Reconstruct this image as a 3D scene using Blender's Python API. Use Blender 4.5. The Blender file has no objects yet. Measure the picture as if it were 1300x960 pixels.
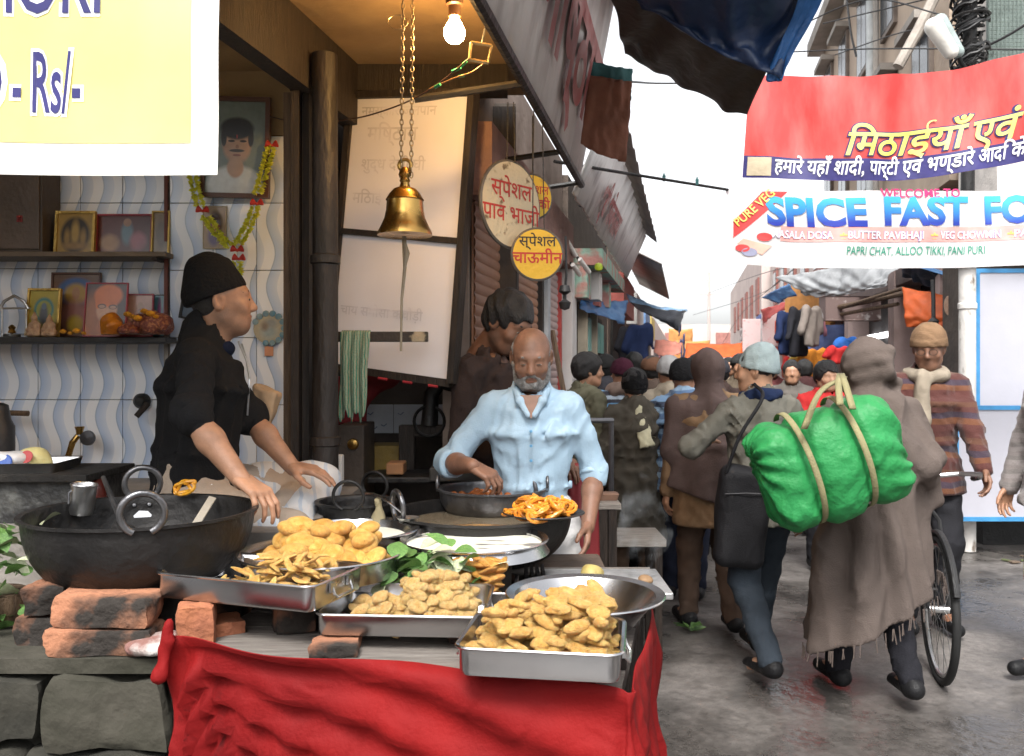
import bpy, bmesh, math, random
import numpy as np
from mathutils import Vector, Matrix, Euler

R = math.radians
PI = math.pi
V = Vector
rnd = random.Random(11)
SC = bpy.context.scene
COL = SC.collection

# ------------------------------------------------------------------ camera, sky, sun, exposure
F = 1100.0          # focal length in photograph pixels
H = 1.5             # eye height
HOR, CXP = 470.0, 650.0
camd = bpy.data.cameras.new("camera")
cam = bpy.data.objects.new("camera", camd)
COL.objects.link(cam)
cam.location = (0, 0, H)
cam.rotation_euler = (R(90), 0, 0)
camd.sensor_width = 36
camd.sensor_fit = 'HORIZONTAL'
camd.lens = 36 * F / 1300
camd.shift_y = -(480 - HOR) / 1300
camd.clip_start = 0.05
camd.clip_end = 500
camd.dof.use_dof = True
camd.dof.focus_distance = 2.6
camd.dof.aperture_fstop = 9
SC.camera = cam

SUN_EL, SUN_AZ = 54, 190        # azimuth the light comes from, clockwise from +Y
w = bpy.data.worlds.new("World")
SC.world = w
w.use_nodes = True
nt = w.node_tree
bg = nt.nodes['Background']
sky = nt.nodes.new('ShaderNodeTexSky')
sky.sky_type = 'NISHITA'
sky.sun_disc = False
sky.sun_elevation = R(SUN_EL)
sky.sun_rotation = R(SUN_AZ)
sky.air_density = 1.0
sky.dust_density = 4.0
hs = nt.nodes.new('ShaderNodeHueSaturation')
hs.inputs['Saturation'].default_value = 0.12
nt.links.new(sky.outputs[0], hs.inputs['Color'])
nt.links.new(hs.outputs[0], bg.inputs[0])
bg.inputs[1].default_value = 0.15

sl = bpy.data.lights.new("sun", 'SUN')
sun = bpy.data.objects.new("sun", sl)
COL.objects.link(sun)
sl.energy = 1.5
sl.angle = R(18)
sl.color = (1.0, 0.965, 0.91)
d = V((math.sin(R(SUN_AZ)) * math.cos(R(SUN_EL)), math.cos(R(SUN_AZ)) * math.cos(R(SUN_EL)), math.sin(R(SUN_EL))))
sun.rotation_euler = d.to_track_quat('Z', 'Y').to_euler()
sun.location = d * 30

SC.view_settings.view_transform = 'Standard'
SC.view_settings.look = 'None'
SC.view_settings.gamma = 1
SC.view_settings.use_curve_mapping = False
SC.view_settings.exposure = 1.4
SC.render.engine = 'CYCLES'
SC.cycles.use_denoising = True
SC.cycles.max_bounces = 8
SC.cycles.sample_clamp_indirect = 6

# ------------------------------------------------------------------ helpers
def P(px, py, Y):
    """A point at depth Y metres in front of the eye, seen at a photograph pixel."""
    return V(((px - CXP) / F * Y, Y, H + (HOR - py) / F * Y))

def XL(Y): return -0.90 + 0.2 * Y      # line of the left house fronts
def XR(Y): return 2.50 + 0.2 * Y       # line of the right house fronts

def tag(o, label, cat, group=None):
    o['label'] = label
    o['category'] = cat
    if group: o['group'] = group
    return o

def thing(name, label, cat, loc=(0, 0, 0), group=None):
    o = bpy.data.objects.new(name, None)
    o.empty_display_size = 0.1
    COL.objects.link(o)
    o.location = loc
    return tag(o, label, cat, group)

def link_mesh(name, me, parent=None):
    o = bpy.data.objects.new(name, me)
    COL.objects.link(o)
    if parent is not None: o.parent = parent
    return o

def mesh_from(name, vs, fs, m, parent=None, smooth=False, loc=None, mats=None, fm=None):
    vs = np.asarray(vs, dtype=float).reshape(-1, 3)
    if loc is None:
        if parent is not None:
            loc = V((0, 0, 0)); q = parent
            while q is not None:
                loc = loc + V(q.location); q = q.parent
            own = V((0, 0, 0))
        else:
            mn, mx = vs.min(0), vs.max(0)
            loc = V(((mn[0] + mx[0]) / 2, (mn[1] + mx[1]) / 2, mn[2])); own = loc
    else:
        own = V((0, 0, 0)); loc = V(loc)
    me = bpy.data.meshes.new(name)
    me.from_pydata((vs - np.array(loc)).tolist(), [], [list(map(int, f)) for f in fs])
    for q in (mats or [m]): me.materials.append(q)
    if fm is not None: me.polygons.foreach_set('material_index', np.asarray(fm, dtype=np.int32))
    if smooth: me.polygons.foreach_set('use_smooth', np.ones(len(me.polygons), dtype=bool))
    me.update()
    o = link_mesh(name, me, parent)
    o.location = own
    return o

class MB:
    """collects shapes into one mesh"""
    def __init__(s): s.v = []; s.f = []
    def add(s, vs, fs):
        n = len(s.v); s.v += [tuple(q) for q in vs]; s.f += [[i + n for i in f] for f in fs]; return s
    def box(s, a, b, M=None, bev=0.0):
        x0, y0, z0 = a; x1, y1, z1 = b
        if bev <= 0:
            vs = [V((x, y, z)) for z in (z0, z1) for y in (y0, y1) for x in (x0, x1)]
            fs = [(0, 2, 3, 1), (4, 5, 7, 6), (0, 1, 5, 4), (2, 6, 7, 3), (0, 4, 6, 2), (1, 3, 7, 5)]
        else:
            bm = bmesh.new(); bmesh.ops.create_cube(bm, size=1)
            for q in bm.verts: q.co = V(((x0 + x1) / 2 + q.co.x * (x1 - x0), (y0 + y1) / 2 + q.co.y * (y1 - y0), (z0 + z1) / 2 + q.co.z * (z1 - z0)))
            bmesh.ops.bevel(bm, geom=bm.edges[:], offset=bev, segments=2, affect='EDGES', profile=.5)
            vs = [q.co.copy() for q in bm.verts]; bm.verts.index_update()
            fs = [[q.index for q in f.verts] for f in bm.faces]; bm.free()
        if M is not None: vs = [M @ q for q in vs]
        return s.add(vs, fs)
    def tube(s, pts, r, n=10, cap=True, closed=False):
        pts = [V(p) for p in pts]; m = len(pts)
        rr = r if isinstance(r, (list, tuple)) else [r] * m
        vs = []; fs = []; up = None
        for i, p in enumerate(pts):
            if closed: t = pts[(i + 1) % m] - pts[i - 1]
            else: t = pts[min(i + 1, m - 1)] - pts[max(i - 1, 0)]
            t.normalize()
            if up is None:
                up = V((0, 0, 1)) if abs(t.z) < .9 else V((1, 0, 0))
            a = t.cross(up); a.normalize(); b = a.cross(t); b.normalize(); up = b
            for k in range(n):
                q = 2 * PI * k / n
                vs.append(p + a * math.cos(q) * rr[i] + b * math.sin(q) * rr[i])
        L = m if closed else m - 1
        for i in range(L):
            j = (i + 1) % m
            for k in range(n):
                fs.append((i * n + k, i * n + (k + 1) % n, j * n + (k + 1) % n, j * n + k))
        if cap and not closed:
            fs.append(tuple(range(n))[::-1]); fs.append(tuple((m - 1) * n + k for k in range(n)))
        return s.add(vs, fs)
    def lathe(s, prof, c=(0, 0, 0), n=40, M=None, sx=1, sy=1):
        vs = []; fs = []; m = len(prof)
        for (r, z) in prof:
            for k in range(n):
                a = 2 * PI * k / n
                vs.append(V((c[0] + r * sx * math.cos(a), c[1] + r * sy * math.sin(a), c[2] + z)))
        for i in range(m - 1):
            for k in range(n):
                fs.append((i * n + k, i * n + (k + 1) % n, (i + 1) * n + (k + 1) % n, (i + 1) * n + k))
        if prof[0][0] > 1e-5: fs.append(tuple(range(n))[::-1])
        if prof[-1][0] > 1e-5: fs.append(tuple((m - 1) * n + k for k in range(n)))
        if M is not None: vs = [M @ q for q in vs]
        return s.add(vs, fs)
    def hexa(s, lo, hi):
        """prism between two rings of points"""
        n = len(lo)
        fs = [tuple(range(n))[::-1], tuple(range(n, 2 * n))] + [(i, (i + 1) % n, n + (i + 1) % n, n + i) for i in range(n)]
        return s.add(list(lo) + list(hi), fs)
    def rrect(s, lx, ly, r, prof, M, n=6):
        """rounded rectangle lofted through (inset, z)"""
        vs = []; fs = []; m = 4 * n
        for ins, z in prof:
            hx, hy, rr = lx / 2 - ins, ly / 2 - ins, max(r - ins, .004)
            for ci, (sx, sy) in enumerate(((1, 1), (-1, 1), (-1, -1), (1, -1))):
                for k in range(n):
                    a = PI / 2 * (ci + k / (n - 1))
                    vs.append(M @ V((sx * (hx - rr) + rr * math.cos(a), sy * (hy - rr) + rr * math.sin(a), z)))
        for i in range(len(prof) - 1):
            for k in range(m): fs.append((i * m + k, i * m + (k + 1) % m, (i + 1) * m + (k + 1) % m, (i + 1) * m + k))
        fs.append(tuple(range(m))[::-1]); fs.append(tuple((len(prof) - 1) * m + k for k in range(m)))
        return s.add(vs, fs)
    def build(s, name, m, parent=None, smooth=False, loc=None):
        o = mesh_from(name, [tuple(q) for q in s.v], s.f, m, parent, smooth, loc)
        if smooth: autosm(o)
        return o

def autosm(o, ang=40):
    me = o.data
    bm = bmesh.new(); bm.from_mesh(me)
    bmesh.ops.recalc_face_normals(bm, faces=bm.faces[:])
    for e in bm.edges:
        e.smooth = not (len(e.link_faces) == 2 and e.calc_face_angle(0) > R(ang))
    bm.to_mesh(me); bm.free()

def jitter(o, amp, scale, seed=0):
    me = o.data
    for q in me.vertices:
        p = q.co * scale
        q.co += V((math.sin(p.y * 3.1 + p.z * 2.3 + seed), math.sin(p.x * 2.7 + p.z * 3.7 + seed * 2), math.sin(p.x * 3.3 + p.y * 2.9 + seed * 3))) * amp

def copy_tree(o, parent=None, label=None):
    c = o.copy(); COL.objects.link(c); c.parent = parent
    if label: c['label'] = label
    for ch in list(o.children): copy_tree(ch, c)
    return c

def cat1(p, t):
    """catmull-rom through a list of vectors, t in 0..1"""
    n = len(p) - 1
    x = min(max(t, 0), 1) * n; i = min(int(x), n - 1); f = x - i
    a, b = p[i], p[i + 1]; z = p[i - 1] if i > 0 else a * 2 - b; c = p[i + 2] if i + 2 <= n else b * 2 - a
    return 0.5 * ((2 * a) + (b - z) * f + (2 * z - 5 * a + 4 * b - c) * f * f + (3 * a - z - 3 * b + c) * f ** 3)

def sheet(name, ctrl, m, label=None, cat=None, group=None, parent=None, nu=40, nv=24, wr=0.01, freq=5.0, th=0.003, seed=1, grav=None):
    """cloth surface through rows of control points (px,py,Y) or Vectors"""
    rows = [[q if isinstance(q, Vector) else P(*q) for q in r] for r in ctrl]
    rg = random.Random(seed)
    ph = [(rg.uniform(-1, 1), rg.uniform(-1, 1), rg.uniform(0, 6.3), rg.uniform(.6, 1.6)) for _ in range(9)]
    vs = []
    for j in range(nv + 1):
        v = j / nv
        line = None
        for i in range(nu + 1):
            u = i / nu
            col = [cat1(r, u) for r in rows]
            p = cat1(col, v) if len(col) > 1 else col[0]
            vs.append(p)
    vs = [V(q) for q in vs]
    nn = []
    for j in range(nv + 1):
        for i in range(nu + 1):
            a = vs[j * (nu + 1) + min(i + 1, nu)] - vs[j * (nu + 1) + max(i - 1, 0)]
            b = vs[min(j + 1, nv) * (nu + 1) + i] - vs[max(j - 1, 0) * (nu + 1) + i]
            c = a.cross(b); c.normalize(); nn.append(c)
    out = []
    for k, p in enumerate(vs):
        u = (k % (nu + 1)) / nu; v = (k // (nu + 1)) / nv
        h = 0
        for (a, b, c, g) in ph:
            h += math.sin((a * u * freq * 3 + b * v * freq * 2) * g * 2 + c + 1.3 * math.sin(u * freq * 1.7 + c * 2 + v * 3))
        out.append(p + nn[k] * h * wr / 3)
    fs = [(j * (nu + 1) + i, j * (nu + 1) + i + 1, (j + 1) * (nu + 1) + i + 1, (j + 1) * (nu + 1) + i) for j in range(nv) for i in range(nu)]
    o = mesh_from(name, out, fs, m, parent, True)
    if th:
        md = o.modifiers.new('thick', 'SOLIDIFY'); md.thickness = th; md.offset = 0
    if label: tag(o, label, cat, group)
    return o

# ------------------------------------------------------------------ materials
MATS = {}
def mat(name, col, rough=.6, metal=0.0, var=.22, vs=7.0, bump=.12, bs=45.0, col2=None, thr=None, rv=0.0, spec=.5, trans=0.0, sss=0.0, sheen=0.0, emit=None, stretch=None, rvar=0.0, folds=0.0):
    if name in MATS: return MATS[name]
    m = bpy.data.materials.new(name); MATS[name] = m
    m.use_nodes = True
    t = m.node_tree; N = t.nodes.new; L = t.links.new
    b = t.nodes['Principled BSDF']
    tc = N('ShaderNodeTexCoord'); src = tc.outputs['Object']
    if stretch:
        mp = N('ShaderNodeMapping'); mp.inputs['Scale'].default_value = stretch; L(src, mp.inputs[0]); src = mp.outputs[0]
    nz = N('ShaderNodeTexNoise'); nz.inputs['Scale'].default_value = vs; nz.inputs['Detail'].default_value = 5
    L(src, nz.inputs['Vector'])
    cr = N('ShaderNodeValToRGB')
    lo, hi = thr or (.3, .7)
    cr.color_ramp.elements[0].position = lo; cr.color_ramp.elements[1].position = hi
    c2 = col2 or tuple(min(1, c * (1 + var)) for c in col)
    c1 = col if col2 else tuple(c * (1 - var) for c in col)
    cr.color_ramp.elements[0].color = (*c1, 1); cr.color_ramp.elements[1].color = (*c2, 1)
    L(nz.outputs['Fac'], cr.inputs[0]); out = cr.outputs[0]
    if rv:
        oi = N('ShaderNodeObjectInfo'); ma = N('ShaderNodeMapRange'); ma.inputs[3].default_value = 1 - rv; ma.inputs[4].default_value = 1 + rv
        L(oi.outputs['Random'], ma.inputs[0])
        h = N('ShaderNodeHueSaturation'); L(ma.outputs[0], h.inputs['Value']); L(out, h.inputs['Color']); out = h.outputs[0]
    L(out, b.inputs['Base Color'])
    b.inputs['Roughness'].default_value = rough
    if rvar:
        mr = N('ShaderNodeMapRange'); mr.inputs[3].default_value = max(rough - rvar, .03); mr.inputs[4].default_value = min(rough + rvar, 1)
        L(nz.outputs['Fac'], mr.inputs[0]); L(mr.outputs[0], b.inputs['Roughness'])
    b.inputs['Metallic'].default_value = metal
    b.inputs['Specular IOR Level'].default_value = spec
    if sss:
        b.inputs['Subsurface Weight'].default_value = sss; b.inputs['Subsurface Radius'].default_value = (.018, .009, .004); b.inputs['Subsurface Scale'].default_value = 1
    if sheen: b.inputs['Sheen Weight'].default_value = sheen
    if emit: b.inputs['Emission Color'].default_value = (*emit[:3], 1); b.inputs['Emission Strength'].default_value = emit[3]
    if bump:
        n2 = N('ShaderNodeTexNoise'); n2.inputs['Scale'].default_value = bs; n2.inputs['Detail'].default_value = 4
        L(src, n2.inputs['Vector'])
        bp = N('ShaderNodeBump'); bp.inputs['Strength'].default_value = bump; bp.inputs['Distance'].default_value = .02
        L(n2.outputs['Fac'], bp.inputs['Height']); L(bp.outputs[0], b.inputs['Normal'])
        if folds:
            n3 = N('ShaderNodeTexNoise'); n3.inputs['Scale'].default_value = 9; n3.inputs['Detail'].default_value = 3; n3.inputs['Distortion'].default_value = 1.2
            try: n3.noise_type = 'RIDGED_MULTIFRACTAL'
            except Exception: pass
            L(src, n3.inputs['Vector']); b3 = N('ShaderNodeBump'); b3.inputs['Strength'].default_value = folds; b3.inputs['Distance'].default_value = .02
            L(n3.outputs['Fac'], b3.inputs['Height']); L(b3.outputs[0], bp.inputs['Normal'])
    if trans:
        tr = N('ShaderNodeBsdfTranslucent'); L(out, tr.inputs[0])
        mx = N('ShaderNodeMixShader'); mx.inputs[0].default_value = trans
        L(b.outputs[0], mx.inputs[1]); L(tr.outputs[0], mx.inputs[2]); L(mx.outputs[0], t.nodes['Material Output'].inputs[0])
    return m

def stripes(name, cols, scale, axis='Z', rough=.85):
    """woven bands along one object axis"""
    if name in MATS: return MATS[name]
    m = mat(name, cols[0], rough, bump=.2, bs=120, sheen=.2)
    t = m.node_tree; N = t.nodes.new; L = t.links.new; b = t.nodes['Principled BSDF']
    tc = N('ShaderNodeTexCoord'); sp = N('ShaderNodeSeparateXYZ'); L(tc.outputs['Object'], sp.inputs[0])
    nz = N('ShaderNodeTexNoise'); nz.inputs['Scale'].default_value = 5; L(tc.outputs['Object'], nz.inputs['Vector'])
    mu = N('ShaderNodeMath'); mu.operation = 'MULTIPLY_ADD'; L(nz.outputs['Fac'], mu.inputs[0]); mu.inputs[1].default_value = .05; L(sp.outputs[axis], mu.inputs[2])
    m2 = N('ShaderNodeMath'); m2.operation = 'MULTIPLY'; L(mu.outputs[0], m2.inputs[0]); m2.inputs[1].default_value = scale
    fr = N('ShaderNodeMath'); fr.operation = 'FRACT'; L(m2.outputs[0], fr.inputs[0])
    cr = N('ShaderNodeValToRGB'); cr.color_ramp.interpolation = 'CONSTANT'
    n = len(cols)
    while len(cr.color_ramp.elements) < n: cr.color_ramp.elements.new(.5)
    for i, c in enumerate(cols):
        cr.color_ramp.elements[i].position = i / n; cr.color_ramp.elements[i].color = (*c, 1)
    L(fr.outputs[0], cr.inputs[0]); L(cr.outputs[0], b.inputs['Base Color'])
    return m

def painting(name, base, shapes, rough=.35, nscale=30, namt=.12):
    """flat print: soft ellipses (cx,cy,rx,ry,colour[,edge]) in the picture's own x,z plane"""
    m = bpy.data.materials.new(name); m.use_nodes = True
    t = m.node_tree; N = t.nodes.new; L = t.links.new; b = t.nodes['Principled BSDF']
    tc = N('ShaderNodeTexCoord'); sp = N('ShaderNodeSeparateXYZ'); L(tc.outputs['Object'], sp.inputs[0])
    nz = N('ShaderNodeTexNoise'); nz.inputs['Scale'].default_value = nscale; L(tc.outputs['Object'], nz.inputs['Vector'])
    rgb = N('ShaderNodeRGB'); rgb.outputs[0].default_value = (*base, 1); out = rgb.outputs[0]
    def M(op, a, bb):
        q = N('ShaderNodeMath'); q.operation = op
        for i, x in enumerate((a, bb)):
            if isinstance(x, (int, float)): q.inputs[i].default_value = x
            else: L(x, q.inputs[i])
        return q.outputs[0]
    for s in shapes:
        cx, cy, rx, ry, c = s[:5]; e = s[5] if len(s) > 5 else .12
        dx = M('DIVIDE', M('SUBTRACT', sp.outputs['X'], cx), rx); dz = M('DIVIDE', M('SUBTRACT', sp.outputs['Z'], cy), ry)
        dd = M('SQRT', M('ADD', M('MULTIPLY', dx, dx), M('MULTIPLY', dz, dz)), 0)
        mr = N('ShaderNodeMapRange'); L(dd, mr.inputs[0]); mr.inputs[1].default_value = 1 + e; mr.inputs[2].default_value = 1 - e; mr.inputs[3].default_value = 0; mr.inputs[4].default_value = 1
        mx = N('ShaderNodeMix'); mx.data_type = 'RGBA'; L(mr.outputs[0], mx.inputs[0]); L(out, mx.inputs[6]); mx.inputs[7].default_value = (*c, 1); out = mx.outputs[2]
    mx = N('ShaderNodeMix'); mx.data_type = 'RGBA'; mx.blend_type = 'MULTIPLY'; mx.inputs[0].default_value = namt * 3
    L(out, mx.inputs[6]); L(nz.outputs['Fac'], mx.inputs[7]); out = mx.outputs[2]
    L(out, b.inputs['Base Color']); b.inputs['Roughness'].default_value = rough
    return m

# ------------------------------------------------------------------ lettering
def text_mesh(body, size, bold=0.0, shear=0.0, width=1.0, align='LEFT'):
    c = bpy.data.curves.new('lettering', 'FONT'); c.body = body; c.size = size; c.offset = bold * size; c.shear = shear; c.align_x = align
    c.resolution_u = 3
    o = bpy.data.objects.new('lettering', c); COL.objects.link(o)
    dg = bpy.context.evaluated_depsgraph_get(); dg.update()
    me = bpy.data.meshes.new_from_object(o.evaluated_get(dg))
    bpy.data.objects.remove(o); bpy.data.curves.remove(c)
    for q in me.vertices: q.co.x *= width
    return me

def lettering(body, size, m, fn, parent, bold=0.0, shear=0.0, width=1.0, x=0, y=0, off=.003, cut=.06, align='LEFT', fit=None):
    """print laid on a surface; fn(u, v, lift) -> world point"""
    me = text_mesh(body, size, bold, shear, width, align)
    if not len(me.vertices): return None
    if fit:
        xs = [q.co.x for q in me.vertices]; k = fit / max(1e-6, max(xs) - min(xs)); x0 = min(xs)
        for q in me.vertices: q.co.x = (q.co.x - x0) * k
    bm = bmesh.new(); bm.from_mesh(me)
    if cut:
        xs = [q.co.x for q in bm.verts]; a = min(xs) + cut
        while a < max(xs):
            bmesh.ops.bisect_plane(bm, geom=bm.verts[:] + bm.edges[:] + bm.faces[:], plane_co=(a, 0, 0), plane_no=(1, 0, 0)); a += cut
    bmesh.ops.triangulate(bm, faces=bm.faces[:])
    vs = [fn(q.co.x + x, q.co.y + y, off) for q in bm.verts]; bm.verts.index_update()
    fs = [[q.index for q in f.verts] for f in bm.faces]; bm.free(); bpy.data.meshes.remove(me)
    return mesh_from('lettering', vs, fs, m, parent)

def planefn(o, ux, vx):
    o, ux, vx = V(o), V(ux).normalized(), V(vx).normalized(); n = ux.cross(vx)
    return lambda u, v, l: o + ux * u + vx * v + n * l

# ------------------------------------------------------------------ smooth solids from distance fields
class SDF:
    def __init__(s, res=.01): s.res = res; s.p = []; s.clips = []; s.disp = None
    def cone(s, a, b, ra, rb=None, k=.02, op='u'):
        a, b = np.array(a, float), np.array(b, float); rb = ra if rb is None else rb; m = max(ra, rb)
        s.p.append(('c', np.minimum(a, b) - m, np.maximum(a, b) + m, k, op, (a, b, ra, rb))); return s
    def ell(s, c, r, M=None, k=.02, op='u'):
        c, r = np.array(c, float), np.array(r, float); m = r.max() if M is not None else r
        s.p.append(('e', c - m, c + m, k, op, (c, r, None if M is None else np.array(M.to_3x3()).T))); return s
    def seg(s, a, b, side, w0, d0, w1, d1, k=.03, op='u'):
        a, b = np.array(a, float), np.array(b, float); m = max(w0, d0, w1, d1)
        ax = b - a; L = np.linalg.norm(ax); ax /= L; sd = np.array(side, float); sd -= ax * sd.dot(ax); sd /= np.linalg.norm(sd); fr = np.cross(ax, sd)
        s.p.append(('s', np.minimum(a, b) - m, np.maximum(a, b) + m, k, op, (a, ax, L, sd, fr, w0, d0, w1, d1))); return s
    def rbox(s, c, h, r, M=None, k=.01, op='u'):
        c, h = np.array(c, float), np.array(h, float); m = np.linalg.norm(h) if M is not None else h
        s.p.append(('b', c - m, c + m, k, op, (c, h, r, None if M is None else np.array(M.to_3x3()).T))); return s
    def clip(s, p, n):
        n = np.array(n, float); n /= np.linalg.norm(n); s.clips.append((np.array(p, float), n)); return s
    def mesh(s):
        h = s.res
        lo = np.min([q[1] for q in s.p if q[4] == 'u'], 0) - 4 * h - .012; hi = np.max([q[2] for q in s.p if q[4] == 'u'], 0) + 4 * h + .012
        n = np.ceil((hi - lo) / h).astype(int) + 1
        f = np.full(n, .5, dtype=np.float32)
        ax = [lo[i] + np.arange(n[i]) * h for i in range(3)]
        for kind, a, b, k, op, d in s.p:
            g = k + 3 * h + .01
            i0 = np.clip(((a - g - lo) / h).astype(int), 0, n); i1 = np.clip(np.ceil((b + g - lo) / h).astype(int) + 1, 0, n)
            if np.any(i1 <= i0): continue
            X = ax[0][i0[0]:i1[0]][:, None, None]; Y = ax[1][i0[1]:i1[1]][None, :, None]; Z = ax[2][i0[2]:i1[2]][None, None, :]
            if kind == 'c':
                A, B, ra, rb = d; D = B - A; dd = max(D.dot(D), 1e-9)
                x, y, z = X - A[0], Y - A[1], Z - A[2]
                t = np.clip((x * D[0] + y * D[1] + z * D[2]) / dd, 0, 1)
                v = np.sqrt((x - t * D[0]) ** 2 + (y - t * D[1]) ** 2 + (z - t * D[2]) ** 2) - (ra + (rb - ra) * t)
            elif kind == 'e':
                c, r, M = d; x, y, z = X - c[0], Y - c[1], Z - c[2]
                if M is not None: x, y, z = [M[i][0] * x + M[i][1] * y + M[i][2] * z for i in range(3)]
                q = np.sqrt((x / r[0]) ** 2 + (y / r[1]) ** 2 + (z / r[2]) ** 2)
                g2 = np.sqrt((x / r[0] ** 2) ** 2 + (y / r[1] ** 2) ** 2 + (z / r[2] ** 2) ** 2) + 1e-6
                v = q * (q - 1) / g2
            elif kind == 's':
                A, axx, L, sd, fr, w0, d0, w1, d1 = d; x, y, z = X - A[0], Y - A[1], Z - A[2]
                tt = x * axx[0] + y * axx[1] + z * axx[2]; t = np.clip(tt / L, 0, 1)
                ww = w0 + (w1 - w0) * t; de = d0 + (d1 - d0) * t
                u = (x * sd[0] + y * sd[1] + z * sd[2]) / ww; q = (x * fr[0] + y * fr[1] + z * fr[2]) / de
                rr = (np.sqrt(u * u + q * q) - 1) * np.minimum(ww, de); e = np.abs(tt - L / 2) - L / 2
                v = np.where(e > 0, np.where(rr > 0, np.sqrt(np.maximum(rr, 0) ** 2 + np.maximum(e, 0) ** 2), e), np.maximum(rr, e))
                v = np.where((e <= 0), rr, np.maximum(v, np.maximum(rr, e * .7)))
            else:
                c, hh, r, M = d; x, y, z = X - c[0], Y - c[1], Z - c[2]
                if M is not None: x, y, z = [M[i][0] * x + M[i][1] * y + M[i][2] * z for i in range(3)]
                qx, qy, qz = np.abs(x) - hh[0] + r, np.abs(y) - hh[1] + r, np.abs(z) - hh[2] + r
                v = np.sqrt(np.maximum(qx, 0) ** 2 + np.maximum(qy, 0) ** 2 + np.maximum(qz, 0) ** 2) + np.minimum(np.maximum(np.maximum(qx, qy), qz), 0) - r
            sl_ = f[i0[0]:i1[0], i0[1]:i1[1], i0[2]:i1[2]]
            v = np.broadcast_to(v, sl_.shape)
            if op == 'u':
                hh = np.maximum(k - np.abs(sl_ - v), 0) / max(k, 1e-6); sl_[...] = np.minimum(sl_, v) - hh * hh * k * .25
            else:
                v = -v; hh = np.maximum(k - np.abs(sl_ - v), 0) / max(k, 1e-6); sl_[...] = np.maximum(sl_, v) + hh * hh * k * .25
        X = ax[0][:, None, None]; Y = ax[1][None, :, None]; Z = ax[2][None, None, :]
        if s.disp is not None: f += s.disp(X, Y, Z).astype(np.float32)
        for p, nn in s.clips:
            np.maximum(f, ((X - p[0]) * nn[0] + (Y - p[1]) * nn[1] + (Z - p[2]) * nn[2]).astype(np.float32), out=f)
        f[0], f[-1], f[:, 0], f[:, -1], f[:, :, 0], f[:, :, -1] = (.3,) * 6
        return nets(f, lo, h)

def nets(f, lo, h):
    s = f < 0; nx, ny, nz = f.shape
    c = np.zeros((nx - 1, ny - 1, nz - 1), np.int8)
    cor = [(i, j, k) for i in (0, 1) for j in (0, 1) for k in (0, 1)]
    for i, j, k in cor: c += s[i:nx - 1 + i, j:ny - 1 + j, k:nz - 1 + k]
    act = (c > 0) & (c < 8); n = int(act.sum())
    idx = np.full(act.shape, -1, np.int64); idx[act] = np.arange(n); cl = np.argwhere(act)
    pos = np.zeros((n, 3)); cnt = np.zeros(n)
    for a in cor:
        for ax in range(3):
            if a[ax]: continue
            b = list(a); b[ax] = 1
            fa = f[cl[:, 0] + a[0], cl[:, 1] + a[1], cl[:, 2] + a[2]]; fb = f[cl[:, 0] + b[0], cl[:, 1] + b[1], cl[:, 2] + b[2]]
            m = (fa < 0) != (fb < 0); t = fa[m] / (fa[m] - fb[m])
            q = np.tile(np.array(a, float), (m.sum(), 1)); q[:, ax] = t; pos[m] += q; cnt[m] += 1
    vs = lo + (cl + pos / np.maximum(cnt, 1)[:, None]) * h
    fs = []
    for ax in range(3):
        s1 = np.moveaxis(s, ax, 0); id1 = np.moveaxis(idx, ax, 0)
        e = s1[:-1] != s1[1:]; e[:, 0] = False; e[:, -1] = False; e[:, :, 0] = False; e[:, :, -1] = False
        q = np.argwhere(e)
        if not len(q): continue
        i, j, k = q.T
        fc = np.stack([id1[i, j - 1, k - 1], id1[i, j, k - 1], id1[i, j, k], id1[i, j - 1, k]], 1)
        ins = s1[i, j, k]; flip = ~ins if ax != 1 else ins
        fc[flip] = fc[flip][:, ::-1]; fs.append(fc)
    return vs, (np.concatenate(fs) if fs else np.zeros((0, 4), int))

def crease(amp, freq=12.0, seed=0, st=(1, 1, .45), n=6):
    """sharper, cloth-like ridges"""
    g = np.random.RandomState(seed + 100)
    d = g.normal(size=(n, 3)) * np.array(st); d /= np.linalg.norm(d, axis=1)[:, None] + 1e-6
    ph = g.uniform(0, 6.3, (n, 3)); fr = freq * 3.0 * g.uniform(.55, 1.5, n); d2 = g.normal(size=(n, 3)); d3 = g.normal(size=(n, 3))
    def fn(X, Y, Z):
        o = 0
        for i in range(n):
            wv = np.sin((d2[i, 0] * X + d2[i, 1] * Y + d2[i, 2] * Z) * freq * .9 + ph[i, 1])
            mk = .5 + .5 * np.sin((d3[i, 0] * X + d3[i, 1] * Y + d3[i, 2] * Z) * freq * .7 + ph[i, 2])
            s = np.sin((d[i, 0] * X + d[i, 1] * Y + d[i, 2] * Z) * fr[i] + ph[i, 0] + 1.7 * wv)
            o = o + mk * (1 - 2 * np.abs(s) ** .8)
        return o * (-amp / math.sqrt(n))
    return fn

def wrinkle(amp, freq=14.0, seed=0, st=(1, 1, .45), n=7):
    g = np.random.RandomState(seed)
    d = g.normal(size=(n, 3)) * np.array(st); d /= np.linalg.norm(d, axis=1)[:, None] + 1e-6
    ph = g.uniform(0, 6.3, (n, 2)); fr = freq * g.uniform(.6, 1.7, n); d2 = g.normal(size=(n, 3))
    def fn(X, Y, Z):
        o = 0
        for i in range(n):
            wv = np.sin((d2[i, 0] * X + d2[i, 1] * Y + d2[i, 2] * Z) * freq * .4 + ph[i, 1])
            o = o + np.sin((d[i, 0] * X + d[i, 1] * Y + d[i, 2] * Z) * fr[i] * 2 + ph[i, 0] + 1.6 * wv)
        return o * (amp / math.sqrt(n))
    return fn
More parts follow.
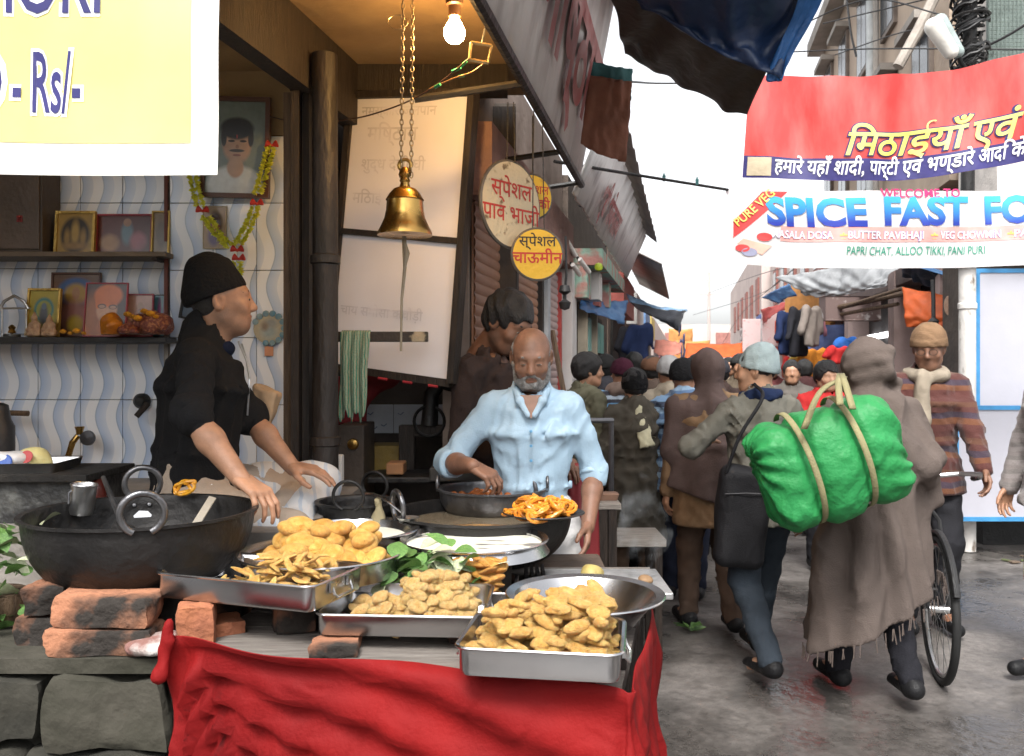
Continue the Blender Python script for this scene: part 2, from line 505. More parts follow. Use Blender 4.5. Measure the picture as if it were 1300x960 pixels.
# ------------------------------------------------------------------ people
def skin(name, c): return mat(name, c, .5, var=.22, vs=22, bump=.14, bs=240, sss=.05)
SK = skin('skin_brown', (.36, .19, .115)); SKD = skin('skin_dark_brown', (.20, .10, .062)); SKL = skin('skin_tan', (.46, .26, .165))
HAIR = mat('black_hair', (.012, .011, .011), .5, bump=.6, bs=90, stretch=(3, 3, .6))
GREYH = mat('grey_beard_hair', (.32, .31, .30), .8, col2=(.12, .115, .11), vs=60, bump=.8, bs=180)
EYEW = mat('eye_white', (.26, .23, .21), .25, bump=0); IRIS = mat('eye_iris', (.015, .009, .006), .2, bump=0); LIP = skin('lip', (.27, .115, .09))

def cloth(name, c, rough=.9, var=.18, bump=.25, bs=160, **k): return mat(name, c, rough, var=var, bump=bump, bs=bs, vs=9, spec=.2, folds=.35, **k)

def add_parts(vlist, flist, vs, fs):
    n = sum(len(q) for q in vlist); vlist.append(vs); flist.append(np.asarray(fs) + n)

def head_sdf(res=.006, male=True, long=1.0):
    s = SDF(res)
    s.ell((0, -.012, .035), (.076, .096, .086), k=.02)
    s.ell((0, .030, -.018), (.061, .068, .088), k=.035)
    s.ell((0, .055, -.082), (.038, .034, .028), k=.04)
    s.cone((-.048, .01, -.06), (-.02, .06, -.088), .02, .02, k=.03); s.cone((.048, .01, -.06), (.02, .06, -.088), .02, .02, k=.03)
    s.cone((-.036, .079, .030), (.036, .079, .030), .013, k=.02)
    for q in (-1, 1):
        s.ell((q * .031, .103, .010), (.019, .014, .012), k=.014, op='s')
        s.ell((q * .031, .080, .008), (.0155, .0135, .0125), k=.004)
        s.ell((q * .042, .070, -.022), (.022, .018, .018), k=.03)
        s.ell((q * .079, -.008, .0), (.009, .021, .033), M=Euler((0, 0, q * .35)).to_matrix(), k=.008)
        s.ell((q * .084, -.004, .002), (.006, .010, .018), k=.004, op='s')
        s.ell((q * .011, .101, -.028), (.008, .009, .007), k=.008)
    s.cone((0, .088, .022), (0, .112, -.021), .008, .0115, k=.014)
    s.ell((0, .091, -.052), (.023, .011, .0055), k=.006); s.ell((0, .089, -.064), (.020, .011, .006), k=.006)
    s.cone((0, -.020, -.05), (0, -.050, -.20), .056, .062, k=.04)
    return s

def hand_sdf(curl=(.35, .35, .25), side=1, spread=.05, thumb=.5, res=.0055, fore=None, rw=.027, re=.041):
    """wrist at origin, fingers along +Y, palm facing -Z, thumb at -X*side"""
    s = SDF(res)
    L = [(.040, .026, .020), (.045, .029, .021), (.041, .027, .020), (.032, .021, .018)]
    for i in range(4):
        x = (-.031 + i * .0205) * side
        kn = V((x, .088 - (.0, -.004, .0, .010)[i], .004))
        s.cone((x * .55, .008, 0), kn, .0155, .0125, k=.012)
        p = kn; a = 0; yaw = (1.5 - i) * spread * side
        for j in range(3):
            a += curl[j] * (1 + .12 * i)
            q = p + V((-math.sin(yaw) * math.cos(a), math.cos(yaw) * math.cos(a), -math.sin(a))) * L[i][j]
            s.cone(p, q, .0098 - j * .0012, .0088 - j * .0012, k=.004); p = q
    t0 = V((-.020 * side, .018, -.004)); t1 = t0 + V((-.030 * side, .030, -.012)); t2 = t1 + V((-.016 * side * thumb * 2, .031, -.012)); t3 = t2 + V((-.004 * side, .027, -.008))
    s.cone(t0, t1, .0165, .0125, k=.014); s.cone(t1, t2, .0115, .0105, k=.005); s.cone(t2, t3, .0105, .0085, k=.004)
    return s

def ik(a, b, l1, l2, pole):
    d = b - a; L = min(d.length, (l1 + l2) * .999); u = d.normalized()
    x = (l1 * l1 - l2 * l2 + L * L) / (2 * L); h = math.sqrt(max(l1 * l1 - x * x, 1e-6))
    p = pole - u * pole.dot(u); p.normalize()
    return a + u * x + p * h, a + u * L

class Person:
    def __init__(s, label, px, Y, h=1.7, face=0, lean=0, stride=0, hands=(None, None), poles=(None, None), head=(0, 0), build=1.0, skinm=SK, group=None, z=0, loc=None, seed=0, hl=None, sitting=None, name='person', gait=.0, knees=(None, None)):
        s.seed = seed; s.k = h / 1.72; k = s.k; s.b = build; s.skin = skinm
        s.root = thing(name, label, 'person', loc or (P(px, 470, Y).x, Y, z), group); s.root.rotation_euler = (0, 0, R(face))
        s.lean = lean
        pel = V((0, 0, .95)) * k
        Ml = Matrix.Translation(pel) @ Matrix.Rotation(-R(lean), 4, 'X') @ Matrix.Translation(-pel)
        if sitting: Ml = Matrix.Translation(V((0, 0, 0))) @ Ml
        up = lambda p: Ml @ (V(p) * k)
        s.up = up
        s.pel = pel; s.waist = up((0, .0, 1.08)); s.chest = up((0, .0, 1.30)); s.neck = up((0, -.02, 1.45))
        s.sh = [up((q * .178 * build, -.015, 1.405)) for q in (-1, 1)]
        hd = up((0, .022, 1.605))
        s.HM = Matrix.Translation(hd) @ Matrix.Rotation(R(head[0]), 4, 'Z') @ Matrix.Rotation(-R(head[1]), 4, 'X') @ Matrix.Scale(k, 4)
        s.hip = [V((q * .09, 0, .92)) * k for q in (-1, 1)]
        st = [stride, -stride]
        s.knee = []; s.ank = []; s.toe = []
        for i, q in enumerate((-1, 1)):
            a = V((q * .10, st[i], .085 + (gait if st[i] < 0 else 0) * .10)) * k
            if knees[i] is None: kn, a = ik(s.hip[i], a, .425 * k, .425 * k, V((q * .1, 1, 0)))
            else: kn, a = V(knees[i][0]), V(knees[i][1])
            s.knee.append(kn); s.ank.append(a)
            s.toe.append(a + V((q * .02, .16, -.045 - (gait * .05 if st[i] < 0 else 0))) * k)
        s.elb = []; s.wri = []
        for i, q in enumerate((-1, 1)):
            t = hands[i]; t = V((q * .27, .04, .80)) * k if t is None else V(t)
            po = V(poles[i]) if poles[i] is not None else V((q * .35, -1, -.2))
            e, wv = ik(s.sh[i], t, .29 * k, .25 * k, po); s.elb.append(e); s.wri.append(wv)
    def torso(s, S, t=0, hem=None, kk=.04):
        k, b = s.k, s.b
        S.seg(s.pel - V((0, 0, .10 * k)), s.waist, (1, 0, 0), .158 * k * b + t, .112 * k * b + t, .140 * k * b + t, .102 * k * b + t, k=kk)
        S.seg(s.waist, s.chest, (1, 0, 0), .140 * k * b + t, .102 * k * b + t, .165 * k * b + t, .115 * k * b + t, k=kk)
        S.seg(s.chest, s.up((0, -.01, 1.39)), (1, 0, 0), .165 * k * b + t, .115 * k * b + t, .13 * k * b + t, .09 * k * b + t, k=kk + .02)
        S.cone(s.sh[0] * .9 + s.sh[1] * .1, s.sh[1] * .9 + s.sh[0] * .1, .052 * k + t * .6, k=.05)
        S.cone(s.up((0, -.015, 1.39)), s.neck, .085 * k + t, .062 * k + t, k=.05)
    def body(s, curls=((.35, .35, .25), (.35, .35, .25)), hres=.0062, eyes=False, palms=(None, None), thumb=(.5, .5), detail=True, brow=None, bare_head=True, spread=.05, lid=.42):
        k = s.k; vl, fl = [], []
        S = SDF(.02); s.torso(S, -.022)
        for i in (0, 1):
            S.cone(s.hip[i], s.knee[i], .066 * k, .044 * k); S.cone(s.knee[i], s.ank[i], .044 * k, .032 * k); S.cone(s.ank[i], s.toe[i], .036 * k, .03 * k)
            S.cone(s.sh[i], s.elb[i], .034 * k, .032 * k)
        add_parts(vl, fl, *S.mesh())
        S = head_sdf(hres if detail else .011); v, f = S.mesh()
        v = np.array([s.HM @ V(q) for q in v]); add_parts(vl, fl, v, f)
        for i, q in enumerate((-1, 1)):
            d = (s.wri[i] - s.elb[i]).normalized()
            S = SDF(.0075 if detail else .012); S.cone(s.elb[i], s.elb[i] * .62 + s.wri[i] * .38, .037 * k, .041 * k); S.cone(s.elb[i] * .62 + s.wri[i] * .38, s.wri[i] + d * .012, .042 * k, .0275 * k, k=.02)
            S.cone(s.elb[i], s.elb[i] * .85 + s.sh[i] * .15, .038 * k, .030 * k, k=.02)
            add_parts(vl, fl, *S.mesh())
            S = hand_sdf(curls[i], side=q * 1, thumb=thumb[i], res=.0055 if detail else .008, spread=spread); v, f = S.mesh()
            # frame: fingers along forearm (or given direction), palm normal
            pd, pn = palms[i] if palms[i] else (d, V((-q, 0, 0)) if abs(d.z) > .6 else V((0, 0, -1)))
            y = V(pd).normalized(); zz = -V(pn); zz = (zz - y * zz.dot(y)).normalized(); x = y.cross(zz)
            M = Matrix((x, y, zz)).transposed()
            v = np.array([s.wri[i] + (M @ V(p)) * k for p in v]); add_parts(vl, fl, v, f)
        V_, F_ = np.concatenate(vl), np.concatenate(fl)
        o = mesh_from('body', V_, F_, s.skin, s.root, True, loc=(0, 0, 0))
        s.bodyo = o
        if eyes:
            for q in (-1, 1):
                m = MB(); m.lathe([(0, -.0122), (.006, -.0106), (.0106, -.006), (.0122, 0), (.0106, .006), (.0062, .0105)], n=16, M=s.HM @ Matrix.Translation((q * .031, .0848, .0065)) @ Matrix.Diagonal((1, 1, lid, 1)) @ Matrix.Rotation(-PI / 2, 4, 'X') @ Matrix.Scale(1.04, 4))
                e = m.build('eye', EYEW, s.root, True, loc=(0, 0, 0))
                m = MB(); m.lathe([(.0085, .0090), (.0055, .0117), (0, .0127)], n=14, M=s.HM @ Matrix.Translation((q * .031, .0851, .0062)) @ Matrix.Diagonal((1, 1, min(1, lid * 1.25), 1)) @ Matrix.Rotation(-PI / 2, 4, 'X') @ Matrix.Scale(1.04, 4))
                m.build('iris', IRIS, e, True, loc=(0, 0, 0))
            S = SDF(.0035); S.ell((0, .0925, -.0515), (.021, .0105, .0045), k=.002); S.ell((0, .0905, -.0635), (.018, .0108, .0052), k=.002); S.clip((0, .088, 0), (0, -1, 0)); v, f = S.mesh(); mesh_from('lips', [s.HM @ V(p) for p in v], f, LIP, s.root, True, loc=(0, 0, 0))
        if brow:
            for q in (-1, 1):
                S = SDF(.004); S.cone((q * .014, .0915, .030), (q * .034, .0905, .036), .0042, .0045, k=.004); S.cone((q * .034, .0905, .036), (q * .053, .075, .030), .0045, .003, k=.004)
                v, f = S.mesh(); mesh_from('eyebrow', [s.HM @ V(p) for p in v], f, brow, s.root, True, loc=(0, 0, 0))
        return o
    def part(s, name, S, m, local=None, smooth=True):
        v, f = S.mesh()
        if local is not None: v = np.array([local @ V(q) for q in v])
        return mesh_from(name, v, f, m, s.root, smooth, loc=(0, 0, 0))
    def top(s, m, t=.018, hem=.86, sleeve=1.0, loose=.012, name='jacket', wr=.006, res=.011, skirt=0, freq=16, neckz=1.47, flare=1.25, cuff=None, collar=True):
        k = s.k; S = SDF(res); s.torso(S, t)
        if hem < .9:
            z0 = max(hem, .2)
            S.seg(V((0, 0, hem * k - .03)), V((0, 0, .98 * k)), (1, 0, 0), (.165 * flare) * k * s.b + t, (.125 * flare) * k * s.b + t, .16 * k * s.b + t, .115 * k * s.b + t, k=.04)
        for i in (0, 1):
            S.cone(s.sh[i] - V((0, 0, .006)), s.elb[i], .053 * k + t * .35, .040 * k + t * .35 + loose * .5, k=.035)
            fr = sleeve if isinstance(sleeve, (int, float)) else sleeve[i]
            if fr > 0:
                e = s.elb[i] + (s.wri[i] - s.elb[i]) * fr
                S.cone(s.elb[i], e, .040 * k + t * .35 + loose * .5, (.040 - .008 * fr) * k + t * .35 + loose * .5, k=.03)
        if collar:
            S.cone(s.up((0, -.015, 1.41)), s.up((0, -.018, neckz)), .07 * k + t * .6, .066 * k + t * .5, k=.03)
            S.cone(s.up((0, .0, neckz - .015)), s.up((0, .035, neckz + .10)), .056 * k, .07 * k, k=.008, op='s')
        S.disp = crease(wr * 1.7, freq * 1.1, s.seed)
        if hem < .9: S.clip((0, 0, hem * k), (0, 0, -1))
        else: S.clip(s.up((0, 0, hem)), s.up((0, 0, 0)) - s.up((0, 0, 1)))
        o = s.part(name, S, m)
        if cuff:
            for i in (0, 1):
                fr = sleeve if isinstance(sleeve, (int, float)) else sleeve[i]
                d = (s.wri[i] - s.elb[i]); e = s.elb[i] + d * fr; u = d.normalized()
                S = SDF(.009); r = (.042 - .008 * fr) * k + t * .35 + loose * .5
                S.seg(e - u * .05, e + u * .012, (0, 0, 1) if abs(u.z) < .8 else (1, 0, 0), r + .004, r + .004, r + .002, r + .002, k=.01); S.disp = wrinkle(.004, 30, s.seed + 9)
                s.part('rolled_cuff', S, cuff)
        return o
    def trousers(s, m, loose=.022, low=.05, res=.013, wr=.006, name='trousers', taper=1.0):
        k = s.k; S = SDF(res)
        S.seg(s.pel - V((0, 0, .10 * k)), s.waist - V((0, 0, .03)), (1, 0, 0), .165 * k * s.b, .12 * k * s.b, .148 * k * s.b, .11 * k * s.b, k=.03)
        for i in (0, 1):
            S.cone(s.hip[i], s.knee[i], .09 * k + loose * .6, .060 * k + loose, k=.04)
            S.cone(s.knee[i], s.ank[i] - V((0, 0, .0)), .060 * k + loose, (.042 * k + loose) * taper, k=.03)
        S.disp = crease(wr * 1.7, 14, s.seed + 5, st=(.6, .6, 1))
        return s.part(name, S, m)
    def shoes(s, m):
        k = s.k
        for i in (0, 1):
            a, t = s.ank[i], s.toe[i]; S = SDF(.009)
            S.cone(a - V((0, .05, .035)) * k, t + V((0, .02, .0)) * k, .042 * k, .036 * k, k=.02); S.cone(a, a - V((0, .02, .04)) * k, .045 * k, .045 * k, k=.03)
            S.clip((0, 0, max(a.z - .082 * k, 0.002)), (0, 0, -1)); s.part('shoe', S, m)
    def hair(s, m=HAIR, grow=.012, res=.007, nape=True):
        S = SDF(res); S.ell((0, -.016, .040), (.078 + grow, .098 + grow, .086 + grow), k=.01); S.ell((0, -.045, -.02), (.062 + grow, .048 + grow, .06), k=.03) if nape else None
        S.ell((0, .075, -.012), (.066, .075, .075), k=.012, op='s'); S.disp = wrinkle(.004, 45, s.seed)
        S.clip((0, 0, -.055), (0, .35, -1)); return s.part('hair', S, m, s.HM)
    def beard(s, m=GREYH, moust=True, full=1.0):
        S = SDF(.006); S.ell((0, .045, -.082), (.058, .058, .042 * full), k=.02)
        for q in (-1, 1): S.cone((q * .066, .002, -.015), (q * .052, .04, -.075), .013, .022, k=.02)
        S.ell((0, .095, -.056), (.021, .02, .0075), k=.006, op='s')
        for q in (-1, 1): S.cone((q * .006, .103, -.041), (q * .032, .085, -.058), .0075, .007, k=.008)
        S.disp = wrinkle(.003, 70, 3); return s.part('beard', S, m, s.HM)
    def cap(s, m, tall=0.0, res=.007, fold=True, name='knit_cap', low=.018, tilt=.16, wr=.003, grow=.014):
        S = SDF(res); S.ell((0, -.016, .035), (.079 + grow, .100 + grow, .082), k=.01); S.ell((0, -.020 - tall * .25, .058 + tall), (.050 + grow, .064 + grow, .056), k=.08); S.ell((0, -.016, .005), (.078 + grow, .099 + grow, .06), k=.03)
        if fold: S.seg((0, -.012, low - .01), (0, -.016, low + .045), (1, 0, 0), .082 + grow, .104 + grow, .081 + grow, .103 + grow, k=.012)
        S.disp = crease(wr * 1.2, 16, s.seed + 2, st=(1, 1, .5)); S.clip((0, 0, low), (0, tilt, -1)); return s.part(name, S, m, s.HM)
    def hood_shawl(s, m, hem=.55, w=.30, d=.25, res=.012, wr=.009, slant=(0, 0), open_=True, fold=0.013, folds=9, low_extra=None, name='shawl', hood=1.0, extra=None):
        k = s.k; S = SDF(res)
        hc = s.HM @ V((0, -.018, .030)); S.ell(hc, (.108 * hood * k, .128 * hood * k, .115 * hood * k), k=.03)
        S.cone(hc - V((0, 0, .03)), s.up((0, -.03, 1.40)), .085 * k * hood, .11 * k, k=.05)
        S.cone(s.sh[0] - V((0, 0, .02)), s.sh[1] - V((0, 0, .02)), .070 * k, k=.09)
        S.seg(V((0, .01, min(hem * k - .05, hem * k - abs(slant[0]) * w))), s.up((0, -.01, 1.15)), (1, 0, 0), w * k, d * k, .225 * k, .19 * k, k=.06); S.seg(s.up((0, -.01, 1.15)), s.up((0, -.015, 1.40)), (1, 0, 0), .225 * k, .19 * k, .19 * k, .12 * k, k=.07)
        for i in (0, 1): S.cone(s.sh[i] - V((0, 0, .03)), s.elb[i], .066 * k, .078 * k, k=.06)
        if extra: extra(S)
        if open_: S.ell(s.HM @ V((0, .115, -.02)), (.066, .10, .085), M=s.HM.to_3x3().normalized(), k=.02, op='s')
        wf = crease(wr * 1.3, 6.5, s.seed, st=(1, 1, .3)); sd = s.seed
        def dsp(X, Y, Z):
            a = np.arctan2(Y, X); g = np.clip((1.45 * k - Z) / .6, 0, 1)
            return wf(X, Y, Z) + fold * g * np.sin(folds * a + 3.2 * Z + sd + 1.2 * np.sin(4 * Z + a * 2))
        S.disp = dsp
        S.clip((0, 0, hem * k), (slant[0], slant[1], -1)); return s.part(name, S, m)
    def scarf(s, m, tails=True, res=.009, r=.045):
        k = s.k; S = SDF(res); n = 12
        c = s.up((0, -.005, 1.465))
        for i in range(n):
            a, b = 2 * PI * i / n, 2 * PI * (i + 1) / n
            S.cone(c + V((math.cos(a) * .085, math.sin(a) * .082, -.018 * math.sin(a))) * k, c + V((math.cos(b) * .085, math.sin(b) * .082, -.018 * math.sin(b))) * k, r, k=.02)
        if tails:
            S.cone(c + V((.05, .10, -.03)) * k, s.up((.07, .15, 1.20)), .042, .045, k=.03); S.cone(s.up((.07, .15, 1.20)), s.up((.08, .155, .93)), .045, .05, k=.03)
        S.disp = wrinkle(.006, 28, s.seed + 4); return s.part('scarf', S, m)

def _stubble(s):
    """short beard shadow on jaw and upper lip, as its own skin material"""
    m = s.skin.copy(); m.name = 'stubbled_skin'; t = m.node_tree; N = t.nodes.new; L = t.links.new; b = t.nodes['Principled BSDF']
    out = b.inputs['Base Color'].links[0].from_socket; tc = N('ShaderNodeTexCoord'); fac = None
    for (c, r) in ((V((0, .045, -.082)), .062), (V((.045, .01, -.055)), .045), (V((-.045, .01, -.055)), .045), (V((0, .095, -.042)), .022)):
        d = N('ShaderNodeVectorMath'); d.operation = 'DISTANCE'; L(tc.outputs['Object'], d.inputs[0]); d.inputs[1].default_value = s.HM @ c
        mr = N('ShaderNodeMapRange'); L(d.outputs['Value'], mr.inputs[0]); mr.inputs[1].default_value = r * 1.15; mr.inputs[2].default_value = r * .7; mr.inputs[3].default_value = 0; mr.inputs[4].default_value = .55
        if fac is None: fac = mr.outputs[0]
        else:
            q = N('ShaderNodeMath'); q.operation = 'MAXIMUM'; L(fac, q.inputs[0]); L(mr.outputs[0], q.inputs[1]); fac = q.outputs[0]
    nz = N('ShaderNodeTexNoise'); nz.inputs['Scale'].default_value = 420; L(tc.outputs['Object'], nz.inputs[0]); q = N('ShaderNodeMath'); q.operation = 'MULTIPLY_ADD'; L(fac, q.inputs[0]); L(nz.outputs[0], q.inputs[1]); q2 = N('ShaderNodeMath'); q2.operation = 'MULTIPLY'; L(fac, q2.inputs[0]); q2.inputs[1].default_value = .5; L(q2.outputs[0], q.inputs[2])
    mx = N('ShaderNodeMix'); mx.data_type = 'RGBA'; L(q.outputs[0], mx.inputs[0]); L(out, mx.inputs[6]); mx.inputs[7].default_value = (.05, .035, .03, 1); L(mx.outputs[2], b.inputs['Base Color'])
    s.bodyo.data.materials[0] = m
Person.skin_stubble = _stubble
# ------------------------------------------------------------------ shared materials
WOOD_D = mat('dark_wood', (.010, .007, .0055), .7, col2=(.032, .021, .015), vs=10, bump=.4, bs=30, stretch=(6, 6, .6))
WOOD_M = mat('worn_wood', (.06, .036, .022), .75, col2=(.15, .095, .055), vs=8, bump=.4, bs=30, stretch=(8, 8, .7))
WOOD_G = mat('grey_plank', (.20, .18, .16), .8, col2=(.33, .30, .27), vs=8, bump=.4, bs=25, stretch=(1, 8, 8))
IRON = mat('black_iron', (.006, .006, .0065), .5, .25, col2=(.020, .018, .017), vs=5, bump=.35, bs=28, rvar=.2)
IRON2 = mat('worn_iron', (.10, .10, .105), .35, .9, col2=(.25, .25, .26), vs=9, bump=.2, bs=40, rvar=.12)
SOOT_SHADE = mat('soot_shade_black', (.01, .0095, .009), .85, col2=(.035, .03, .026), vs=12, bump=.5, bs=40)  # soot on table and stand, also painted shade of the left shop row
STEEL = mat('stainless_steel', (.46, .46, .47), .24, 1.0, var=.10, vs=6, bump=.05, bs=9, rvar=.10)
STEEL2 = mat('scratched_steel', (.52, .52, .52), .32, 1.0, var=.14, vs=16, bump=.1, bs=60, rvar=.12)
BRASS = mat('brass', (.50, .31, .09), .27, 1.0, col2=(.30, .17, .05), vs=9, bump=.08, bs=30, rvar=.12)
CHAINM = mat('chain_metal', (.30, .24, .16), .4, .9, bump=.1)
PLASTER = mat('ochre_plaster', (.42, .29, .15), .9, col2=(.27, .18, .10), vs=3, bump=.35, bs=25)
CEIL = mat('ceiling_plaster', (.38, .25, .12), .9, col2=(.16, .10, .05), vs=2.2, thr=(.35, .75), bump=.3, bs=18)
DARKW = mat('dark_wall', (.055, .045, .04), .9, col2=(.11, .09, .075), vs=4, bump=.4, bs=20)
GROUT = mat('grout', (.30, .28, .26), .9)
BLACKP = mat('black_paint', (.015, .015, .016), .5, bump=.2)
WHITEP = mat('white_paint', (.72, .71, .69), .6, col2=(.55, .53, .50), vs=3, bump=.15, bs=20)
BLUEP = mat('blue_paint', (.05, .24, .48), .5, bump=.15)
RUST = mat('rusty_pole_paint', (.62, .60, .57), .6, col2=(.16, .12, .09), vs=11, thr=(.56, .66), bump=.4, bs=30, stretch=(1, 1, .5))
CONC = mat('concrete', (.34, .31, .28), .9, col2=(.21, .19, .17), vs=3, bump=.4, bs=25)

def tile_material(name, base, tint):
    m = mat(name, base, .16, bump=.03, bs=12, rv=.05)
    t = m.node_tree; N = t.nodes.new; L = t.links.new; b = t.nodes['Principled BSDF']
    tc = N('ShaderNodeTexCoord'); sp = N('ShaderNodeSeparateXYZ'); L(tc.outputs['Object'], sp.inputs[0])
    def M(op, a, bb=0.0, c=0.0):
        q = N('ShaderNodeMath'); q.operation = op
        for i, x in enumerate((a, bb, c)):
            if isinstance(x, (int, float)): q.inputs[i].default_value = x
            else: L(x, q.inputs[i])
        return q.outputs[0]
    s = M('SINE', M('MULTIPLY', sp.outputs['Z'], 2 * PI / .306))
    u = M('FRACT', M('MULTIPLY_ADD', M('MULTIPLY_ADD', s, .020, sp.outputs['X']), 1 / .098, .53))
    cr = N('ShaderNodeValToRGB'); e = cr.color_ramp.elements
    e[0].position = 0; e[0].color = (*base, 1); e[1].position = .42; e[1].color = (*base, 1)
    for pos, c in ((.44, tuple(x * .72 for x in tint)), (.50, tint), (.94, tuple((x * .6 + y * .4) for x, y in zip(base, tint))), (.96, base)):
        q = e.new(pos); q.color = (*c, 1)
    L(u, cr.inputs[0]); L(cr.outputs[0], b.inputs['Base Color'])
    return m
TILE = tile_material('wave_tile', (.80, .83, .88), (.46, .57, .76))

# ------------------------------------------------------------------ ground
def ground():
    m = mat('wet_concrete_road', (.17, .155, .145), .55, bump=.3, bs=18)
    t = m.node_tree; N = t.nodes.new; L = t.links.new; b = t.nodes['Principled BSDF']
    tc = N('ShaderNodeTexCoord')
    n1 = N('ShaderNodeTexNoise'); n1.inputs['Scale'].default_value = .9; n1.inputs['Detail'].default_value = 8; n1.inputs['Roughness'].default_value = .65; L(tc.outputs['Object'], n1.inputs[0])
    n2 = N('ShaderNodeTexNoise'); n2.inputs['Scale'].default_value = 28; n2.inputs['Detail'].default_value = 6; L(tc.outputs['Object'], n2.inputs[0])
    cr = N('ShaderNodeValToRGB'); e = cr.color_ramp.elements
    e[0].position = .38; e[0].color = (.035, .032, .03, 1); e[1].position = .62; e[1].color = (.17, .155, .145, 1)
    q = e.new(.5); q.color = (.09, .082, .076, 1)
    L(n1.outputs[0], cr.inputs[0])
    mx = N('ShaderNodeMix'); mx.data_type = 'RGBA'; mx.blend_type = 'OVERLAY'; mx.inputs[0].default_value = .55
    L(cr.outputs[0], mx.inputs[6]); L(n2.outputs[0], mx.inputs[7]); L(mx.outputs[2], b.inputs['Base Color'])
    mr = N('ShaderNodeMapRange'); mr.inputs[1].default_value = .4; mr.inputs[2].default_value = .6; mr.inputs[3].default_value = .14; mr.inputs[4].default_value = .6
    L(n1.outputs[0], mr.inputs[0]); L(mr.outputs[0], b.inputs['Roughness'])
    vo = N('ShaderNodeTexVoronoi'); vo.feature = 'DISTANCE_TO_EDGE'; vo.inputs['Scale'].default_value = .55
    wn = N('ShaderNodeTexNoise'); wn.inputs['Scale'].default_value = 3; wn.inputs['Detail'].default_value = 6; L(tc.outputs['Object'], wn.inputs[0])
    ad = N('ShaderNodeVectorMath'); ad.operation = 'MULTIPLY_ADD'; L(wn.outputs['Color'], ad.inputs[0]); ad.inputs[1].default_value = (.5, .5, .5); L(tc.outputs['Object'], ad.inputs[2]); L(ad.outputs[0], vo.inputs['Vector'])
    ck = N('ShaderNodeMapRange'); ck.inputs[1].default_value = .0; ck.inputs[2].default_value = .012; ck.inputs[3].default_value = .8; ck.inputs[4].default_value = 1; L(vo.outputs['Distance'], ck.inputs[0])
    gr_ = N('ShaderNodeTexNoise'); gr_.inputs['Scale'].default_value = 140; gr_.inputs['Detail'].default_value = 3; L(tc.outputs['Object'], gr_.inputs[0])
    gm_ = N('ShaderNodeMapRange'); gm_.inputs[1].default_value = .58; gm_.inputs[2].default_value = .68; gm_.inputs[3].default_value = 1; gm_.inputs[4].default_value = .45; L(gr_.outputs[0], gm_.inputs[0])
    mu_ = N('ShaderNodeMath'); mu_.operation = 'MULTIPLY'; L(ck.outputs[0], mu_.inputs[0]); L(gm_.outputs[0], mu_.inputs[1])
    m3 = N('ShaderNodeMix'); m3.data_type = 'RGBA'; m3.blend_type = 'MULTIPLY'; m3.inputs[0].default_value = 1; L(mx.outputs[2], m3.inputs[6]); L(mu_.outputs[0], m3.inputs[7]); L(m3.outputs[2], b.inputs['Base Color'])
    nx, ny = 90, 110; vs = []; fs = []
    for j in range(ny + 1):
        for i in range(nx + 1):
            x = -20 + 50 * i / nx; y = -15 + 85 * (j / ny)
            vs.append((x, y, .012 * math.sin(x * 1.3 + y * .7) * math.sin(y * .9 - x * .4) - .012))
    for j in range(ny):
        for i in range(nx): fs.append((j * (nx + 1) + i, j * (nx + 1) + i + 1, (j + 1) * (nx + 1) + i + 1, (j + 1) * (nx + 1) + i))
    o = mesh_from('road', vs, fs, m, None, True); o['kind'] = 'structure'
ground()
# litter on the road: a leaf plate scrap and crumbs of rubbish by the right wall
GREENL = mat('green_leaf', (.05, .13, .035), .45, col2=(.16, .30, .08), vs=20, bump=.3, bs=60, rv=.3, trans=.2)
PALEL = mat('pale_leaf_back', (.42, .46, .30), .6, bump=.3, rv=.2)

# unseen houses round the viewer, added to cut low sky light into the shop
def nearhouse(label, a, b, floors, m, face):
    r = thing('unseen_house', label, 'house', ((a[0] + b[0]) / 2, (a[1] + b[1]) / 2, 0)); MB().box((a[0], a[1], 0), (b[0], b[1], floors * 3.0)).build('wall', m, r)
    for f in range(floors):
        for k in range(4):
            t = (k + .3) / 4
            if face == 'x-': y = a[1] + (b[1] - a[1]) * t; q = ((a[0] - .06, y, f * 3 + .9), (a[0] - .001, y + 1.0, f * 3 + 2.2))
            elif face == 'x+': y = a[1] + (b[1] - a[1]) * t; q = ((b[0] + .001, y, f * 3 + .9), (b[0] + .06, y + 1.0, f * 3 + 2.2))
            else: x = a[0] + (b[0] - a[0]) * t; q = ((x, b[1] + .001, f * 3 + .9), (x + 1.0, b[1] + .06, f * 3 + 2.2))
            MB().box(*q).build('window', WOOD_D, r)
    return r
nearhouse('unseen low plaster house opposite the sweet shop, added to block sky light', (4.8, -12), (7.5, 2.6), 1, CONC, 'x-')
nearhouse('unseen low plaster house next to the sweet shop, added to block sky light', (-6.5, -12), (-2.6, -1.2), 1, CONC, 'x+')
nearhouse('unseen low house behind the viewer, added to block sky light', (-2.59, -13), (4.79, -9.5), 1, CONC, 'y+')

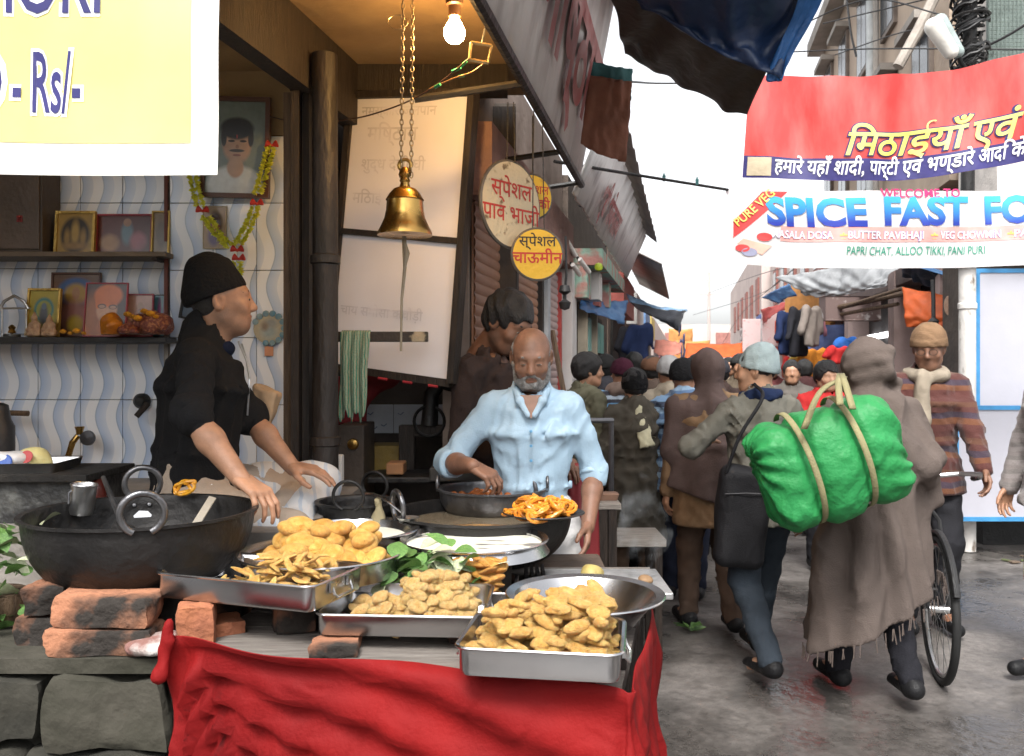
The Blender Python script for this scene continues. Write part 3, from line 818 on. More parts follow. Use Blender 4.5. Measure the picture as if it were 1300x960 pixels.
# ------------------------------------------------------------------ sweet shop shell
shop = thing('sweet_shop', 'open fronted sweet shop with wavy blue tiles and ochre ceiling', 'shop', (-1.6, 3.6, 0))
def tile_mesh(wd, ht):
    bm = bmesh.new(); bmesh.ops.create_cube(bm, size=1)
    for q in bm.verts: q.co = V((q.co.x * wd, q.co.y * .012, q.co.z * ht))
    bmesh.ops.bevel(bm, geom=[e for e in bm.edges], offset=.0016, segments=1, affect='EDGES')
    me = bpy.data.meshes.new('tile'); bm.to_mesh(me); bm.free(); me.materials.append(TILE); return me
def tiles(wall, x0, x1, z0, z1, y, tw=.2, thh=.31, xoff=0):
    base = V(shop.location); cache = {}
    x = x0 - xoff
    while x < x1 - .01:
        a, b = max(x, x0), min(x + tw, x1)
        z = z1
        while z > z0 + .01:
            c, dn = z, max(z - thh, z0)
            key = (round(b - a, 3), round(c - dn, 3))
            if key not in cache: cache[key] = tile_mesh(b - a - .003, c - dn - .003)
            o = link_mesh('tile', cache[key], wall); o.location = V(((a + b) / 2, y, (c + dn) / 2)) - base
            z -= thh
        x += tw
wl = MB().box((-3.4, 4.112, 0), (-1.615, 4.3, 2.95)).build('back_wall', GROUT, shop)
tiles(wl, -2.61, -1.617, .74, 2.60, 4.10, xoff=.03)
wp = MB().box((-1.612, 4.012, 0), (-1.0, 4.3, 2.95)).box((-1.604, 4.0, .7), (-1.588, 4.012, 2.5)).build('tiled_pilaster', GROUT, shop)
tiles(wp, -1.578, -1.03, .72, 2.58, 4.0)
MB().box((-1.602, 4.0, 2.585), (-1.005, 4.012, 2.95)).build('plaster_band', PLASTER, shop)
MB().box((-1.600, 3.985, 1.66), (-1.585, 3.999, 2.46)).build('edge_strip', mat('red_brown_trim', (.12, .035, .025), .6), shop)
# ceiling and beams (parallel with the street)
c0 = 2.88
def sk(x, y, y0=3.4): return x + .2 * (y - y0)
cl = MB().hexa([V((-3.4, 1.95, c0)), V((sk(.12, 1.95), 1.95, c0)), V((sk(.12, 4.35), 4.35, c0)), V((-3.4, 4.35, c0))], [V((-3.4, 1.95, c0 + .15)), V((sk(.12, 1.95), 1.95, c0 + .15)), V((sk(.12, 4.35), 4.35, c0 + .15)), V((-3.4, 4.35, c0 + .15))]).build('ceiling', CEIL, shop)
def skbeam(name, x0, x1, z0, z1, ya, yb, m=WOOD_D):
    return MB().hexa([V((sk(x0, ya), ya, z0)), V((sk(x1, ya), ya, z0)), V((sk(x1, yb), yb, z0)), V((sk(x0, yb), yb, z0))], [V((sk(x0, ya), ya, z1)), V((sk(x1, ya), ya, z1)), V((sk(x1, yb), yb, z1)), V((sk(x0, yb), yb, z1))]).build(name, m, shop)
skbeam('beam', -.87, -.79, 2.60, 2.73, 2.1, 4.0)
skbeam('beam', -.865, -.795, 2.731, 2.879, 2.1, 4.0)
MB().box((-1.0, 3.9, 2.76), (-.02, 4.02, 2.878)).build('lintel', WOOD_D, shop)
# pillar group
pl = MB().tube([P(413, 640, 3.4), P(413, 460, 3.4), P(413, 330, 3.4), P(412, 70, 3.4)], [.052, .05, .05, .05], n=20)
for yy in (330, 560): pl.lathe([(.050, -.02), (.059, -.015), (.059, .015), (.050, .02)], c=P(413, yy, 3.4), n=20)
pl.build('pillar', mat('sooty_pillar', (.009, .007, .006), .55, col2=(.028, .020, .016), vs=8, bump=.5, bs=30, stretch=(1, 1, .35)), shop, True)
pz = pl.v
MB().box((-.815, 3.37, 0), (-.66, 3.43, .98)).build('pillar_base', CONC, shop)
MB().box((-.868, 3.40, 0), (-.838, 3.46, 2.60)).build('door_jamb', WOOD_D, shop)
MB().box((-.905, 3.43, 0), (-.874, 3.47, 2.60)).build('door_jamb', WOOD_M, shop)
MB().box((-.832, 3.44, 0), (-.806, 3.50, 2.60)).build('door_jamb', WOOD_D, shop)
# back room behind the hanging board
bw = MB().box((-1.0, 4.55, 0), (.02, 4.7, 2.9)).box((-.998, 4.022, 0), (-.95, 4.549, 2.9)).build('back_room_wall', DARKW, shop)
base = V(shop.location); tm = tile_mesh(.155, .15); BT = mat('pale_blue_tile', (.52, .56, .62), .25, col2=(.62, .66, .72), vs=6, rv=.05)
tm.materials.clear(); tm.materials.append(BT)
for i in range(3):
    o = link_mesh('tile', tm, bw); o.location = V((-.70 + .158 * i, 4.54, 1.245)) - base
    m = MB()
    for (a, b) in ((-.04, .03), (.03, -.03), (-.02, -.045)):
        m.tube([V((-.70 + .158 * i + a - .015, 4.532, 1.245 + b)), V((-.70 + .158 * i + a, 4.532, 1.237 + b)), V((-.70 + .158 * i + a + .015, 4.532, 1.25 + b))], .003, n=5)
    m.build('tile_motif', mat('motif_blue', (.16, .22, .34), .4), bw)
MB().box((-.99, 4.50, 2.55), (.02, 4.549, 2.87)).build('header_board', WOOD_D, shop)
def roughbox(name, dim, m, seed, amp=.0055, cuts=6):
    bm = bmesh.new(); bmesh.ops.create_cube(bm, size=1); bmesh.ops.subdivide_edges(bm, edges=bm.edges[:], cuts=cuts, use_grid_fill=True)
    wf = wrinkle(amp, .10 / amp, seed, st=(1, 1, 1)); nz = wrinkle(amp * .5, .45 / amp, seed + 3, st=(1, 1, 1))
    for q in bm.verts:
        p = V((q.co.x * dim[0], q.co.y * dim[1], q.co.z * dim[2])); e = sum(1 for a in (q.co.x, q.co.y, q.co.z) if abs(a) > .49)
        if e >= 2: p *= (.965 if e == 2 else .93)
        q.co = p + p.normalized() * (float(wf(p.x, p.y, p.z)) + float(nz(p.x, p.y, p.z)))
    me = bpy.data.meshes.new(name); bm.to_mesh(me); bm.free(); me.materials.append(m); me.polygons.foreach_set('use_smooth', [True] * len(me.polygons))
    o = link_mesh(name, me); autosm(o, 50); return o
# raised floor, stone plinth and counter slab
STONE = mat('mossy_stone', (.024, .023, .014), .9, col2=(.055, .05, .038), vs=8, bump=.7, bs=16)
STONED = mat('dark_damp_stone', (.010, .010, .007), .9, col2=(.038, .035, .026), vs=9, bump=.8, bs=14)
MB().box((-3.3, 2.0, 0), (-2.95, 4.11, 2.879)).build('unseen_side_wall', PLASTER, shop)  # out-of-view wall, added to keep daylight off the shop interior
MB().box((-3.3, 2.72, 0), (-.66, 4.11, .99)).build('raised_floor', CONC, shop)
plinth = thing('stone_plinth', 'damp mossy stone plinth under the black cauldron', 'plinth', (-1.4, 2.3, 0))
MB().box((-3.2, 2.16, 0), (-.80, 2.72, .765)).build('core', STONED, plinth)
rr = random.Random(5)
z = 0.0
for row, hh in enumerate((.2, .19, .19, .18)):
    x = -2.7 + rr.uniform(-.1, 0)
    while x < -.86:
        wd = rr.uniform(.24, .42); x1 = min(x + wd, -.82)
        yy = 2.075 + rr.uniform(-.02, .02); o = roughbox('stone', (x1 - x - .008, .14, hh - .008), (STONE, STONED, STONED, STONED)[rr.randrange(4)], rr.randrange(99), .018); o.parent = plinth; o.location = V(((x + x1) / 2, yy + .07, z + hh / 2)) - V(plinth.location); x = x1
    z += hh
MB().box((-2.9, 2.10, .764), (-.82, 2.73, .80)).build('slab', STONE, plinth)
# shelves with the household shrine
MB().box((-3.3, 3.87, 1.622), (-1.545, 4.093, 1.648), bev=.004).build('shelf', BLACKP, shop)
MB().box((-3.3, 3.90, 2.012), (-1.56, 4.093, 2.034), bev=.003).build('shelf', mat('shelf_wood', (.13, .10, .07), .6, bump=.2), shop)
MB().box((-1.62, 3.9, 1.995), (-1.60, 4.0, 2.008)).build('shelf_bracket', WOOD_D, shop)

def picture(name, label, x0, y0, x1, y1, Y, fm, shapes, basec, fw=.018, tilt=0, roll=0, group=None, cat='picture', thick=.02):
    a, b = P(x0, y1, Y), P(x1, y0, Y); wd, ht = b.x - a.x, b.z - a.z
    r = thing(name, label, cat, ((a.x + b.x) / 2, Y, a.z), group); L = V(r.location)
    o = lambda x, y, z: L + V((x, y, z))
    m = MB()
    m.box(o(-wd / 2, -thick, 0), o(-wd / 2 + fw, 0, ht)).box(o(wd / 2 - fw, -thick, 0), o(wd / 2, 0, ht)).box(o(-wd / 2 + fw, -thick, 0), o(wd / 2 - fw, 0, fw)).box(o(-wd / 2 + fw, -thick, ht - fw), o(wd / 2 - fw, 0, ht))
    m.build('frame', fm, r)
    sc = lambda s: ((s[0] - .5) * wd, s[1] * ht, s[2] * wd, s[3] * ht) + tuple(s[4:])
    MB().box(o(-wd / 2 + fw, -thick * .55, fw), o(wd / 2 - fw, -.002, ht - fw)).build('print', painting(name + '_print', basec, [sc(s) for s in shapes], rough=.25), r)
    r.rotation_euler = (R(-tilt), R(roll), 0)
    return r
BRF = mat('brown_frame', (.10, .04, .025), .4, bump=.1); GOLDF = mat('gold_frame', (.45, .30, .08), .35, .7, bump=.3, bs=50); BLF = mat('black_frame', (.012, .012, .014), .35, bump=0); REDF = mat('red_frame', (.28, .03, .05), .4, bump=.1)
skp = (.55, .34, .22)
picture('portrait_picture', 'framed portrait of a moustached man in white shirt, hung with garland', 256, 126, 343, 252, 3.96, BRF,
        [(.5, .1, .42, .22, (.70, .76, .80), .1), (.5, .30, .12, .10, skp), (.52, .53, .205, .185, skp), (.52, .69, .24, .11, (.015, .013, .012)), (.33, .60, .04, .09, (.015, .013, .012)), (.72, .60, .04, .09, (.02, .015, .012)), (.44, .565, .05, .012, (.03, .02, .015)), (.61, .565, .05, .012, (.03, .02, .015)), (.52, .47, .11, .016, (.03, .02, .015)), (.52, .425, .06, .012, (.28, .11, .08)), (.52, .61, .012, .02, (.4, .04, .03)), (.525, .51, .025, .02, (.33, .18, .11))], (.20, .25, .22), fw=.02, tilt=-2, roll=1.5, thick=.03)
picture('shrine_picture', 'gold framed temple relief on the upper shelf', 70, 268, 121, 324, 3.99, GOLDF, [(.5, .45, .36, .42, (.03, .022, .012)), (.5, .5, .10, .28, (.40, .27, .07), .4), (.3, .38, .07, .2, (.30, .19, .05), .5), (.7, .38, .07, .2, (.30, .19, .05), .5), (.5, .2, .3, .08, (.28, .17, .05), .5)], (.38, .25, .06), fw=.012, tilt=6, group='shrine pictures')
picture('shrine_picture', 'wide dark red picture with pale figures on the upper shelf', 122, 272, 194, 325, 4.02, REDF, [(.25, .3, .16, .2, (.35, .22, .12), .3), (.55, .55, .10, .28, (.12, .22, .30), .3), (.55, .8, .07, .1, (.35, .2, .13)), (.75, .35, .14, .22, (.36, .12, .16), .3)], (.10, .03, .03), fw=.008, tilt=5, group='shrine pictures')
picture('shrine_picture', 'narrow brown framed picture at the upper shelf end', 193, 268, 216, 326, 3.99, GOLDF, [(.5, .5, .3, .35, (.10, .07, .04), .3)], (.22, .15, .07), fw=.007, tilt=5, group='shrine pictures')
picture('shrine_picture', 'tall blue and gold picture behind the others on the lower shelf', 65, 346, 127, 428, 4.06, BRF, [(.5, .70, .38, .22, (.05, .12, .30)), (.5, .66, .24, .17, (.42, .28, .08), .2), (.5, .68, .08, .1, (.40, .22, .12)), (.5, .35, .35, .22, (.36, .15, .12), .4), (.5, .2, .16, .13, (.5, .33, .04), .3)], (.16, .09, .06), fw=.008, tilt=4, group='shrine pictures')
picture('shrine_picture', 'gilt framed picture of a blue figure in a round halo', 34, 366, 76, 428, 3.98, GOLDF, [(.5, .56, .30, .25, (.06, .22, .26)), (.5, .56, .23, .19, (.32, .34, .10)), (.5, .45, .13, .22, (.10, .12, .16), .3), (.5, .63, .07, .07, (.14, .2, .28))], (.42, .36, .08), fw=.010, tilt=7, group='shrine pictures')
orng = (.55, .14, .02)
picture('guru_portrait', 'colour portrait of a smiling man in orange turban and glasses', 106, 358, 160, 428, 3.93, REDF,
        [(.45, .08, .5, .24, orng), (.2, .38, .22, .4, (.30, .10, .03), .4), (.52, .50, .24, .24, (.50, .28, .18)), (.54, .76, .33, .21, orng), (.30, .66, .06, .14, orng), (.40, .565, .10, .045, (.03, .02, .02)), (.40, .56, .075, .03, (.42, .24, .16)), (.66, .55, .10, .045, (.03, .02, .02)), (.66, .545, .075, .03, (.42, .24, .16)), (.56, .40, .10, .025, (.62, .58, .52)), (.55, .48, .04, .035, (.56, .32, .21)), (.56, .35, .10, .015, (.3, .12, .09))], (.05, .025, .025), fw=.005, tilt=8, group='shrine pictures', thick=.012)
picture('shrine_picture', 'small pinkish picture of a seated figure in red frame', 160, 373, 194, 428, 3.98, REDF, [(.5, .45, .18, .3, (.35, .2, .15), .3), (.5, .72, .11, .09, (.4, .25, .18)), (.5, .6, .1, .05, (.3, .18, .14))], (.50, .30, .24), fw=.006, tilt=6, group='shrine pictures', thick=.012)
picture('shrine_picture', 'small turquoise and purple picture by the shelf end', 194, 374, 213, 428, 4.02, BLF, [(.4, .5, .14, .4, (.35, .10, .28), .4), (.75, .5, .12, .4, (.3, .12, .3), .4)], (.14, .32, .38), fw=.004, tilt=5, group='shrine pictures', thick=.01)
picture('tilted_picture', 'pink black framed picture hanging askew behind the black cap', 228, 343, 266, 407, 3.97, BLF, [(.6, .35, .3, .25, (.30, .04, .06), .4), (.65, .55, .12, .14, (.36, .16, .13), .3), (.4, .15, .6, .2, (.12, .16, .22), .4)], (.42, .22, .27), fw=.010, roll=11, tilt=-2)
picture('sticker_picture', 'small colourful figure cutout behind the flower garland', 258, 262, 288, 316, 3.985, mat('cutout_edge', (.45, .36, .22), .6), [(.55, .62, .26, .26, (.10, .06, .05), .3), (.45, .3, .25, .24, (.16, .12, .26), .3), (.5, .5, .2, .1, (.45, .05, .06), .3)], (.45, .33, .22), fw=.004, thick=.006)
# round blue and cream wall medallion with little tag
med = thing('wall_medallion', 'round cream and blue medallion stuck on the tiles', 'ornament', P(342, 438, 3.985))
mm = Matrix.Translation(P(342, 417, 3.985)) @ Matrix.Rotation(PI / 2, 4, 'X')
MB().lathe([(0, 0), (.072, 0), (.072, .006), (0, .007)], n=28, M=mm).build('disc', painting('medallion_print', (.45, .40, .28), [(0, .075, .055, .055, (.55, .48, .34), .3), (0, .06, .035, .03, (.35, .42, .42), .5), (.01, .10, .03, .02, (.3, .32, .3), .5), (-.02, .085, .016, .02, (.28, .22, .16), .5)], .5, 60), med)
m = MB()
for k in range(14):
    if k in (7, 8, 9): continue
    a = k / 14 * 2 * PI
    m.lathe([(0, 0), (.016, 0), (.014, .009), (0, .011)], n=8, M=Matrix.Translation(P(342, 417, 3.985) + V((math.cos(a) * .069, -.001, math.sin(a) * .069))) @ Matrix.Rotation(PI / 2, 4, 'X'))
m.build('scalloped_rim', mat('medallion_blue', (.07, .22, .34), .5, col2=(.25, .33, .33), vs=30), med)
MB().box(P(337, 452, 3.985) - V((.003, .004, 0)), P(347, 440, 3.985)).build('tag', mat('orange_tag', (.55, .25, .14), .6), med)

# silver swing, idols, cloth and flowers on the lower shelf
zs = 1.649
sw = thing('shrine_swing', 'little silver swing frame on the lower shelf', 'shrine ornament', (P(18, 428, 3.95).x, 3.95, zs)); c = V(sw.location)
MB().tube([c + V((-.065, 0, .13)), c + V((-.045, 0, .165)), c + V((0, 0, .19)), c + V((.045, 0, .165)), c + V((.065, 0, .13))], .007, n=8).build('arch', STEEL2, sw, True)
m = MB()
for x in (-.055, .055): m.tube([c + V((x, 0, 0)), c + V((x, 0, .135))], .0045, n=8)
m.tube([c + V((-.075, 0, .133)), c + V((.075, 0, .133))], .0045, n=8)
m.build('posts', STEEL2, sw, True)
MB().lathe([(0, 0), (.035, 0), (.038, .01), (.02, .012), (0, .012)], c=c + V((-.01, 0, .003)), n=20).build('seat', STEEL2, sw, True)
MB().lathe([(0, 0), (.018, .005), (.012, .02), (.016, .03), (.008, .04), (0, .043)], c=c + V((-.01, 0, .016)), n=14).build('figure', BRASS, sw, True)
IDOL = mat('terracotta_figurine', (.32, .19, .13), .5, col2=(.45, .30, .18), vs=60, bump=.6, bs=90)
for q, (xx, hh) in enumerate(((44, .105), (63, .095))):
    c = V((P(xx, 428, 3.93).x, 3.93, zs)); S = SDF(.005)
    S.ell(c + V((0, 0, .02)), (.034, .028, .022), k=.01); S.ell(c + V((0, 0, .05)), (.022, .018, .026), k=.012); S.ell(c + V((0, -.002, hh - .018)), (.014, .014, .017), k=.006); S.cone(c + V((0, 0, hh)), c + V((0, 0, hh + .012)), .007, .002, k=.006)
    for s in (-1, 1): S.cone(c + V((s * .02, 0, .06)), c + V((s * .027, -.012, .032)), .007, .007, k=.006); S.ell(c + V((s * .018, -.014, .012)), (.016, .012, .010), k=.006)
    v, f = S.mesh(); tag(mesh_from('figurine', v, f, IDOL, None, True), ('taller', 'shorter')[q] + ' terracotta seated figurine on the lower shelf', 'figurine', 'figurines on the shrine shelf')
def lump(name, c, r, m, label, cat, group=None, amp=.012, fr=40, seed=0, res=.006):
    S = SDF(res); S.ell(c, r, k=.01); S.disp = wrinkle(amp, fr, seed, st=(1, 1, 1)); S.clip((c[0], c[1], c[2] - r[2] * .75), (0, 0, -1)); v, f = S.mesh()
    return tag(mesh_from(name, v, f, m, None, True), label, cat, group)
SAT = mat('orange_satin', (.55, .20, .015), .35, col2=(.30, .09, .01), vs=30, bump=.3); MAR = mat('maroon_sequin_cloth', (.14, .03, .02), .4, col2=(.34, .14, .06), vs=90, thr=(.5, .62), bump=.5, bs=120)
lump('satin_cloth', P(141, 412, 3.84) + V((0, 0, -.008)), (.048, .05, .052), SAT, 'crumpled orange satin cloth below the turban portrait', 'cloth', seed=4, amp=.007)
lump('sequin_cloth', P(196, 410, 3.86) + V((0, 0, -.01)), (.085, .055, .055), MAR, 'maroon sequined cloth spilling over the shelf end', 'cloth', seed=7, amp=.009)
lump('sequin_cloth', P(166, 416, 3.84) + V((0, 0, -.008)), (.05, .04, .028), MAR, 'low maroon sequined cloth beside orange satin', 'cloth', seed=9, amp=.006)
MGO = mat('marigold', (.55, .17, .01), .7, col2=(.65, .36, .02), vs=60, bump=.8, bs=160, rv=.25)
bm = bmesh.new(); bmesh.ops.create_icosphere(bm, subdivisions=3, radius=.016)
for q in bm.verts: q.co *= 1 + .16 * math.sin(q.co.x * 900 + q.co.y * 700) * math.sin(q.co.z * 800); q.co.z *= .7
mgm = bpy.data.meshes.new('marigold'); bm.to_mesh(mgm); bm.free(); mgm.materials.append(MGO)
for i, (xx, yy, sc_) in enumerate(((80, 421, .9), (97, 420, 1.0), (89, 423, .7), (106, 423, .7), (162, 399, 1.1), (175, 404, 1.2), (183, 395, 1.0), (191, 398, 1.2), (169, 402, .9), (198, 402, .8))):
    o = link_mesh('marigold', mgm); o.location = P(xx, yy, 3.82); o.scale = (sc_,) * 3
    tag(o, 'small orange marigold head lying in front of the shrine pictures' if i < 4 else 'small yellow marigold head heaped on maroon sequined cloth', 'flower', 'marigolds on the shrine shelf')
cb = thing('wall_cabinet', 'dark brown cupboard above the shrine shelf', 'cupboard', (-2.45, 3.96, 2.034)); c = V(cb.location)
MB().box((-2.75, 3.93, 2.034), (-2.13, 4.09, 2.42), bev=.004).build('carcass', mat('cupboard_brown', (.055, .04, .03), .5, bump=.15), cb)
for x in (-2.72, -2.42): MB().box((x, 3.92, 2.05), (x + .28, 3.929, 2.40)).build('door', mat('cupboard_door', (.085, .065, .052), .4, bump=.1), cb)
m = MB()
for (dx, dz) in ((0, 0), (.014, 0), (0, .016), (.014, .016), (.007, .008)): m.box((-2.24 + dx, 3.917, 2.17 + dz), (-2.228 + dx, 3.9195, 2.183 + dz))
m.build('red_mark', mat('red_mark', (.22, .02, .02), .6), cb)

# flower garland over the portrait
gl = thing('flower_garland', 'yellow green flower garland with red bows hung over the portrait', 'garland', P(302, 345, 3.9))
YGF = mat('yellow_green_petals', (.66, .68, .03), .6, col2=(.80, .80, .12), vs=50, bump=.3, trans=.2)
REDR = mat('red_ribbon', (.50, .03, .02), .5, bump=.2)
def strand(pts, per=9, seed=0):
    g = random.Random(seed); vs = []; fs = []; m = MB()
    q = [P(*p) for p in pts]; L = sum((q[i + 1] - q[i]).length for i in range(len(q) - 1)); n = int(L / .0075)
    for i in range(n + 1):
        c = cat1(q, i / n)
        for k in range(per):
            a = 2 * PI * (k + g.random() * .7) / per
            dr = V((math.cos(a), math.sin(a) * .8 - .0, g.uniform(-.5, .6))).normalized()
            if dr.y > .6: continue
            t = dr.cross(V((g.uniform(-1, 1), g.uniform(-1, 1), g.uniform(-1, 1)))).normalized(); b = dr.cross(t)
            o = c + dr * .006; e = c + dr * g.uniform(.024, .034); wd = g.uniform(.007, .011)
            k0 = len(m.v); m.add([o, (o + e) / 2 + t * wd + b * .003, e, (o + e) / 2 - t * wd + b * .003], [(0, 1, 2, 3)])
    m.build('flower_strand', YGF, gl, False)
strand([(245, 224, 3.9), (248, 240, 3.9), (254, 262, 3.9)], seed=1)
strand([(262, 276, 3.9), (276, 297, 3.9), (293, 313, 3.9)], seed=2)
strand([(343, 190, 3.9), (336, 215, 3.9), (327, 245, 3.9)], seed=3)
strand([(324, 264, 3.9), (315, 288, 3.9), (301, 312, 3.9)], seed=4)
strand([(301, 335, 3.9), (301, 344, 3.9), (302, 348, 3.9)], seed=5, per=13)
for (x, y) in ((257, 268), (345, 185), (326, 259), (301, 318), (303, 329)):
    c = P(x, y, 3.89); m = MB()
    for s in (-1, 1):
        m.lathe([(.003, 0), (.014, .018), (.017, .026), (.013, .028), (.004, .004)], n=9, M=Matrix.Translation(c) @ Matrix.Rotation(s * 1.2, 4, 'Y'), sy=.7)
    m.lathe([(0, -.007), (.008, -.004), (.008, .004), (0, .007)], c=c, n=8)
    m.build('ribbon_bow', REDR, gl, True)

# plumbing and knobs on the tiles
tp = thing('brass_tap', 'brass pipe tap with round wheel against the tiles', 'tap', P(80, 600, 4.0))
MB().tube([P(78, 606, 3.98), P(88, 575, 3.98), P(92, 562, 3.98), P(99, 553, 3.99)], [.013, .013, .014, .013], n=12).build('pipe', BRASS, tp, True)
MB().lathe([(0, 0), (.014, 0), (.016, .02), (.022, .036), (.020, .038), (0, .036)], c=P(101, 552, 3.985), n=16).build('spout_cup', BRASS, tp, True)
MB().lathe([(0, 0), (.03, 0), (.035, .008), (.033, .02), (0, .024)], n=24, M=Matrix.Translation(P(113, 556, 3.98)) @ Matrix.Rotation(PI / 2, 4, 'X')).build('wheel', mat('dull_metal', (.12, .12, .13), .35, .9), tp, True)
kn = thing('wall_valve', 'dark iron valve with slanting handle on the tiled wall', 'valve', P(181, 530, 4.08))
MB().lathe([(0, 0), (.036, 0), (.036, .03), (.02, .05), (0, .05)], n=18, M=Matrix.Translation(P(182, 509, 4.09)) @ Matrix.Rotation(PI / 2, 4, 'X')).build('valve_body', IRON, kn, True)
MB().tube([P(188, 512, 4.03), P(173, 529, 4.01)], .014, n=10).build('valve_handle', WOOD_D, kn, True)
pr = thing('wooden_peg_rail', 'short wooden rail on brackets at the tiled wall', 'rail', P(20, 530, 3.99))
MB().tube([P(-40, 523, 3.99), P(36, 525, 3.99)], .013, n=10).build('rail', WOOD_M, pr, True)
MB().box(P(-30, 535, 4.08), P(-26, 520, 3.985)).build('bracket', WOOD_D, pr)
# ------------------------------------------------------------------ front price banner
pb = thing('price_banner', 'bright yellow price banner with white border and navy lettering', 'banner', P(140, 224, 2.0))
YB, ZB0 = 2.0, P(0, 222, 2.0).z
XB1 = P(276, 222, 2.0).x
def pbf(u, v, l):          # u leftwards from right edge = negative
    return V((XB1 + u + .012 * v, YB + .006 * math.sin(u * 9) + .004 * math.sin(v * 15 + u * 4) - l, ZB0 + v + .004 * math.sin(u * 7)))
WB = mat('white_flex', (.84, .84, .82), .45, var=.04, bump=.04, bs=10, trans=.35)
YBM = mat('yellow_flex_print', (.88, .82, .26), .45, col2=(.88, .84, .36), vs=3, bump=.03, bs=10, trans=.35)
NAVY = mat('navy_print', (.014, .012, .12), .5, bump=0); WHP = mat('white_print', (.85, .85, .84), .5, bump=0)
def pgrid(name, u0, u1, v0, v1, l, m, par, nu=36, nv=24, fn=pbf):
    vs = [fn(u0 + (u1 - u0) * i / nu, v0 + (v1 - v0) * j / nv, l) for j in range(nv + 1) for i in range(nu + 1)]
    fs = [(j * (nu + 1) + i, j * (nu + 1) + i + 1, (j + 1) * (nu + 1) + i + 1, (j + 1) * (nu + 1) + i) for j in range(nv) for i in range(nu)]
    return mesh_from(name, vs, fs, m, par, True)
pgrid('cloth', -1.15, .0, 0, .80, 0, WB, pb)
pgrid('yellow_print', -1.11, -.062, .075, .76, .0015, YBM, pb)
for (bd, l, m) in ((.050, .003, WHP), (.010, .0045, NAVY)):
    lettering('- Rs/-', .20, m, pbf, pb, bold=bd, x=-.478 if bd < .03 else -.486, y=.147, off=l, fit=.160 if bd < .03 else .176, cut=.1)
    lettering('70', .20, m, pbf, pb, bold=bd, x=-.500 if bd < .03 else -.494, y=.147, off=l, cut=.1, width=.9, align='RIGHT')
    lettering('KACHORI', .20, m, pbf, pb, bold=bd, x=-.805, y=.375, off=l, fit=.535, cut=.1)

# ------------------------------------------------------------------ bell, chain, bulb, wiring
bell = thing('brass_bell', 'big brass temple bell hanging on a double chain', 'bell', P(514, 300, 2.9)); c = P(514, 298, 2.9)
MB().lathe([(.080, .0), (.092, -.003), (.0905, .008), (.080, .028), (.068, .055), (.062, .085), (.060, .112), (.064, .116), (.060, .122), (.052, .136), (.038, .152), (.018, .160), (.014, .175), (0, .176)], c=c, n=48).build('bell_body', BRASS, bell, True)
MB().lathe([(.0, .04), (.070, .02), (.080, -.001), (.0, .0)], c=c + V((0, 0, .004)), n=40).build('bell_inside', mat('dark_brass', (.06, .035, .012), .5, .8), bell, True)
MB().lathe([(.012, .170), (.018, .180), (.014, .190), (.022, .200), (.017, .215), (.010, .225), (0, .226)], c=c, n=24).build('crown', BRASS, bell, True)
MB().tube([c + V((0.02 * math.cos(a), 0, .232 + .020 * math.sin(a))) for a in [i / 16 * 2 * PI for i in range(16)]], .006, n=8, closed=True).build('loop', BRASS, bell, True)
lk = MB(); lk.tube([V((.0055 * math.cos(a), 0, .011 * math.sin(a))) for a in [i / 12 * 2 * PI for i in range(12)]], .0022, n=6, closed=True)
la, lb = lk.build('chain_link', CHAINM, bell, True, loc=(0, 0, 0)), None
n = 0
for (xt, xb) in ((512, 509), (524, 522)):
    a, b = P(xb, 222, 2.9), P(xt, -25, 2.9); k = int((b - a).length / .0175)
    for i in range(k):
        o = la if n == 0 else link_mesh('chain_link', la.data, bell)
        o.location = a + (b - a) * (i / k) - V(bell.location); o.rotation_euler = (0, 0, (i % 2) * PI / 2 + .3); n += 1
MB().tube([P(513, 300, 2.9), P(514, 340, 2.9), P(510, 380, 2.9), P(509, 446, 2.9)], [.008, .006, .0045, .004], n=8).build('clapper_rope', mat('rope', (.20, .16, .11), .9), bell, True)
MB().tube([P(513, 306, 2.89), P(517, 322, 2.89), P(513, 345, 2.89)], [.006, .009, .003], n=8).build('rope_knot', mat('rope', (.20, .16, .11), .9), bell, True)
hk = thing('ceiling_hook', 'iron hook and wire ring fixed in the ochre ceiling', 'hook', P(520, 20, 2.9))
MB().tube([V((P(519, 0, 2.9).x, 2.9, c0 - .001)), P(519, -22, 2.9)], .009, n=8).tube([P(519, -22, 2.9) + V((.02 * math.cos(a), 0, .02 * math.sin(a))) for a in [i / 12 * 2 * PI for i in range(12)]], .005, n=6, closed=True).build('hook', IRON, hk, True)
MB().tube([P(505, 28, 2.9) + V((.034 * math.cos(a), .01 * math.sin(a), .028 * math.sin(a))) for a in [i / 20 * 2 * PI for i in range(20)]], .0018, n=5, closed=True).build('wire_ring', CHAINM, hk, True)

bulb = thing('light_bulb', 'glowing clear light bulb in a brown holder', 'light bulb', P(577, 62, 2.95)); c = P(577, 40, 2.95)
GL = mat('lit_bulb_glass', (1, .85, .5), .2, bump=0, emit=(1, .58, .20, 170))
MB().lathe([(0, -.040), (.018, -.037), (.031, -.026), (.036, -.008), (.034, .008), (.025, .026), (.017, .040), (.015, .052), (0, .053)], c=c, n=32).build('glass', GL, bulb, True)
MB().lathe([(.016, .046), (.021, .05), (.021, .085), (.030, .09), (.030, c0 - c.z - .001), (0, c0 - c.z - .001)], c=c, n=24).build('holder', mat('bakelite', (.09, .04, .02), .4), bulb, True)
jb = thing('wire_clip', 'small brass terminal frame dangling on bare wires', 'electrical fitting', P(611, 82, 2.92)); m = MB()
for (a, b) in (((598, 54), (596, 76)), ((596, 76), (620, 80)), ((620, 80), (624, 58)), ((624, 58), (598, 54))): m.tube([P(*a, 2.92), P(*b, 2.92)], .006, n=6)
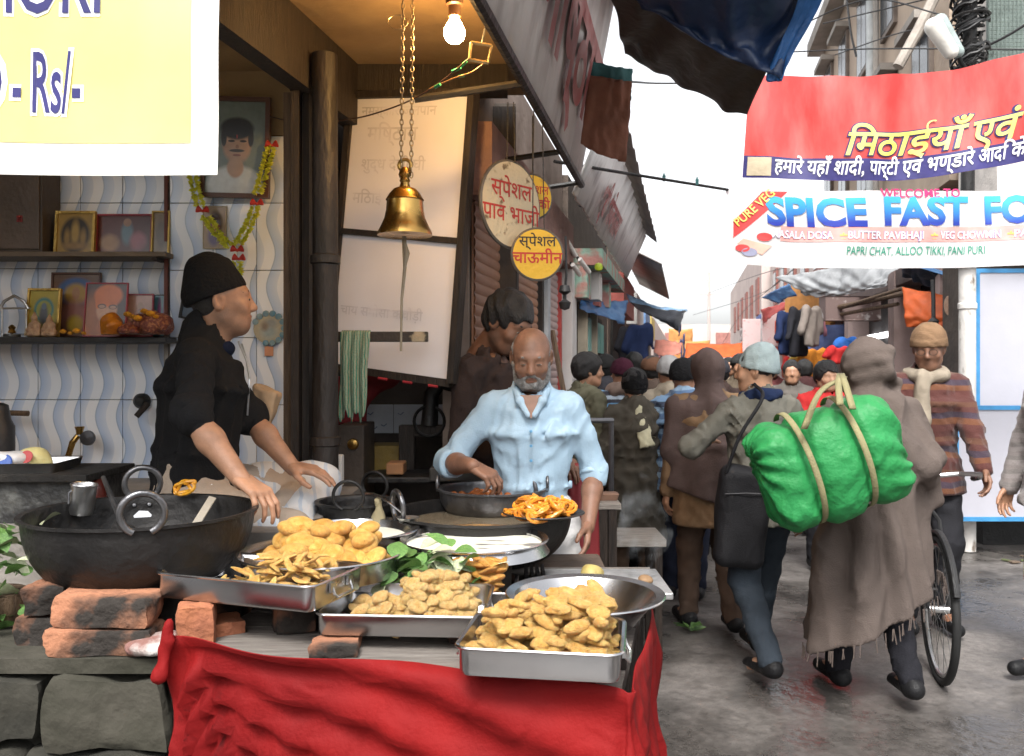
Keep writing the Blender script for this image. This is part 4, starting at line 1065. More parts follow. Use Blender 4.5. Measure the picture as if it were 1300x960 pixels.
m.build('frame', mat('terminal_brass', (.42, .32, .16), .4, .7), jb)
MB().tube([P(612, 55, 2.92), P(616, 35, 2.93), P(619, 20, 2.94), P(617, -20, 2.95)], .004, n=6).build('hanging_wire', IRON, jb, True)
wr = thing('taped_wire', 'thin sagging wire with green tape joints under the ceiling', 'wire', P(443, 154, 3.6))
MB().tube([cat1([P(430, 154, 3.55), P(470, 146, 3.4), P(520, 128, 3.2), P(560, 104, 3.05), P(596, 74, 2.93)], i / 30) for i in range(31)], .003, n=6).build('cable', mat('dark_cable', (.05, .025, .02), .5), wr, True)
MB().tube([cat1([P(545, 113, 3.1), P(575, 100, 3.0), P(598, 92, 2.95), P(616, 80, 2.92)], i / 20) for i in range(21)], .0025, n=6).build('cable', mat('brass_wire', (.35, .2, .1), .5, .6), wr, True)
for (x, y, x2, y2) in ((574, 91, 585, 86), (552, 111, 559, 107), (582, 97, 589, 96), (586, 84, 592, 78)): MB().tube([P(x, y, 3.0), P(x2, y2, 2.98)], .0055, n=6).build('green_tape', mat('green_tape', (.02, .25, .12), .4), wr, True)
MB().tube([P(343, 148, 3.9), P(370, 155, 3.7), P(400, 157, 3.5), P(430, 154, 3.55)], .003, n=6).build('cable', mat('dark_cable', (.05, .025, .02), .5), wr, True)

# ------------------------------------------------------------------ framed white board, bar and towel
hb = thing('framed_board', 'tall white framed board hanging askew beside the pillar', 'board', P(500, 480, 3.8))
TL, TR, BR, BL = P(447, 122, 3.9), P(600, 118, 3.66), P(573, 487, 3.66), P(417, 465, 3.9)
ux = (TR - TL).normalized(); vx = (TL - BL).normalized(); nb = ux.cross(vx).normalized(); nb = nb if nb.y > 0 else -nb
MB().hexa([TL, TR, BR, BL], [q + nb * .02 for q in (TL, TR, BR, BL)]).build('panel', mat('pinkish_white_panel', (.74, .72, .76), .55, col2=(.82, .80, .84), vs=2.5, bump=.06, bs=8), hb)
def rail(a, b, wd, nm='frame_rail', m=WOOD_D, lift=.02):
    d = (b - a).normalized(); s = d.cross(nb).normalized() * wd / 2
    MB().hexa([a + s - nb * lift, b + s - nb * lift, b - s - nb * lift, a - s - nb * lift], [a + s + nb * .028, b + s + nb * .028, b - s + nb * .028, a - s + nb * .028]).build(nm, m, hb)
rail(TL, BL, .03); rail(TR + ux * .006, BR + ux * .006, .03, m=WOOD_D, lift=.03); rail(TL, TR, .03, lift=.023); rail(BL, BR, .032, lift=.023)
ML, MR = TL.lerp(BL, .50), TR.lerp(BR, .512); rail(ML, MR, .025, 'middle_rail', lift=.018)
fnb = lambda u, v, l: TL + ux * u - vx * (-v) - nb * l
GH = mat('faded_print', (.67, .65, .69), .6, bump=0)
for (tx, sz, u, v) in (('नमस्कार जलपान', .06, .06, -.09), ('मिष्ठान', .09, .1, -.20), ('शुद्ध देसी घी', .07, .08, -.33), ('मिठाई भण्डार', .07, .05, -.48), ('चाय समोसा कचौड़ी', .06, .04, -.98)):
    lettering(tx, sz, GH, fnb, hb, x=u, y=v, off=.0015, cut=0, bold=.012)
m = MB()
for i in range(6):
    if i % 2: m.tube([BL.lerp(BR, .35 + i * .1) - vx * .02 - nb * .026, BL.lerp(BR, .42 + i * .1) - vx * .02 - nb * .026], .006, n=6)
m.build('red_tape', mat('red_tape', (.4, .03, .04), .5), hb)
bar = MB().box((0, 0, 0), (P(543, 428, 3.55).x - P(412, 428, 3.55).x, .03, .042), M=Matrix.Translation(P(412, 434, 3.55)), bev=.003).build('wooden_bar', mat('peeled_bar', (.03, .022, .018), .7, col2=(.33, .27, .18), vs=9, thr=(.60, .66), bump=.5, bs=30), None)
tag(bar, 'short peeling wooden bar across the white board', 'bar')
# checked towel over the bar
TWL = mat('green_gamcha', (.16, .33, .25), .95, bump=.4, bs=140)
t = TWL.node_tree; N = t.nodes.new; L = t.links.new
wv = N('ShaderNodeTexWave'); wv.inputs['Scale'].default_value = 28; wv.inputs['Distortion'].default_value = 3; wv.bands_direction = 'X'; wv.inputs['Detail'].default_value = 2; tc = N('ShaderNodeTexCoord'); L(tc.outputs['Object'], wv.inputs[0])
cr = N('ShaderNodeValToRGB'); cr.color_ramp.elements[0].color = (.01, .20, .14, 1); cr.color_ramp.elements[1].color = (.10, .38, .30, 1); cr.color_ramp.elements.new(.97).color = (.40, .24, .16, 1); cr.color_ramp.elements[1].position = .8
L(wv.outputs[0], cr.inputs[0]); L(cr.outputs[0], t.nodes['Principled BSDF'].inputs['Base Color'])
vs = []; nu, nv = 30, 40
for j in range(nv + 1):
    v = j / nv
    for i in range(nu + 1):
        u = i / nu
        w0 = .118 - .012 * v + .004 * math.sin(v * 9)
        x = (u - .5) * w0 - .012 * v
        ln = (.37 + .02 * math.sin(u * 17) + .012 * math.sin(u * 41)) * v
        fold = .011 * math.sin(u * 19 + 1.3 * math.sin(v * 4)) * (.35 + .65 * v)
        s = ln - .02
        if s < 0: p = V((x, .018 + s * .6 + fold * .2, .048 - 0.0 + s * .1))
        else: p = V((x, -.012 - .012 * min(1, s * 12) + fold, .046 - s))
        vs.append(P(452, 434, 3.55) + p)
fs = [(j * (nu + 1) + i, j * (nu + 1) + i + 1, (j + 1) * (nu + 1) + i + 1, (j + 1) * (nu + 1) + i) for j in range(nv) for i in range(nu)]
o = mesh_from('towel', vs, fs, TWL, None, True); tag(o, 'green checked cotton towel hung over the wooden bar', 'towel'); md = o.modifiers.new('t', 'SOLIDIFY'); md.thickness = .004

# ------------------------------------------------------------------ round hanging menu signs
CRM = mat('cream_sign_paint', (.55, .47, .32), .7, col2=(.16, .11, .06), vs=22, thr=(.58, .68), bump=.3); YLW = mat('yellow_sign_paint', (.62, .40, .03), .6, col2=(.30, .17, .03), vs=14, thr=(.60, .75), bump=.25)
REDL = mat('red_sign_letters', (.42, .03, .02), .6, bump=0); BLKL = mat('black_sign_letters', (.015, .014, .014), .6, bump=0)
def disc_sign(label, px, py, Y, r, rz, m, lines, cords):
    c = P(px, py, Y); root = thing('menu_disc', label, 'sign', (c.x, c.y, c.z - r), 'round menu signs on wires')
    MB().lathe([(0, -.008), (r, -.008), (r, .008), (0, .008)], n=44, M=Matrix.Translation(c) @ Matrix.Rotation(PI / 2, 4, 'X')).build('disc', m, root)
    MB().tube([c + V((r * math.cos(a), 0, r * math.sin(a))) for a in [i / 44 * 2 * PI for i in range(44)]], .009, n=6, closed=True).build('rim', mat('sign_rim', (.10, .09, .08), .5), root, True)
    for (tx, sz, u, v, mm_, b) in lines: lettering(tx, sz, mm_, planefn(c + V((0, -.0085, 0)), (1, 0, 0), (0, 0, 1)), root, x=u, y=v, off=.001, cut=0, bold=b, align='CENTER')
    root.rotation_euler = (0, 0, R(rz))
    for (dx, yy) in cords: tag(MB().tube([c + V((dx, 0, r * .98)), V((c.x + dx * .7, c.y, 2.66 + yy))], .0025, n=5).build('hanging_wire', IRON), 'thin dark wire holding a round menu sign', 'wire', 'wires of the round menu signs')
disc_sign('cream round sign with red hand painted lettering', 648, 260, 3.75, .185, 48, CRM, [('स्पेशल', .10, 0, .03, REDL, .009), ('पाव भाजी', .10, 0, -.075, REDL, .009)], ((-.015, 0), (.02, 0)))
disc_sign('yellow round sign half hidden behind the cream one', 676, 250, 3.95, .098, 30, YLW, [('स्पेशल', .055, .01, .015, REDL, .009), ('टिक्की', .06, .01, -.05, REDL, .02)], ((0, .0),))
disc_sign('yellow round sign with black and big red lettering', 682, 323, 3.72, .108, 8, YLW, [('स्पेशल', .062, 0, .035, BLKL, .009), ('चाऊमीन', .070, 0, -.038, REDL, .015)], ((-.02, 0), (.03, 0)))

# unseen canopy, added to darken the shop; the price banner is tied to it
cn_ = thing('shade_canopy', 'unseen tin canopy added to shade the shop, with the price banner tied to it', 'canopy', (-1.7, 1.5, 2.95))
MB().hexa([V((-3.3, 1.72, 2.98)), V((-.17, 1.72, 2.98)), V((-.12, 1.94, 3.02)), V((-3.3, 1.94, 3.02))], [V((-3.3, 1.72, 3.0)), V((-.17, 1.72, 3.0)), V((-.12, 1.94, 3.04)), V((-3.3, 1.94, 3.04))]).build('tin_sheet', mat('canopy_tin', (.16, .15, .14), .6, .3), cn_)
for x in (-1.75, -.72): MB().tube([V((x, 1.9, 3.02)), V((x, 2.0, 2.74))], .004, n=6).build('tie_rope', mat('rope', (.20, .16, .11), .9), cn_)
# ------------------------------------------------------------------ stall table and red cloth
ZT = .83
tb = thing('stall_table', 'low plank stall table carrying the snack trays', 'table', (-.2, 2.4, 0))
poly = [(-.80, 2.05), (.225, 1.80), (.47, 2.95), (-.62, 2.95)]
for i in range(5):
    a, b = i / 5 + .004, (i + 1) / 5 - .004
    q = lambda s, e: V((poly[s][0] + (poly[e][0] - poly[s][0]) * 0, 0, 0))
    fl, fr = V((*poly[0], 0)).lerp(V((*poly[3], 0)), a), V((*poly[1], 0)).lerp(V((*poly[2], 0)), a)
    bl, br = V((*poly[0], 0)).lerp(V((*poly[3], 0)), b), V((*poly[1], 0)).lerp(V((*poly[2], 0)), b)
    zz = V((0, 0, ZT - .035)); zt = V((0, 0, ZT - .002 * (i % 2)))
    MB().hexa([fl + zz, fr + zz, br + zz, bl + zz], [fl + zt, fr + zt, br + zt, bl + zt]).build('plank', mat('table_plank', (.10, .085, .075), .8, col2=(.19, .17, .15), vs=8, bump=.4, bs=25, stretch=(1, 8, 8)), tb)
for (x, y) in ((-.70, 2.10), (.16, 1.92), (.40, 2.86), (-.55, 2.88)): MB().box((x - .03, y - .03, 0), (x + .03, y + .03, ZT - .036)).build('leg', WOOD_D, tb)
REDC = mat('red_cotton', (.22, .006, .006), .75, col2=(.15, .004, .005), vs=4, bump=.12, bs=120, spec=.2, folds=.5, trans=.06)
rc = []
n = 110
path = [V((-.80, 2.03, .882)), V((-.60, 1.985, .872)), V((-.3, 1.91, .862)), V((0, 1.84, .852)), V((.215, 1.785, .848)), V((.245, 1.80, .848)), V((.285, 1.98, .85)), V((.335, 2.2, .85)), V((.38, 2.40, .85))]
vs = []; nv = 26
g = random.Random(3); ph = [g.uniform(0, 6.28) for _ in range(8)]
for j in range(nv + 1):
    v = j / nv
    for i in range(n + 1):
        u = i / n; p = cat1(path, u)
        t = (cat1(path, min(u + .005, 1)) - cat1(path, max(u - .005, 0))); t.z = 0; t.normalize(); nr = V((t.y, -t.x, 0))
        f = .5 + .5 * v
        # gathered folds fan out from the tied corner on the left, hang straight elsewhere
        fan = (1 - 2 * abs(math.sin(9 * (v * 1.6 + .02) / (u * 2.0 + .16) + ph[0] + 1.2 * math.sin(u * 9)))) * (max(0, 1 - u * 1.3) * .026 + .008)
        hang = ((.010 + .02 * (u > .58)) * (1 - 2 * abs(math.sin(u * 42 + ph[1] + 2 * math.sin(v * 2.5 + u * 8)))) + .006 * math.sin(u * 113 + ph[2])) * min(1, v * 2)
        vs.append(p + nr * (.012 + fan + hang + .03 * v) + V((0, 0, -.80 * v + .006 * math.sin(u * 30) * (1 - v))))
fs = [(j * (n + 1) + i, j * (n + 1) + i + 1, (j + 1) * (n + 1) + i + 1, (j + 1) * (n + 1) + i) for j in range(nv) for i in range(n)]
o = mesh_from('red_cloth', vs, fs, REDC, None, True); tag(o, 'bright red cloth skirt tied round the stall table', 'cloth'); md = o.modifiers.new('t', 'SOLIDIFY'); md.thickness = .003
S = SDF(.006); a = V((-.795, 2.0, .868)); S.ell(a, (.016, .014, .022), k=.01); S.cone(a + V((0, 0, .01)), a + V((.004, 0, .05)), .012, .007, k=.01); S.cone(a, a + V((-.012, -.012, -.07)), .012, .017, k=.01); S.disp = wrinkle(.003, 60, 2); v_, f_ = S.mesh()
tag(mesh_from('cloth_knot', v_, f_, REDC, None, True), 'tied corner knot of the red cloth', 'knot')

# ------------------------------------------------------------------ bricks
BRK = mat('orange_brick', (.36, .13, .055), .9, col2=(.24, .085, .045), vs=9, bump=.7, bs=30, rv=.15)
BRS = mat('sooty_brick', (.30, .13, .07), .9, col2=(.02, .016, .013), vs=6.5, thr=(.44, .60), bump=.8, bs=26, rv=.2)
def brick(label, c, dim, rz, m, seed, group='loose bricks under the pans'):
    o = roughbox('brick', dim, m, seed, cuts=5); o.location = V(c) + V((0, 0, dim[2] / 2)); o.rotation_euler = (0, 0, R(rz)); return tag(o, label, 'brick', group)
def bx(x0, x1, y0, y1, Y):  # helper: centre and size from picture rectangle
    a, b = P(x0, y1, Y), P(x1, y0, Y); return V(((a.x + b.x) / 2, Y, a.z)), b.x - a.x, b.z - a.z
c, w_, h_ = bx(66, 189, 749, 790, 2.13); brick('sooty orange brick, upper of the pair below the big cauldron', (c.x, c.y + .05, .866), (w_, .11, .075), -3, BRS, 1)
c, w_, h_ = bx(56, 190, 788, 828, 2.12); brick('sooty orange brick, lower of the pair below the big cauldron', (c.x, c.y + .045, .800), (w_, .115, .064), 3, BRS, 2)
c, w_, h_ = bx(22, 72, 725, 762, 2.2); brick('broken brick end on top at the plinth edge', (c.x, 2.26, .872), (w_, .12, .072), 12, BRS, 3)
c, w_, h_ = bx(20, 72, 762, 795, 2.2); brick('broken brick end under another at the plinth edge', (c.x, 2.26, .80), (w_ + .01, .12, .070), -6, BRS, 4)
c, w_, h_ = bx(216, 262, 762, 818, 2.12); brick('clean orange brick standing on end under the crisp tray', (c.x + .01, 2.15, .802), (w_, .09, .122), 14, BRK, 5)
brick('broken orange brick lump leaning behind the standing brick', (P(278, 790, 2.2).x, 2.22, .802), (.10, .09, .06), 35, BRK, 6)
brick('half buried brick behind the standing brick', (P(205, 775, 2.3).x, 2.36, .80), (.12, .10, .11), 5, BRS, 7)
c, w_, h_ = bx(391, 452, 812, 836, 2.02); brick('chipped flat brick under the pakora tray corner', (c.x, 2.06, ZT + .0), (w_, .10, .030), 4, BRS, 8)
brick('flat brick under the hidden end of the pakora tray', (-.09, 2.16, ZT), (.12, .10, .030), -8, BRS, 9)
brick('tall brick propping the batter plate', (P(633, 720, 2.6).x, 2.6, ZT), (.065, .10, .105), 8, BRS, 10)
brick('brick propping the batter plate from behind', (P(570, 700, 2.75).x, 2.74, ZT), (.10, .07, .105), 3, BRS, 11)
brick('brick propping the kachori dish', (P(400, 720, 2.45).x, 2.42, ZT), (.20, .10, .095), 3, BRS, 12)
brick('brick propping the crisp tray inner end', (-.56, 2.24, ZT), (.10, .10, .088), 20, BRS, 13)
brick('brick at the fire mouth below the cauldron, back row', (-1.30, 2.5, .80), (.2, .1, .07), 60, BRS, 14)
brick('brick at the fire mouth below the cauldron, right side', (-.80, 2.47, .80), (.1, .2, .07), 5, BRS, 15)
o = MB().box((-.02, 1.84, ZT), (.18, 1.88, ZT + .038), bev=.004).build('wood_batten', WOOD_D); tag(o, 'wooden batten under the front of the fritter tray', 'batten'); o.rotation_euler = (0, 0, -.16)
o = MB().box((.02, 1.95, ZT), (.26, 1.99, ZT + .038), bev=.004).build('wood_batten', WOOD_D); tag(o, 'wooden batten under the back of the fritter tray', 'batten'); o.rotation_euler = (0, 0, -.16)
S = SDF(.008); a = P(190, 825, 2.1); S.ell((a.x, 2.13, .826), (.075, .05, .024), k=.01); S.disp = wrinkle(.006, 40, 4, st=(1, 1, 1)); S.clip((0, 0, .802), (0, 0, -1)); v_, f_ = S.mesh()
tag(mesh_from('ash_stone', v_, f_, mat('ash_covered_stone', (.20, .10, .085), .95, col2=(.42, .40, .38), vs=12, thr=(.45, .6), bump=.6), None, True), 'ash dusted stone by the red cloth corner', 'stone')

# ------------------------------------------------------------------ pans
def ring_handle(root, c, r, tr, m, lean=0, yaw=0):
    pts = []
    for i in range(25):
        a = -1.15 + (PI + 2.3) * i / 24
        p = V((r * math.cos(a), 0, r * math.sin(a) + r * .92)); p.rotate(Euler((lean, 0, yaw))); pts.append(V(c) + p)
    MB().tube(pts, tr, n=12).build('handle', m, root, True)
def kadai(label, c, r, dep, handles, m=IRON, name='cauldron', flat=.38, lip=.012, hr=.056, ht=.009, hm=IRON2, group=None):
    root = thing(name, label, 'pan', (c[0], c[1], c[2] - dep), group); c = V(c)
    pr = []
    for i in range(13):
        t = i / 12; pr.append((r * (flat + (1 - flat) * math.sin(t * PI / 2) ** .9), -dep + dep * (1 - math.cos(t * PI / 2)) ** 1.0))
    pr = [(0, -dep)] + pr + [(r + lip, .004), (r + lip, .012), (r - .004, .010)]
    for i in range(12, -1, -1):
        t = i / 12; pr.append(((r - .008) * (flat + (1 - flat) * math.sin(t * PI / 2) ** .9), -dep + .009 + dep * .96 * (1 - math.cos(t * PI / 2))))
    pr.append((0, -dep + .009))
    MB().lathe(pr, c=c, n=72).build('bowl', m, root, True)
    for (a, lean) in handles:
        p = c + V((math.cos(R(a)) * (r + lip * .6), math.sin(R(a)) * (r + lip * .6), .0)); ring_handle(root, p, hr, ht, hm, lean, R(a) + PI / 2)
    return root
k1 = kadai('huge black cauldron with ring handles beside the seated man', (-1.045, 2.45, 1.095), .304, .205, ((-67, .12), (113, -.12)), hr=.052)
MB().box(V((-.05, 0, -.035)), V((.05, .006, .03)), M=Matrix.Translation(V((-1.160, 2.722, 1.070))) @ Matrix.Rotation(R(23), 4, 'Z') @ Matrix.Rotation(-.25, 4, 'X'), bev=.003).build('rivet_plate', STEEL, k1)
for x in (-.02, .02): MB().lathe([(0, 0), (.007, 0), (.005, .004), (0, .005)], n=12, M=Matrix.Translation(V((-1.160 + x, 2.715 + x * .42, 1.078))) @ Matrix.Rotation(R(23), 4, 'Z') @ Matrix.Rotation(PI / 2 - .25, 4, 'X')).build('rivet', IRON2, k1, True)
MB().lathe([(0, 0), (.262, 0), (.262, .002), (0, .002)], c=(-1.045, 2.45, 1.0), n=60).build('oil', mat('dark_oil', (.012, .010, .006), .06, bump=.02, bs=6), k1)
# things in the cauldron
cup = thing('steel_tumbler', 'dented steel tumbler hooked inside the black cauldron', 'tumbler', P(103, 655, 2.6))
MB().lathe([(0, 0), (.030, 0), (.034, .012), (.0355, .085), (.0385, .088), (.0375, .092), (.034, .088), (.0325, .012), (0, .006)], n=30, M=Matrix.Translation(P(103, 653, 2.58)) @ Matrix.Rotation(.10, 4, 'Y')).build('cup', STEEL2, cup, True)
MB().tube([P(92, 622, 2.56), P(87, 626, 2.55), P(87, 640, 2.55)], .004, n=6).build('wire_hook', IRON2, cup, True)
ld = thing('iron_spatula', 'long dark iron spatula leaning in the black cauldron', 'spatula', P(155, 665, 2.5))
MB().tube([P(131, 606, 2.66), P(143, 635, 2.58), P(157, 668, 2.48)], [.007, .009, .010], n=8).build('rod', IRON2, ld, True)
MB().box((-.03, -.002, -.04), (.03, .002, .01), M=Matrix.Translation(P(157, 668, 2.48)) @ Matrix.Rotation(.4, 4, 'Y')).build('blade', IRON, ld)
st = MB().box((-.012, -.004, 0), (.012, .004, .16), M=Matrix.Translation(V((P(246, 666, 2.6).x, 2.56, 1.01))) @ Matrix.Rotation(.28, 4, 'Y') @ Matrix.Rotation(-.9, 4, 'X'), bev=.002).build('flat_stick', mat('bare_stick', (.36, .32, .26), .7, bump=.3)); tag(st, 'flat pale stick resting inside the cauldron', 'stick')
bt = thing('glass_bottle', 'dark red bottle shape behind the cauldron', 'bottle', P(122, 636, 2.95)); MB().lathe([(0, 0), (.035, 0), (.036, .06), (.03, .085), (.012, .105), (0, .106)], c=P(122, 645, 2.95), n=20).build('glass', mat('maroon_glaze', (.10, .02, .015), .25), bt, True)
ja = thing('jalebi', 'single bright orange jalebi coil hooked before the black jacket', 'sweet', P(233, 632, 2.76))
JAL = mat('orange_jalebi', (.62, .24, .012), .25, col2=(.72, .36, .03), vs=30, bump=.25, sss=.1)
pts = [P(233, 620, 2.72) + V((.034 * math.cos(a * 1.0) * (1 - a / 40) + .006 * math.sin(a * 2.3), .004 * math.sin(a * 3), .024 * math.sin(a + .4) * (1 - a / 40) + .004 * math.cos(a * 1.7))) for a in [i * .25 for i in range(58)]]
MB().tube(pts, .0055, n=7).build('coil', JAL, ja, True)
# left work table with bags
wt = thing('work_table', 'blackened iron work table against the tiled wall', 'table', (-1.75, 3.1, .99))
MB().box((-2.5, 2.85, 1.13), (-1.40, 3.22, 1.155), bev=.004).build('top', SOOT_SHADE, wt); MB().box((-2.48, 2.88, .99), (-1.42, 3.2, 1.128)).build('apron', mat('stained_iron', (.03, .03, .03), .6, col2=(.13, .13, .12), vs=9, thr=(.5, .7), bump=.5), wt)
tr_ = thing('flat_pan', 'shallow dented tray on the iron work table', 'tray', (-1.72, 3.0, 1.155)); MB().rrect(.42, .26, .02, [(.01, 0), (0, .03), (-.004, .033), (.006, .03), (.014, .006)], Matrix.Translation((-1.75, 3.0, 1.156)) @ Matrix.Rotation(.1, 4, 'Z')).build('pan', STEEL2, tr_, True)
def bag(label, c, r, m, seed, extra=None):
    S = SDF(.007); S.ell(c, r, k=.02)
    if extra: S.cone(V(c) + V(extra) * .5, V(c) + V(extra), .03, .008, k=.03)
    S.disp = wrinkle(.008, 22, seed, st=(1, 1, 1)); S.clip((c[0], c[1], c[2] - r[2] * .75), (0, 0, -1)); v, f = S.mesh(); return tag(mesh_from('plastic_bag', v, f, m, None, True), label, 'bag')
bag('pale yellow printed plastic pouch on the work table', V((P(42, 595, 3.0).x, 3.0, 1.192)), (.055, .05, .042), mat('yellow_pouch', (.66, .60, .28), .35, bump=.2), 3, (.055, 0, -.01))
bag('crumpled white plastic bag on the work table', V((P(8, 598, 2.95).x, 2.96, 1.19)), (.085, .07, .036), mat('white_plastic', (.62, .62, .63), .3, bump=.3, bs=30), 5)
o = MB().lathe([(0, 0), (.022, 0), (.022, .003), (0, .004)], n=20, M=Matrix.Translation(V((P(24, 583, 2.9).x, 2.945, 1.205))) @ Matrix.Rotation(1.2, 4, 'X')).build('pouch_label', mat('red_label', (.45, .04, .04), .5)); tag(o, 'round red label on the plastic pouch', 'label')
o = MB().lathe([(0, 0), (.03, 0), (.026, .003), (0, .004)], n=20, M=Matrix.Translation(V((P(4, 597, 2.9).x, 2.90, 1.19))) @ Matrix.Rotation(1.2, 4, 'X')).build('bag_print', mat('blue_label', (.05, .12, .42), .5)); tag(o, 'blue print patch on the white plastic bag', 'label')
cn = thing('tin_canister', 'dark grey tin canister standing against the tiles', 'canister', P(2, 590, 3.7)); MB().lathe([(0, 0), (.075, 0), (.075, .17), (.06, .20), (.05, .26), (.03, .27), (0, .27)], c=(P(-6, 590, 3.7).x, 3.7, 1.09), n=28).build('tin', mat('dull_tin', (.07, .07, .075), .45, .6), cn, True)

# steel trays ----------------------------------------------------
def tray(label, c, lx, ly, h, rz, name='steel_tray'):
    root = thing(name, label, 'tray', c, 'steel snack trays'); M = Matrix.Translation(V(c)) @ Matrix.Rotation(rz, 4, 'Z')
    MB().rrect(lx, ly, .028, [(.014, 0), (.006, .004), (.002, .014), (0, h - .004), (-.006, h - .003), (-.008, h), (-.005, h + .003), (.002, h + .001), (.003, h - .004), (.006, .016), (.012, .006), (.03, .0035)], M, n=8).build('pan', STEEL, root, True)
    for s in (-1, 1):
        x = s * (lx / 2 + .004)
        MB().tube([M @ V(q) for q in ((x, -.042, h * .72), (x + s * .006, -.042, h * .45), (x + s * .012, -.036, h * .33), (x + s * .012, .036, h * .33), (x + s * .006, .042, h * .45), (x, .042, h * .72))], .0035, n=8).build('handle', STEEL2, root, True)
        m = MB()
        for yy in (-.042, .042): m.box((x - .003, yy - .011, h * .52), (x + .003, yy + .011, h * .86), M=M)
        m.build('handle_lug', STEEL2, root)
    return M
MC = tray('wide steel tray of fritters at the table corner', (.070, 1.875, ZT + .040), .335, .255, .062, -.15)
MBt = tray('long steel tray of pakoras before the leaves', (-.262, 2.215, ZT + .031), .40, .31, .055, -.06)
MB2 = tray('steel tray half hidden behind the pakora tray', (-.225, 2.485, ZT + .002), .47, .22, .058, -.03)
MA = tray('steel tray of crisp strips on brick supports', (-.645, 2.235, ZT + .093), .455, .26, .066, -.33)

# steel basin, kachori dish, batter vessels ------------------------
def basin(label, c, r, h, m=STEEL, rb=.55, lip=.02, name='steel_basin', cat='basin'):
    root = thing(name, label, cat, c); MB().lathe([(0, 0), (r * rb, 0), (r * (rb + .12), h * .12), (r * .97, h * .9), (r + lip, h), (r + lip + .003, h + .004), (r + lip, h + .007), (r - .002, h + .002), (r * .94, h * .88), (r * (rb + .09), h * .15), (r * rb * .97, .006), (0, .005)], c=c, n=64).build('bowl', m, root, True); return root
basin('empty wide steel basin on the table corner', (.190, 2.255, ZT + .001), .185, .085)
ds = basin('round steel dish heaped with kachoris', (P(408, 700, 2.43).x, 2.43, ZT + .097), .222, .062, rb=.86, lip=.008, name='steel_dish', cat='dish')
bp = basin('steel pot of white batter behind the kachoris', (P(446, 672, 2.80).x, 2.80, ZT + .04), .195, .115, rb=.7, lip=.022, name='batter_pot', cat='pot')
BAT = mat('white_batter', (.74, .72, .62), .35, bump=.15, bs=10, vs=8, var=.05)
MB().lathe([(0, 0), (.172, 0), (.174, .003), (0, .005)], c=(P(446, 672, 2.80).x, 2.80, ZT + .132), n=48).build('batter', BAT, bp, True)
wp_ = basin('broad steel plate smeared with white batter', (P(602, 690, 2.68).x, 2.68, ZT + .107), .222, .040, rb=.93, lip=.006, name='batter_plate', cat='plate')
BATS = mat('smeared_batter', (.72, .70, .60), .4, col2=(.17, .165, .155), vs=7, thr=(.56, .64), bump=.5, bs=12, stretch=(1, 3.5, 1))
MB().lathe([(0, 0), (.206, 0), (.2165, .006), (.2165, .009), (.17, .012), (.10, .010), (0, .012)], c=(P(602, 690, 2.68).x, 2.68, ZT + .124), n=60).build('batter', BATS, wp_, True)
# big frying pan and its neighbours
k2 = kadai('wide black frying pan of hot oil before the old man', (P(614, 654, 3.09).x, 3.09, .990), .312, .175, ((-152, .1), (62, -.1)), hr=.052)
MB().lathe([(0, 0), (.285, 0), (.286, .002), (0, .002)], c=(P(614, 654, 3.09).x, 3.09, .955), n=60).build('oil', mat('frying_oil', (.16, .13, .09), .08, bump=.1, bs=14), k2)
cst = MB().box((-.30, 2.84, 0), (.32, 3.22, .818), bev=.012).build('clay_stove', mat('clay_stove', (.10, .065, .045), .95, col2=(.03, .024, .02), vs=5, bump=.6, bs=18)); jitter(cst, .006, 6); tag(cst, 'sooty clay stove block under the frying pan', 'stove')
k3 = kadai('dark pan of brown syrup sweets beside the old man', (P(632, 624, 3.42).x - .02, 3.36, 1.035), .205, .09, ((0, .0), (180, 0)), m=IRON2, hr=.03, ht=.006, name='syrup_pan', flat=.7)
MB().lathe([(0, 0), (.19, 0), (.19, .002), (0, .002)], c=(P(632, 624, 3.42).x - .02, 3.36, 1.0), n=48).build('syrup', mat('sugar_syrup', (.12, .04, .012), .1, bump=.05), k3)
o = MB().box((-.30, 3.23, 0), (.13, 3.50, .944), bev=.008).build('side_stand', SOOT_SHADE); tag(o, 'blackened stand under the syrup pan', 'stand')
k4 = kadai('small black cauldron with thin ring handles behind the knee', (P(452, 640, 3.12).x, 3.12, 1.02), .135, .13, ((-90, .1), (70, -.1)), hr=.052, ht=.006, hm=IRON)
sp_ = thing('slotted_ladle', 'steel ladle lying across to the batter pot', 'ladle', P(500, 650, 2.95))
MB().tube([cat1([P(462, 627, 3.05), P(478, 629, 3.0), P(492, 637, 2.95), P(514, 654, 2.9)], i / 16) for i in range(17)], [.009 - .0004 * i for i in range(17)], n=8).build('handle', STEEL, sp_, True)
MB().lathe([(0, 0), (.03, .004), (.04, .014), (.036, .014), (.026, .008), (0, .004)], c=P(518, 662, 2.9), n=24).build('bowl', STEEL2, sp_, True)
S = SDF(.007); a = P(482, 655, 3.0); S.cone(a + V((0, 0, -.04)), a + V((0, 0, .05)), .03, .012, k=.02); S.cone(a + V((0, 0, -.04)), a + V((.05, -.02, -.06)), .024, .02, k=.02); S.disp = wrinkle(.007, 45, 8, st=(1, 1, 1)); v_, f_ = S.mesh()
tag(mesh_from('oily_rag', v_, f_, mat('khaki_rag', (.26, .22, .13), .9, bump=.3), None, True), 'crumpled khaki rag beside the small black cauldron', 'rag')

